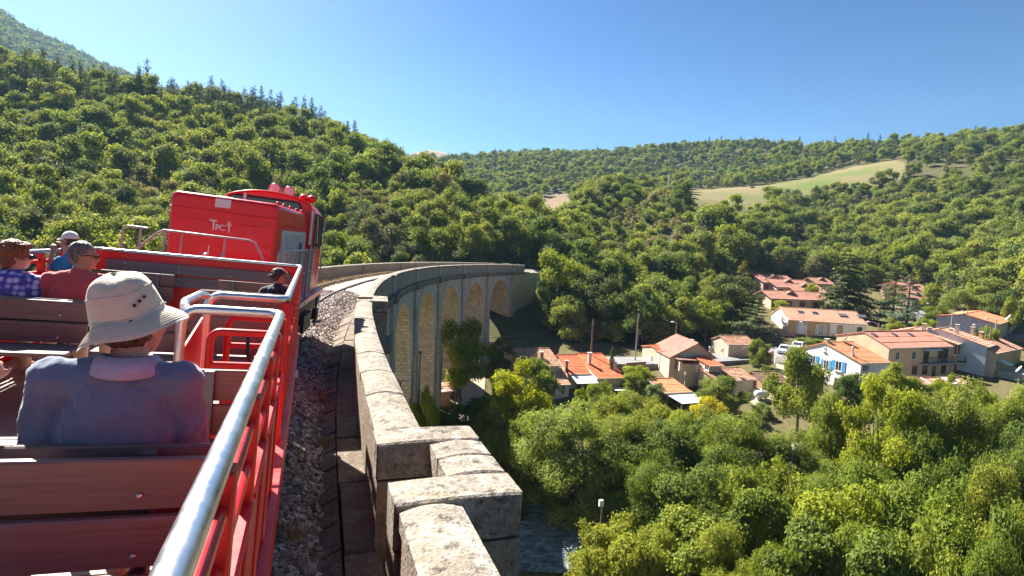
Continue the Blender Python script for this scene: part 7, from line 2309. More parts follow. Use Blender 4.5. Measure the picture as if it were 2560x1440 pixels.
q = h15.on('front', *c4(1290, 850)); mb = MB(); mb.slab([(q[0] - 0.6, q[1], q[2] + 0.15), (q[0] + 1.6, q[1], q[2] + 0.15), (q[0] + 1.6, q[1] - 1.6, q[2] - 0.45), (q[0] - 0.6, q[1] - 1.6, q[2] - 0.45)], (0, 0, 0.03), 0); mb.build('awning', M_sheetw, h15.root)
h15.win('front', c4(1265, 920), 1.2, 1.6, None, M_framew, 'door', sill=False)
dish(*c4(1612, 980), 98, 0.5, 'satellite dish on the terrace wall at the right edge', 215)

# ---- the ochre and white house behind
h8 = House('two storey house, half ochre half white, with four roof lights', c3(518, 516), 112.0, 13.6, 116, 4.6, 1.85, 4.4, 1.8, -15.4, M_ochre, M_rpink, ovs=0.15, ov=0.25, rows=0.36, lwall=M_white_w)
a = h8.on('front', *c3(884, 560)); MB().box(((a[0] + h8.L - 0.15) / 2, h8.ov - 0.006, (h8.ez - 1.7) / 2), (h8.L - 0.15 - a[0], 0.03, h8.ez + 1.4), 0).build('white_half', M_white_w, h8.root)
for q in (c3(637, 592), c3(803, 604)): h8.win('front', q, 0.95, 1.9, M_shutb, M_framew, pane=M_curtain if q[0] < 2010 else None)
h8.f['front'] = ('v', h8.ov - 0.021)
for q in (c3(967, 612), c3(1137, 610)): h8.win('front', q, 0.85, 1.9 if q[0] < 2110 else 1.2, None, M_framebr)
h8.win('front', c3(925, 700), 1.2, 1.0, None, M_framebr); h8.win('front', c3(592, 705), 0.9, 1.8, None, M_shutb, 'door', sill=False)
q = h8.on('front', *c3(967, 652)); MB().box((q[0], q[1] - 0.4, q[2] - 0.05), (2.2, 0.8, 0.5), 0).build('balcony', M_yellow, h8.root)
h8.skylight(c3(628, 452), 1.0, 0.9, M_sheetw if False else None); h8.skylight(c3(753, 460), 1.0, 0.9); h8.skylight(c3(992, 483), 1.4, 1.0, M_leg, 0.2); h8.skylight(c3(1153, 493), 1.4, 1.0, M_leg, 0.2)
hL = House('lean to roof against the white end of the ochre house', c3(455, 648), 111.0, 2.6, 116, 2.0, 0.8, 0.2, 0.1, -15.4, M_white_w, M_rpink)
dish(*c3(512, 523), 110.5, 0.6, 'satellite dish on the corner of the ochre house', 230)

# ---- retirement pavilions up the slope
def pavilion(label, E0, D, L, dirn, run, rise, brun):
    for k in range(160):                      # step nearer until the eave stands a storey above the land
        p = at_d(E0[0], E0[1], D)
        if p[2] - float(gz_at(p[0], p[1])) > 2.6 or D < 112: break
        D -= 0.5
    h = House(label, E0, D, L, dirn, run, rise, brun, rise * 0.9, None, M_beigew, M_rterr, ov=0.8, ovs=0.6, rows=0.6, group=None)
    q = 0.35 * L
    mb = MB(); mb.add([(q, run * 0.55, h.ez + rise * 0.62), (q + 2.6, run * 0.55, h.ez + rise * 0.62), (q + 1.3, run * 0.55, h.ez + rise * 0.62 + 0.8), (q + 1.3, run * 1.1, h.zr + 0.02)], [(0, 1, 2), (1, 3, 2), (0, 2, 3)], 0)
    mb.build('dormer', M_rdark, h.root)
    for k in range(int(L / 3.2)):
        MB().box((1.6 + k * 3.2, 0.76, h.ez - 1.25), (1.3, 0.05, 1.5), 0).build('window', M_framebr, h.root)
    return h
pavilion('low pavilion with a brown tiled roof, the farthest of the pair by the pine', c5(145, 232), 168, 9.5, 96, 4.0, 1.6, 4.0)
pavilion('low pavilion with a brown tiled roof and small dormer, stepping forward of its neighbour', c5(325, 292), 158, 10.5, 96, 4.2, 1.6, 4.0)
pavilion('low pavilion with a brown tiled roof half hidden by the dark fir', c5(560, 352), 152, 9.0, 96, 4.2, 1.6, 4.0)
pavilion('long brown pavilion roof just above the ochre house', c5(250, 440), 140, 14.0, 98, 3.6, 1.4, 3.0)
pavilion('small brown roof showing above the dark fir', c5(830, 250), 176, 6.0, 96, 3.4, 1.4, 3.0)
pavilion('brown pavilion at the head of the lane, nearest of three', c5(2075, 462), 162, 9.5, 88, 4.2, 1.7, 4.0)
pavilion('brown pavilion at the head of the lane, middle of three', c5(2040, 372), 172, 9.5, 88, 4.0, 1.6, 4.0)
pavilion('brown pavilion at the head of the lane, farthest of three', c5(1990, 312), 182, 9.0, 88, 4.0, 1.5, 4.0)

# ---- sheds
hr = House('long rusty sheet iron shed below the terrace houses', c3(1675, 1080), 86.0, 8.2, 95, 1.6, 0.5, 0.3, 0.1, -17.6, M_brick, M_rust, name='shed', cat='shed', rows=2.0)
for k in (2.0, 4.9, 6.3): MB().box((k, 0.8, (hr.ez + hr.zr) / 2 + 0.075), (0.9 if k == 4.9 else 0.25, 1.62, 0.03), 0).build('roof_sheet', M_sheetw, hr.root, None) if False else None
sl = math.atan2(0.5, 1.6)
for k, w_ in ((1.6, 0.25), (5.4, 1.0), (6.9, 0.25)): MB().box((0, 0, 0), (w_, 1.66, 0.02), 0).build('roof_sheet', M_sheetw, hr.root, None, loc=(k, 0.8, (hr.ez + hr.zr) / 2 + 0.085), rot=(sl, 0, 0))
hz = House('shed with a grey metal gable roof beside the viaduct pier', c1(305, 915), 63.5, 2.6, 15, 1.3, 0.75, 1.5, 0.8, -18.9, M_brick, M_zinc, name='shed', cat='shed', rows=3.0, ov=0.1)
hy = House('low shed with a rusty sheet roof against the viaduct pier', c1(160, 905), 62.5, 2.4, 75, 2.2, 0.6, 0.2, 0.05, -18.7, M_brick, M_rust, name='shed', cat='shed', rows=3.0, walls=False)
for u, v in ((0.1, 0.1), (2.3, 0.1), (2.3, 2.0), (0.1, 2.0)): MB().box((u, v, hy.roof_z(v) / 2 - 0.4), (0.12, 0.12, hy.roof_z(v) + 0.5), 0).build('post', M_pole, hy.root)

# ---- walls, poles, lamps
def wall_run(pts, hgt, th, m, label, name='garden_wall', cat='wall'):
    P = [np.array(p, float) for p in pts]
    c = sum(P) / len(P); z = float(gz_at(c[0], c[1]))
    r = thing(name, label, cat, (c[0], c[1], z))
    for a, b in zip(P[:-1], P[1:]):
        d = b - a; L = np.hypot(*d); n = np.array([-d[1], d[0]]) / L * th / 2
        za, zb = float(gz_at(*a)), float(gz_at(*b))
        lo = min(za, zb) - 0.5
        q = [(*(a - n), lo), (*(b - n), lo), (*(b + n), lo), (*(a + n), lo), (*(a - n), za + hgt), (*(b - n), zb + hgt), (*(b + n), zb + hgt), (*(a + n), za + hgt)]
        mb = MB(); mb.hexa(q, 0); mb.build('wall_section', m, r, (c[0], c[1], z))
        q2 = [(*(a - n * 1.3), za + hgt), (*(b - n * 1.3), zb + hgt), (*(b + n * 1.3), zb + hgt), (*(a + n * 1.3), za + hgt), (*(a - n * 1.3), za + hgt + 0.08), (*(b - n * 1.3), zb + hgt + 0.08), (*(b + n * 1.3), zb + hgt + 0.08), (*(a + n * 1.3), za + hgt + 0.08)]
        mb = MB(); mb.hexa(q2, 0); mb.build('wall_cap', M_concrete, r, (c[0], c[1], z))
wall_run([at_d(1572, 800, 78.5)[:2], at_d(1622, 800, 79.5)[:2]], 1.5, 0.2, M_brick, 'low brown wall by the road beside the cream house')
wall_run([at_d(1925, 800, 95)[:2], at_d(1905, 800, 92)[:2]], 1.3, 0.25, M_brick, 'short orange gate wall by the street')
wall_run([at_d(1945, 800, 93)[:2], at_d(1972, 800, 94)[:2]], 1.0, 0.2, M_sheetw, 'white fence wall at the bend of the street')
def pole(label, top, D, hgt=None, r=0.13, m=None, lamp=None, name='utility_pole', cat='utility pole', arms=True, lean=(0, 0)):
    p = at_d(top[0], top[1], D); zg = float(gz_at(p[0], p[1]))
    h = p[2] - zg
    t = thing(name, label, cat, (p[0], p[1], zg), 0)
    MB().tube([(0, 0, -0.5), (lean[0], lean[1], h)], [r, r * 0.65], 0, 9).build('pole', m or M_pole, t)
    if lamp:
        dx, dy, L = lamp
        MB().tube([(0, 0, h - 0.35), (dx * L * 0.5, dy * L * 0.5, h + 0.1), (dx * L, dy * L, h + 0.15)], 0.035, 0, 6).build('arm', M_zinc, t)
        hd_ = MB().ball((dx * (L + 0.25), dy * (L + 0.25), h + 0.13), 0.3, 0, 10, (1.1, 0.6, 0.35)).build('lamp_head', M_dish, t)
    elif arms:
        for k in range(3): MB().lathe([(0.05, 0), (0.06, 0.05), (0.03, 0.12)], (0.12, 0, h - 0.2 - 0.3 * k), 0, 8).build('insulator', M_dish, t)
    return np.array([p[0], p[1], p[2]])
pa = pole('dark wooden pole behind the orange cottage roofs with two stay wires', (1483, 798), 80)
pb = pole('pale slender pole on the roadside left of the street lamp', (1596, 785), 83, None, 0.11, M_rosep)
pc_ = pole('dark wooden pole carrying a curved street lamp above the cream house', (1692, 806), 86, None, 0.12, None, (-0.9, -0.4, 0.9), 'street_lamp', 'street lamp')
pd_ = pole('pole with a street lamp in front of the ochre facade', c3(688, 545), 104, None, 0.1, None, (-0.85, 0.3, 0.9), 'street_lamp', 'street lamp')
pe = pole('lamp post with a short arm on the bank right of the lane, nearest the lane', c3(1945, 445), 128, None, 0.12, M_rosep, (0.9, -0.3, 1.6), 'street_lamp', 'street lamp')
pf = pole('plain pale post on the grassy bank right of the lane', c3(2070, 430), 130, None, 0.12, M_rosep)
pg = pole('lamp post beside the yellow green bush at the right', c4(1190, 330), 116, None, 0.13, None, (-0.95, 0.1, 3.4), 'street_lamp', 'street lamp')
ph = pole('slim lamp post behind the yellow green bush at the right', c4(1270, 230), 124, None, 0.1, M_rosep, (-0.9, 0.1, 2.2), 'street_lamp', 'street lamp')
pi_ = pole('small globe lamp at the top of the lane', (2320, 760), 150, None, 0.06, M_iron, (0.05, 0, 0.05), 'street_lamp', 'street lamp')
pj = pole('white lamp post by the brown pine up the slope', (1853, 702), 150, None, 0.06, M_framew, (0.05, 0, 0.05), 'street_lamp', 'street lamp')
pk = pole('street lamp leaning over the cream roof from behind the ochre house', c5(1625, 755), 100, None, 0.12, None, (-0.95, 0.2, 1.6), 'street_lamp', 'street lamp')
pl = pole('dark post with a bright square lamp in front of the round tree', (1505, 1252), 36.0, None, 0.1, None, None, 'lamp_post', 'lamp post', False, (0.06, 0))
zz = float(gz_at(pl[0], pl[1])); 
lr = [o for o in bpy.data.objects if o.get('label', '').startswith('dark post with a bright')][0]
MB().bbox((-0.2, -0.12, pl[2] - zz - 0.35), (0.1, 0.12, pl[2] - zz + 0.06), 0, 0.03).build('lamp_head', M_dish, lr)
for k in (0.9, 1.35): MB().lathe([(0.07, 0), (0.09, 0.05), (0.04, 0.1)], (0.1, 0, pl[2] - zz - k), 0, 8).build('insulator', M_iron, lr)
pm_ = pole('white mast standing by the meadow on the far slope', (1673, 432), 300, None, 0.3, M_framew, None, 'mast', 'mast', False)
def wire(a, b, sag, label, r=0.02):
    pts = [a + (b - a) * k / 12 - np.array([0, 0, sag * 4 * (k / 12) * (1 - k / 12)]) for k in range(13)]
    m = MB().tube(pts, r, 0, 5, False).mesh('overhead_wire', M_iron, tuple(a))
    tag(obj('overhead_wire', m, None, tuple(a)), label, 'wire', 'overhead wires of the village')
wire(pa + np.array([0, 0, -0.3]), pb + np.array([0, 0, -0.2]), 0.5, 'wire from the stayed wooden pole to the pale slender pole')
wire(pb + np.array([0, 0, -0.1]), pc_ + np.array([0, 0, -0.4]), 0.5, 'wire from the pale slender pole to the street lamp pole')
wire(pc_, pd_ + np.array([0, 0, -0.2]), 0.9, 'wire from the street lamp pole to the lamp by the ochre house')
wire(VP(60, 3.0, -9.5), pa + np.array([0, 0, -0.2]), 0.8, 'wire from the viaduct to the stayed wooden pole')
wire(pl + np.array([0, 0, -0.15]), at_d(1790, 1310, 44), 0.3, 'wire running from the square lamp post into the trees')
for dx in (0.9, 1.3):
    b_ = pa + np.array([dx, 0.2, 0]); b_[2] = gz_at(b_[0], b_[1]); wire(pa + np.array([0, 0, -1.2]), b_, 0.0, 'stay wire of the pole behind the orange roofs', 0.018)
# road marker posts
for q, D in ((c2(222, 460), 79.5), (c1(2445, 495), 80.5)):
    p = at_d(q[0], q[1], D); z = float(gz_at(p[0], p[1]))
    t = thing('marker_post', 'white marker post at the roadside' + (' by the cream house' if D < 80 else ' behind the end cottage'), 'post', (p[0], p[1], z))
    MB().tube([(0, 0, -0.2), (0, 0, 1.0)], 0.07, 0, 8).build('post', M_framew, t)

# ---- parked cars
def car_thing(label, px, py, D, rz, col):
    p = at_d(px, py, D); z = float(gz_at(p[0], p[1])) + 0.12
    t = thing('parked_car', label, 'car', (p[0], p[1], z), rz, 'cars parked at the street')
    prof = [(-2.0, 0.32), (-2.02, 0.72), (-1.72, 0.86), (-1.3, 0.94), (-0.75, 1.4), (-0.1, 1.48), (0.7, 1.42), (1.3, 0.98), (1.75, 0.9), (2.0, 0.72), (2.02, 0.34)]
    n = len(prof)
    V = []
    for y, ins in ((-0.8, 0.0), (-0.72, 1.0), (0.72, 1.0), (0.8, 0.0)):
        for x, zz_ in prof:
            k = 1.0 if zz_ < 0.95 else 0.86
            V.append((x, y * (k if abs(y) == 0.8 else k), zz_ if ins else min(zz_, zz_ - 0.03)))
    F = []
    for i in range(3):
        for k in range(n - 1): F.append((i * n + k, i * n + k + 1, (i + 1) * n + k + 1, (i + 1) * n + k))
        F.append((i * n + n - 1, i * n, (i + 1) * n, (i + 1) * n + n - 1))
    F.append(tuple(range(n))[::-1]); F.append(tuple(range(3 * n, 4 * n)))
    mb = MB(); mb.add(V, F, 0); mb.build('body', col, t)
    for s in (-1, 1):
        MB().add([(-1.2, s * 0.80, 0.98), (-0.72, s * 0.705, 1.36), (0.66, s * 0.705, 1.37), (1.18, s * 0.80, 1.0)], [(0, 1, 2, 3) if s < 0 else (3, 2, 1, 0)], 0).build('side_window', M_glass, t)
        for x in (-1.25, 1.3):
            w = MB().lathe([(0.0001, -0.1), (0.2, -0.1), (0.31, -0.09), (0.31, 0.09), (0.2, 0.1), (0.0001, 0.1)], (x, s * 0.76, 0.31), 0, 14, Matrix.Rotation(PI / 2, 3, 'X')).build('wheel', M_black, t)
        MB().box((-2.0, s * 0.55, 0.66), (0.06, 0.3, 0.14), 0).build('headlight', M_dish, t); MB().box((2.0, s * 0.6, 0.7), (0.06, 0.2, 0.16), 0).build('tail_light', M_redl, t)
    MB().add([(-1.27, -0.66, 0.97), (-1.27, 0.66, 0.97), (-0.79, 0.6, 1.385), (-0.79, -0.6, 1.385)], [(3, 2, 1, 0)], 0).build('windscreen', M_glass, t)
    MB().add([(1.28, -0.66, 1.01), (1.28, 0.66, 1.01), (0.76, 0.6, 1.405), (0.76, -0.6, 1.405)], [(0, 1, 2, 3)], 0).build('rear_window', M_glass, t)
M_carw = paint('white_car_paint', (0.72, 0.72, 0.72), 0.25, 0.8, 0.03, 0.1); M_cars = paint('silver_car_paint', (0.5, 0.52, 0.55), 0.3, 0.8, 0.03, 0.1)
car_thing('silver white car parked at the street, nearer the round bush', 1962, 884, 99.5, R_(35), M_cars)
car_thing('white car parked in front of the ochre house beside the white gable', 1996, 876, 102.5, R_(30), M_carw)
t = thing('pink_gate_post', 'post with a pink round top at the street corner', 'gate post', tuple(np.append(at_d(1930, 890, 94)[:2], gz_at(*at_d(1930, 890, 94)[:2]))))
MB().box((0, 0, 0.6), (0.4, 0.4, 1.4), 0).build('pillar', M_brick, t); MB().ball((0, 0, 1.45), 0.25, 0, 10).build('pink_top', mat('pink_flowers', (0.6, 0.12, 0.2), 0.8), t)
# greenhouse tunnel and log pile
p = at_d(1972, 1120, 63); zg = float(gz_at(p[0], p[1]))
t = thing('greenhouse', 'pale plastic garden greenhouse tunnel among the trees', 'greenhouse', (p[0], p[1], zg), R_(10))
mb = MB()
V = []
for y in (-1.1, 1.1):
    for k in range(11): V.append((1.0 * math.cos(PI * k / 10), y, 1.5 * math.sin(PI * k / 10) ** 0.8))
mb.add(V, [(k, k + 1, 12 + k, 11 + k) for k in range(10)] + [tuple(range(11))[::-1], tuple(range(11, 22))], 0)
mb.build('cover', mat('plastic_film', (0.62, 0.65, 0.6), 0.35, var=0.08), t)
for y in (-1.1, 0, 1.1): MB().tube([(1.02 * math.cos(PI * k / 10), y, 1.52 * math.sin(PI * k / 10) ** 0.8) for k in range(11)], 0.03, 0, 6).build('hoop', M_zinc, t)
p = at_d(1245, 848, 84); zg = float(gz_at(p[0], p[1]))
t = thing('log_pile', 'stack of pale logs at the foot of the slope beyond the viaduct', 'log pile', (p[0], p[1], zg), 0.2)
lg = MB().tube([(0, -0.5, 0), (0, 0.5, 0)], 0.13, 0, 8).mesh('log', mat('cut_log', (0.42, 0.3, 0.2), 0.9, var=0.25))
for r_i in range(4):
    for k in range(12 - r_i): obj('log', lg, t, (-1.6 + k * 0.27 + r_i * 0.13, 0, 0.13 + r_i * 0.23), (0, 0, random.uniform(-0.05, 0.05)))
# bracket with insulators on the viaduct
b = VP(24.6, 3.1, -6.3)
t = thing('insulator_bracket', 'black iron wire bracket fixed to the first visible pier of the viaduct', 'bracket', tuple(b))
MB().tube([(-0.7, 0, 0), (0.75, 0, -0.1), (0.8, 0, 0.35)], 0.03, 0, 6).build('arm', M_iron, t); MB().tube([(0.3, 0, 0.4), (1.1, 0, 0.4)], 0.025, 0, 6).build('cross_arm', M_pole, t)
for x in (0.45, 0.75, 1.05): MB().ball((x, 0, 0.48), 0.05, 0, 8).build('insulator', M_dish, t)
# drain pipe heads on piers
for s in (50.3, 62.6):
    b = VP(s + 0.55, OR_ + 0.5, -9.5)
    t = thing('drain_pipe', 'dark rain pipe on the viaduct pier ' + ('nearer' if s < 55 else 'farther') + ' the shed', 'pipe', tuple(b))
    MB().tube([(0, 0, 0), (0.06, -0.05, -8.5)], 0.06, 0, 8).box((0, 0, 0.1), (0.25, 0.25, 0.25), 0).build('pipe', M_leg, t)
# ================================================================== trees and bushes of the valley, one by one
def hand_tree(P, px, ytop, width, D, label, name='tree', cat='tree', col=None, group=None, hmin=None, stretch=1.0):
    """tree whose crown top and width are those; it stands on the land at that distance"""
    p = at_d(px, ytop, D)
    z = float(gz_at(p[0], p[1]))
    depth = float(p @ CF)
    r = width * (1.1 if D < 58 else 0.95) / 2 * depth / FPX
    h = max(p[2] - z, hmin or 0.8)
    t = thing(name, label, cat, (p[0], p[1], z - 0.1), random.uniform(0, 6.28), group)
    sx = r / (P.R * 1.02); sz = (h + 0.1) / (P.H * 0.97)
    t.scale = (sx, sx, sz)
    c = obj('crown', P.crown, t); obj('trunk', P.trunk, t)
    if col: c.color = (*col, 1)
    return t
N_, M__ = NEARP, MIDP
YEL = (1.25, 1.25, 0.7); DRK = (0.62, 0.72, 0.72); SIL = (1.25, 1.25, 1.8); WARM = (1.12, 1.12, 0.9)  # DRK: dark foliage, also shade painted into crowns that stand in shadow
hand_tree(N_['ash0'], 1460, 1030, 275, 43.5, 'big round silvery green tree by the river, right of the parapet', col=SIL)
hand_tree(N_['lime0'], 1290, 918, 175, 51, 'yellow green tree in front of the old cottage gable', col=(1.5, 1.35, 0.6))
hand_tree(N_['apple0'], 1185, 1005, 140, 50, 'dark bushy tree in the shadow of the viaduct', col=DRK)  # viaduct shadow also put into the leaf tint
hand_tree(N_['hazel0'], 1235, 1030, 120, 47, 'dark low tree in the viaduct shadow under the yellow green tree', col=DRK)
hand_tree(M__['oak0'], 1160, 806, 128, 66, 'dense dark tree standing close against the viaduct piers', col=(0.85, 0.95, 0.8))  # tint lowered: shade beside the piers is in the crown colour
hand_tree(M__['oak1'], 1250, 850, 80, 74, 'dark bush beside the viaduct pier at the road end', 'bush', 'bush', DRK)
hand_tree(N_['hazel0'], 1066, 990, 80, 46, 'light green treetop just outside the parapet', col=WARM)
hand_tree(N_['apple0'], 1352, 905, 120, 66, 'apple tree between the old cottage and the pale annexe', col=WARM)
hand_tree(N_['hazel0'], 1452, 976, 44, 65, 'clipped rounded yellow green hedge beside the pale annexe', 'hedge', 'hedge', YEL, hmin=2.2)
hand_tree(N_['hazel0'], 1500, 962, 90, 62, 'broad bush in front of the end cottage', 'bush', 'bush', WARM)
hand_tree(N_['hazel0'], 1590, 918, 90, 74, 'bright shrub bed between the end cottage and the cream house', 'bush', 'bush', YEL)
hand_tree(M__['cypress0'], 1532, 868, 16, 77, 'slender bright conifer behind the end cottage', 'cypress', 'tree', (1.6, 1.7, 1.3))
hand_tree(N_['hazel0'], 1640, 962, 70, 71, 'grey green bush below the cream gable', 'bush', 'bush', SIL)
hand_tree(N_['ash1'], 1565, 985, 160, 56, 'leafy tree below the end cottage roof', col=WARM)
hand_tree(N_['hazel0'], 1640, 1008, 140, 58, 'leafy tree in front of the garden shed', col=WARM)
hand_tree(N_['ash1'], 1700, 1035, 160, 53, 'mid green tree below the garden shed', col=WARM)
hand_tree(N_['ash0'], 1620, 1050, 200, 47, 'tall leafy tree behind the round silvery tree')
hand_tree(N_['hazel0'], 1790, 1040, 180, 53, 'grey green bushy tree below the gas tank', col=SIL)
hand_tree(N_['apple0'], 1775, 1002, 110, 63, 'bush full of yellow flowers below the garden shed', 'bush', 'bush', (2.3, 1.75, 0.5))
hand_tree(N_['apple0'], 1800, 945, 130, 70, 'apple tree in front of the low outbuilding', col=(0.95, 1, 1))
hand_tree(N_['apple0'], 2010, 880, 150, 68, 'open fruit tree with a visible trunk on the dry orchard grass', col=WARM)
hand_tree(N_['hazel0'], 1992, 920, 70, 78, 'tree in front of the white gable wall', col=WARM)
hand_tree(N_['hazel0'], 2128, 940, 92, 78, 'dark round tree at the corner of the white house', col=DRK)
hand_tree(N_['lime0'], 2240, 918, 135, 74, 'spreading bright tree in front of the big cream house', col=WARM)
hand_tree(N_['lime0'], 2368, 945, 90, 80, 'bright green young tree in front of the rusty shed', col=YEL)
hand_tree(N_['hazel0'], 2310, 965, 70, 78, 'dark bush under the spreading bright tree', 'bush', 'bush', DRK)
hand_tree(N_['acacia0'], 2225, 978, 200, 45, 'tall lime green locust tree with its stem showing', col=(1.45, 1.3, 0.9))
hand_tree(N_['ash1'], 2075, 1012, 160, 49, 'slender leafy tree left of the locust tree', col=WARM)
hand_tree(N_['ash0'], 2430, 1000, 240, 47, 'large mid green tree right of the locust tree')
hand_tree(N_['ash1'], 2560, 985, 180, 60, 'tall tree at the right edge below the terrace', col=SIL)
hand_tree(N_['hazel0'], 2465, 985, 110, 70, 'feathery pale willow below the terrace wall', col=(1.3, 1.25, 1.0))
hand_tree(N_['ash0'], 1890, 1060, 210, 47, 'dense tree below the orchard')
hand_tree(N_['ash1'], 1700, 1080, 250, 44, 'dark tree right of the round silvery tree', col=DRK)  # its shaded look is painted by the leaf tint
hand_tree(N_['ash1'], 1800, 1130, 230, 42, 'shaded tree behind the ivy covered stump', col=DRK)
hand_tree(N_['ivy0'], 1905, 1240, 165, 33, 'tall column of ivy over a dead tree', col=WARM)
hand_tree(N_['ivy0'], 1725, 1298, 190, 32, 'bushy thicket left of the ivy column', col=WARM)
hand_tree(N_['hazel0'], 1560, 1325, 220, 30.5, 'hazel bush at the bottom of the picture by the river', 'bush', 'bush', WARM)
hand_tree(N_['hazel0'], 2120, 1240, 290, 33, 'hazel thicket in the lower right, left part', col=WARM)
hand_tree(N_['hazel0'], 2360, 1270, 270, 32, 'hazel thicket in the lower right, middle part', col=WARM)
hand_tree(N_['hazel0'], 2530, 1320, 220, 30, 'hazel thicket at the lower right corner', col=WARM)
hand_tree(N_['ivy0'], 2020, 1330, 210, 30, 'leafy shrub at the bottom between ivy column and hazels', 'bush', 'bush')
hand_tree(N_['ivy0'], 2230, 1370, 260, 28.5, 'leafy shrub in front of the hazel thicket', 'bush', 'bush', WARM)
hand_tree(N_['ash0'], 2010, 1110, 190, 46, 'bushy tree between the orchard and the lower thicket')
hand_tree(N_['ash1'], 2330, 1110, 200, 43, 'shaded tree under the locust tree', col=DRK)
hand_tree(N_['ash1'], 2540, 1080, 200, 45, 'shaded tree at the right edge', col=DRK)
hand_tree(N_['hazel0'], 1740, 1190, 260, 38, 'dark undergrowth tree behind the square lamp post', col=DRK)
hand_tree(N_['hazel0'], 2230, 1060, 150, 56, 'low tree behind the locust tree', col=WARM)
hand_tree(N_['hazel0'], 2400, 1000, 120, 68, 'low tree on the dry slope below the rusty shed', col=WARM)
hand_tree(N_['apple0'], 1905, 1010, 60, 71, 'low shrub beside the gas tank', 'bush', 'bush', SIL)
hand_tree(N_['hazel1'], 1238, 1085, 150, 44, 'shaded bush between the parapet and the yellow green tree', 'bush', 'bush', DRK)  # leaf tint carries the shade below the parapet
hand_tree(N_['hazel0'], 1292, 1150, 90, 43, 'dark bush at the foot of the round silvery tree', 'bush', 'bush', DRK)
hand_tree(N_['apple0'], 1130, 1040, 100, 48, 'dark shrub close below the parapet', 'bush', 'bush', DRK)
fr = np.random.default_rng(77)
for (x, y, w_, D) in ((1560, 1110, 210, 45), (1640, 1150, 200, 41), (1860, 1190, 190, 39), (1960, 1180, 180, 40), (2060, 1170, 200, 41), (2150, 1180, 190, 39.5), (2290, 1210, 220, 38), (2400, 1190, 210, 39), (2500, 1200, 200, 38), (2590, 1150, 190, 41),
                      (1830, 1320, 190, 31), (1650, 1340, 170, 31.5), (1960, 1390, 180, 28.5), (2130, 1330, 210, 30), (2330, 1380, 210, 28.5), (2480, 1400, 230, 27.5), (2600, 1290, 200, 31), (1850, 1420, 170, 28),
                      (1760, 1080, 160, 50), (2480, 1040, 160, 56), (2580, 1010, 170, 58), (1560, 1000, 150, 54), (2440, 985, 110, 72)):
    hand_tree(N_[('hazel0', 'hazel1', 'ash1', 'ash0')[int(fr.integers(0, 4))]], x + fr.uniform(-12, 12), y + fr.uniform(-10, 10), w_, D, 'leafy tree of the dense riverside thicket', 'tree', 'tree', ((1.18, 1.15, 0.95), (0.66, 0.76, 0.75), (1.2, 1.2, 1.45), (0.95, 1.0, 0.8))[int(fr.integers(0, 4))], 'trees of the dense riverside thicket')
# conifers and others in the upper village
hand_tree(M__['fir0'], 2125, 632, 170, 134, 'big dark fir above the ochre house', 'fir_tree', 'fir tree')
hand_tree(M__['cedar0'], 2245, 655, 120, 136, 'tall grey green cedar right of the dark fir', 'cedar_tree', 'cedar tree', (1.7, 1.5, 1.0))
hand_tree(M__['cedar0'], 2278, 690, 120, 126, 'blue grey cedar with layered branches beside the lane', 'cedar_tree', 'cedar tree', (1.2, 1.25, 1.35))
hand_tree(M__['cedar0'], 1892, 722, 125, 106, 'dark layered cedar left of the ochre house', 'cedar_tree', 'cedar tree', (1.3, 1.25, 0.8))
hand_tree(M__['pine0'], 1862, 655, 62, 146, 'brownish pine beside the pavilions', 'pine_tree', 'pine tree', (2.2, 1.6, 1.0))
hand_tree(N_['hazel0'], 1896, 852, 62, 90, 'clipped round green bush beside the street', 'bush', 'bush')
hand_tree(M__['oak2'], 1835, 735, 95, 112, 'tree above the road left of the layered cedar')
hand_tree(M__['lime0'], 1955, 752, 40, 126, 'young tree before the pavilions', col=WARM)
hand_tree(M__['lime0'], 2030, 712, 36, 140, 'pointed young tree between the pavilions', col=WARM)
hand_tree(N_['lime0'], 2235, 800, 60, 112, 'light green shrub right of the ochre house', 'bush', 'bush', WARM)
hand_tree(N_['hazel0'], 2340, 768, 76, 132, 'yellow green bank of shrubs along the lane', 'bush', 'bush', YEL)
hand_tree(N_['hazel0'], 2318, 800, 60, 122, 'yellow green shrub at the foot of the lane', 'bush', 'bush', YEL)
hand_tree(M__['oak0'], 2395, 725, 70, 152, 'round tree in the row on the bank, left one')
hand_tree(M__['oak1'], 2450, 720, 80, 152, 'round tree in the row on the bank, middle one')
hand_tree(M__['oak2'], 2505, 728, 90, 148, 'round dark tree in the row on the bank, right one', col=DRK)
hand_tree(M__['lime0'], 2335, 712, 50, 160, 'slim tree behind the last pavilion')
hand_tree(N_['hazel0'], 2475, 822, 60, 118, 'bright yellow green bush beside the lavender building', 'bush', 'bush', YEL)
hand_tree(M__['oak3'], 2530, 745, 60, 140, 'tree at the right edge behind the lavender building')
hand_tree(N_['hazel0'], 2030, 846, 74, 107, 'climbing plant at the foot of the ochre facade', 'bush', 'bush', YEL)
hand_tree(M__['lime0'], 1770, 760, 80, 104, 'bright tree above the road behind the red brown roof', col=WARM)
hand_tree(M__['oak1'], 1700, 745, 110, 106, 'leafy tree on the slope above the street lamp')
hand_tree(M__['grey0'], 1610, 735, 110, 102, 'grey green tree on the slope above the cream house')
hand_tree(M__['grey0'], 1490, 740, 90, 100, 'silvery tree on the slope above the stayed pole', col=SIL)
hand_tree(M__['holm0'], 1425, 700, 120, 98, 'dark tree on the slope above the cottage row')
hand_tree(M__['oak2'], 1402, 636, 120, 97, 'leafy tree beyond the end of the viaduct', col=WARM)
hand_tree(M__['holm1'], 1362, 705, 70, 95, 'dark tree at the shaded end of the viaduct', col=DRK)
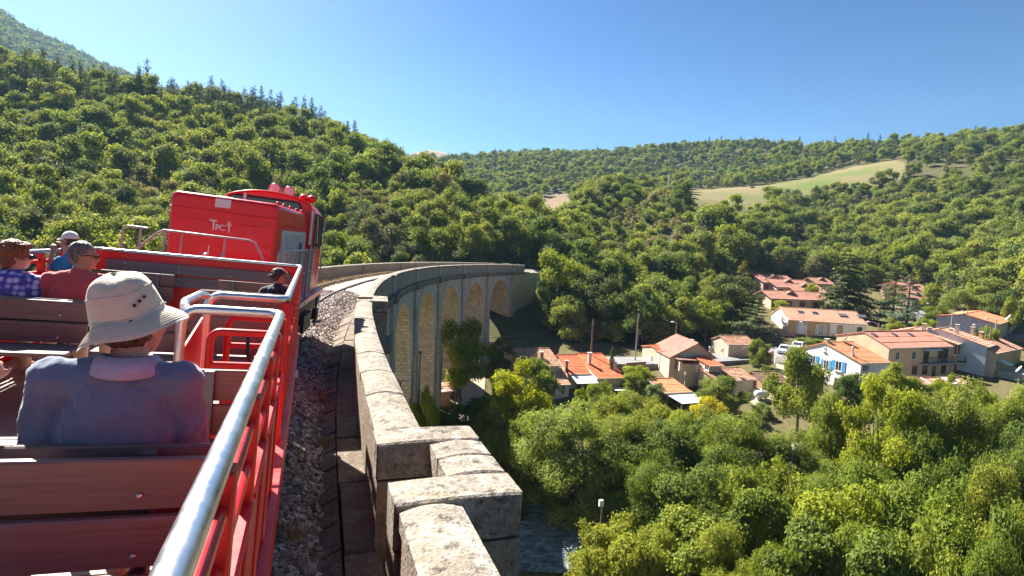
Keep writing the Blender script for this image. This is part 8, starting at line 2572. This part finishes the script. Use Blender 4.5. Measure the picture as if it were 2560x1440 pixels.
for k, (x, y, w_) in enumerate(((2235, 610, 34), (2258, 622, 30), (2285, 600, 34), (2312, 618, 30), (2195, 640, 30))):
    hand_tree(M__['lime0'], x, y, w_ * 1.4, 192, 'slim poplar in the row at the foot of the hill above the fir', 'poplar_tree', 'tree', (1.1, 1.1, 0.9), 'poplars at the foot of the hill')
hand_tree(M__['cypress0'], 2452, 492, 16, 262, 'dark cypress alone on the open slope, taller of two', 'cypress_tree', 'tree', (0.6, 0.7, 0.8))
hand_tree(M__['cypress0'], 2468, 500, 13, 264, 'dark cypress alone on the open slope, shorter of two', 'cypress_tree', 'tree', (0.6, 0.7, 0.8))
hand_tree(FARP['oak1'], 1825, 438, 34, 395, 'lone round tree on the meadow', col=(0.8, 0.9, 0.8)); hand_tree(FARP['oak3'], 1888, 436, 40, 405, 'tree clump at the meadow edge', col=(0.8, 0.9, 0.8)); hand_tree(FARP['bush1'], 1880, 468, 14, 345, 'small bush on the meadow', 'bush', 'bush'); hand_tree(FARP['oak4'], 1935, 468, 60, 300, 'group of bushes at the lower edge of the meadow', 'bush', 'bush')
hand_tree(M__['oak2'], 1702, 460, 66, 205, 'big dark tree on the crest below the mast', col=DRK); hand_tree(M__['oak0'], 1575, 462, 62, 215, 'big tree on the scrub crest, right one', col=DRK); hand_tree(M__['holm0'], 1520, 470, 60, 212, 'big tree on the scrub crest, left one', col=DRK)
# grass of the river bank and the orchard
def tufts(n, pts, r, name, m, h, w):
    sp = []
    for q in pts:
        sp.append(((q[0], q[1], float(gz_at(q[0], q[1]))), r))
    return grass(n, sp, name, m, h, w)
M_grassg = mat('bank_grass', (0.16, 0.17, 0.05), 0.9, var=0.3, vscale=2)
g_pts = [np.array([x, y]) for x in np.arange(6, 26, 1.2) for y in np.arange(24, 40, 1.2) if seg_dist(np.array([x]), np.array([y]), RIV)[0] > 4]
tufts(9000, g_pts, 1.0, 'river_bank_grass', M_grassg, 0.35, 0.025)
# ================================================================== the air
def haze(density):
    m = bpy.data.materials.new('air'); m.use_nodes = True
    n = m.node_tree.nodes; l = m.node_tree.links
    for x in list(n): n.remove(x)
    v = n.new('ShaderNodeVolumePrincipled'); v.inputs['Density'].default_value = density
    v.inputs['Color'].default_value = (0.38, 0.66, 1.0, 1); v.inputs['Anisotropy'].default_value = 0.1
    o = n.new('ShaderNodeOutputMaterial'); l.new(v.outputs[0], o.inputs['Volume'])
    mb = MB(); mb.box((0, 850, 297), (4600, 3000, 646), 0)
    tag(mb.build('haze', m), kind='stuff')
haze(0.00012)
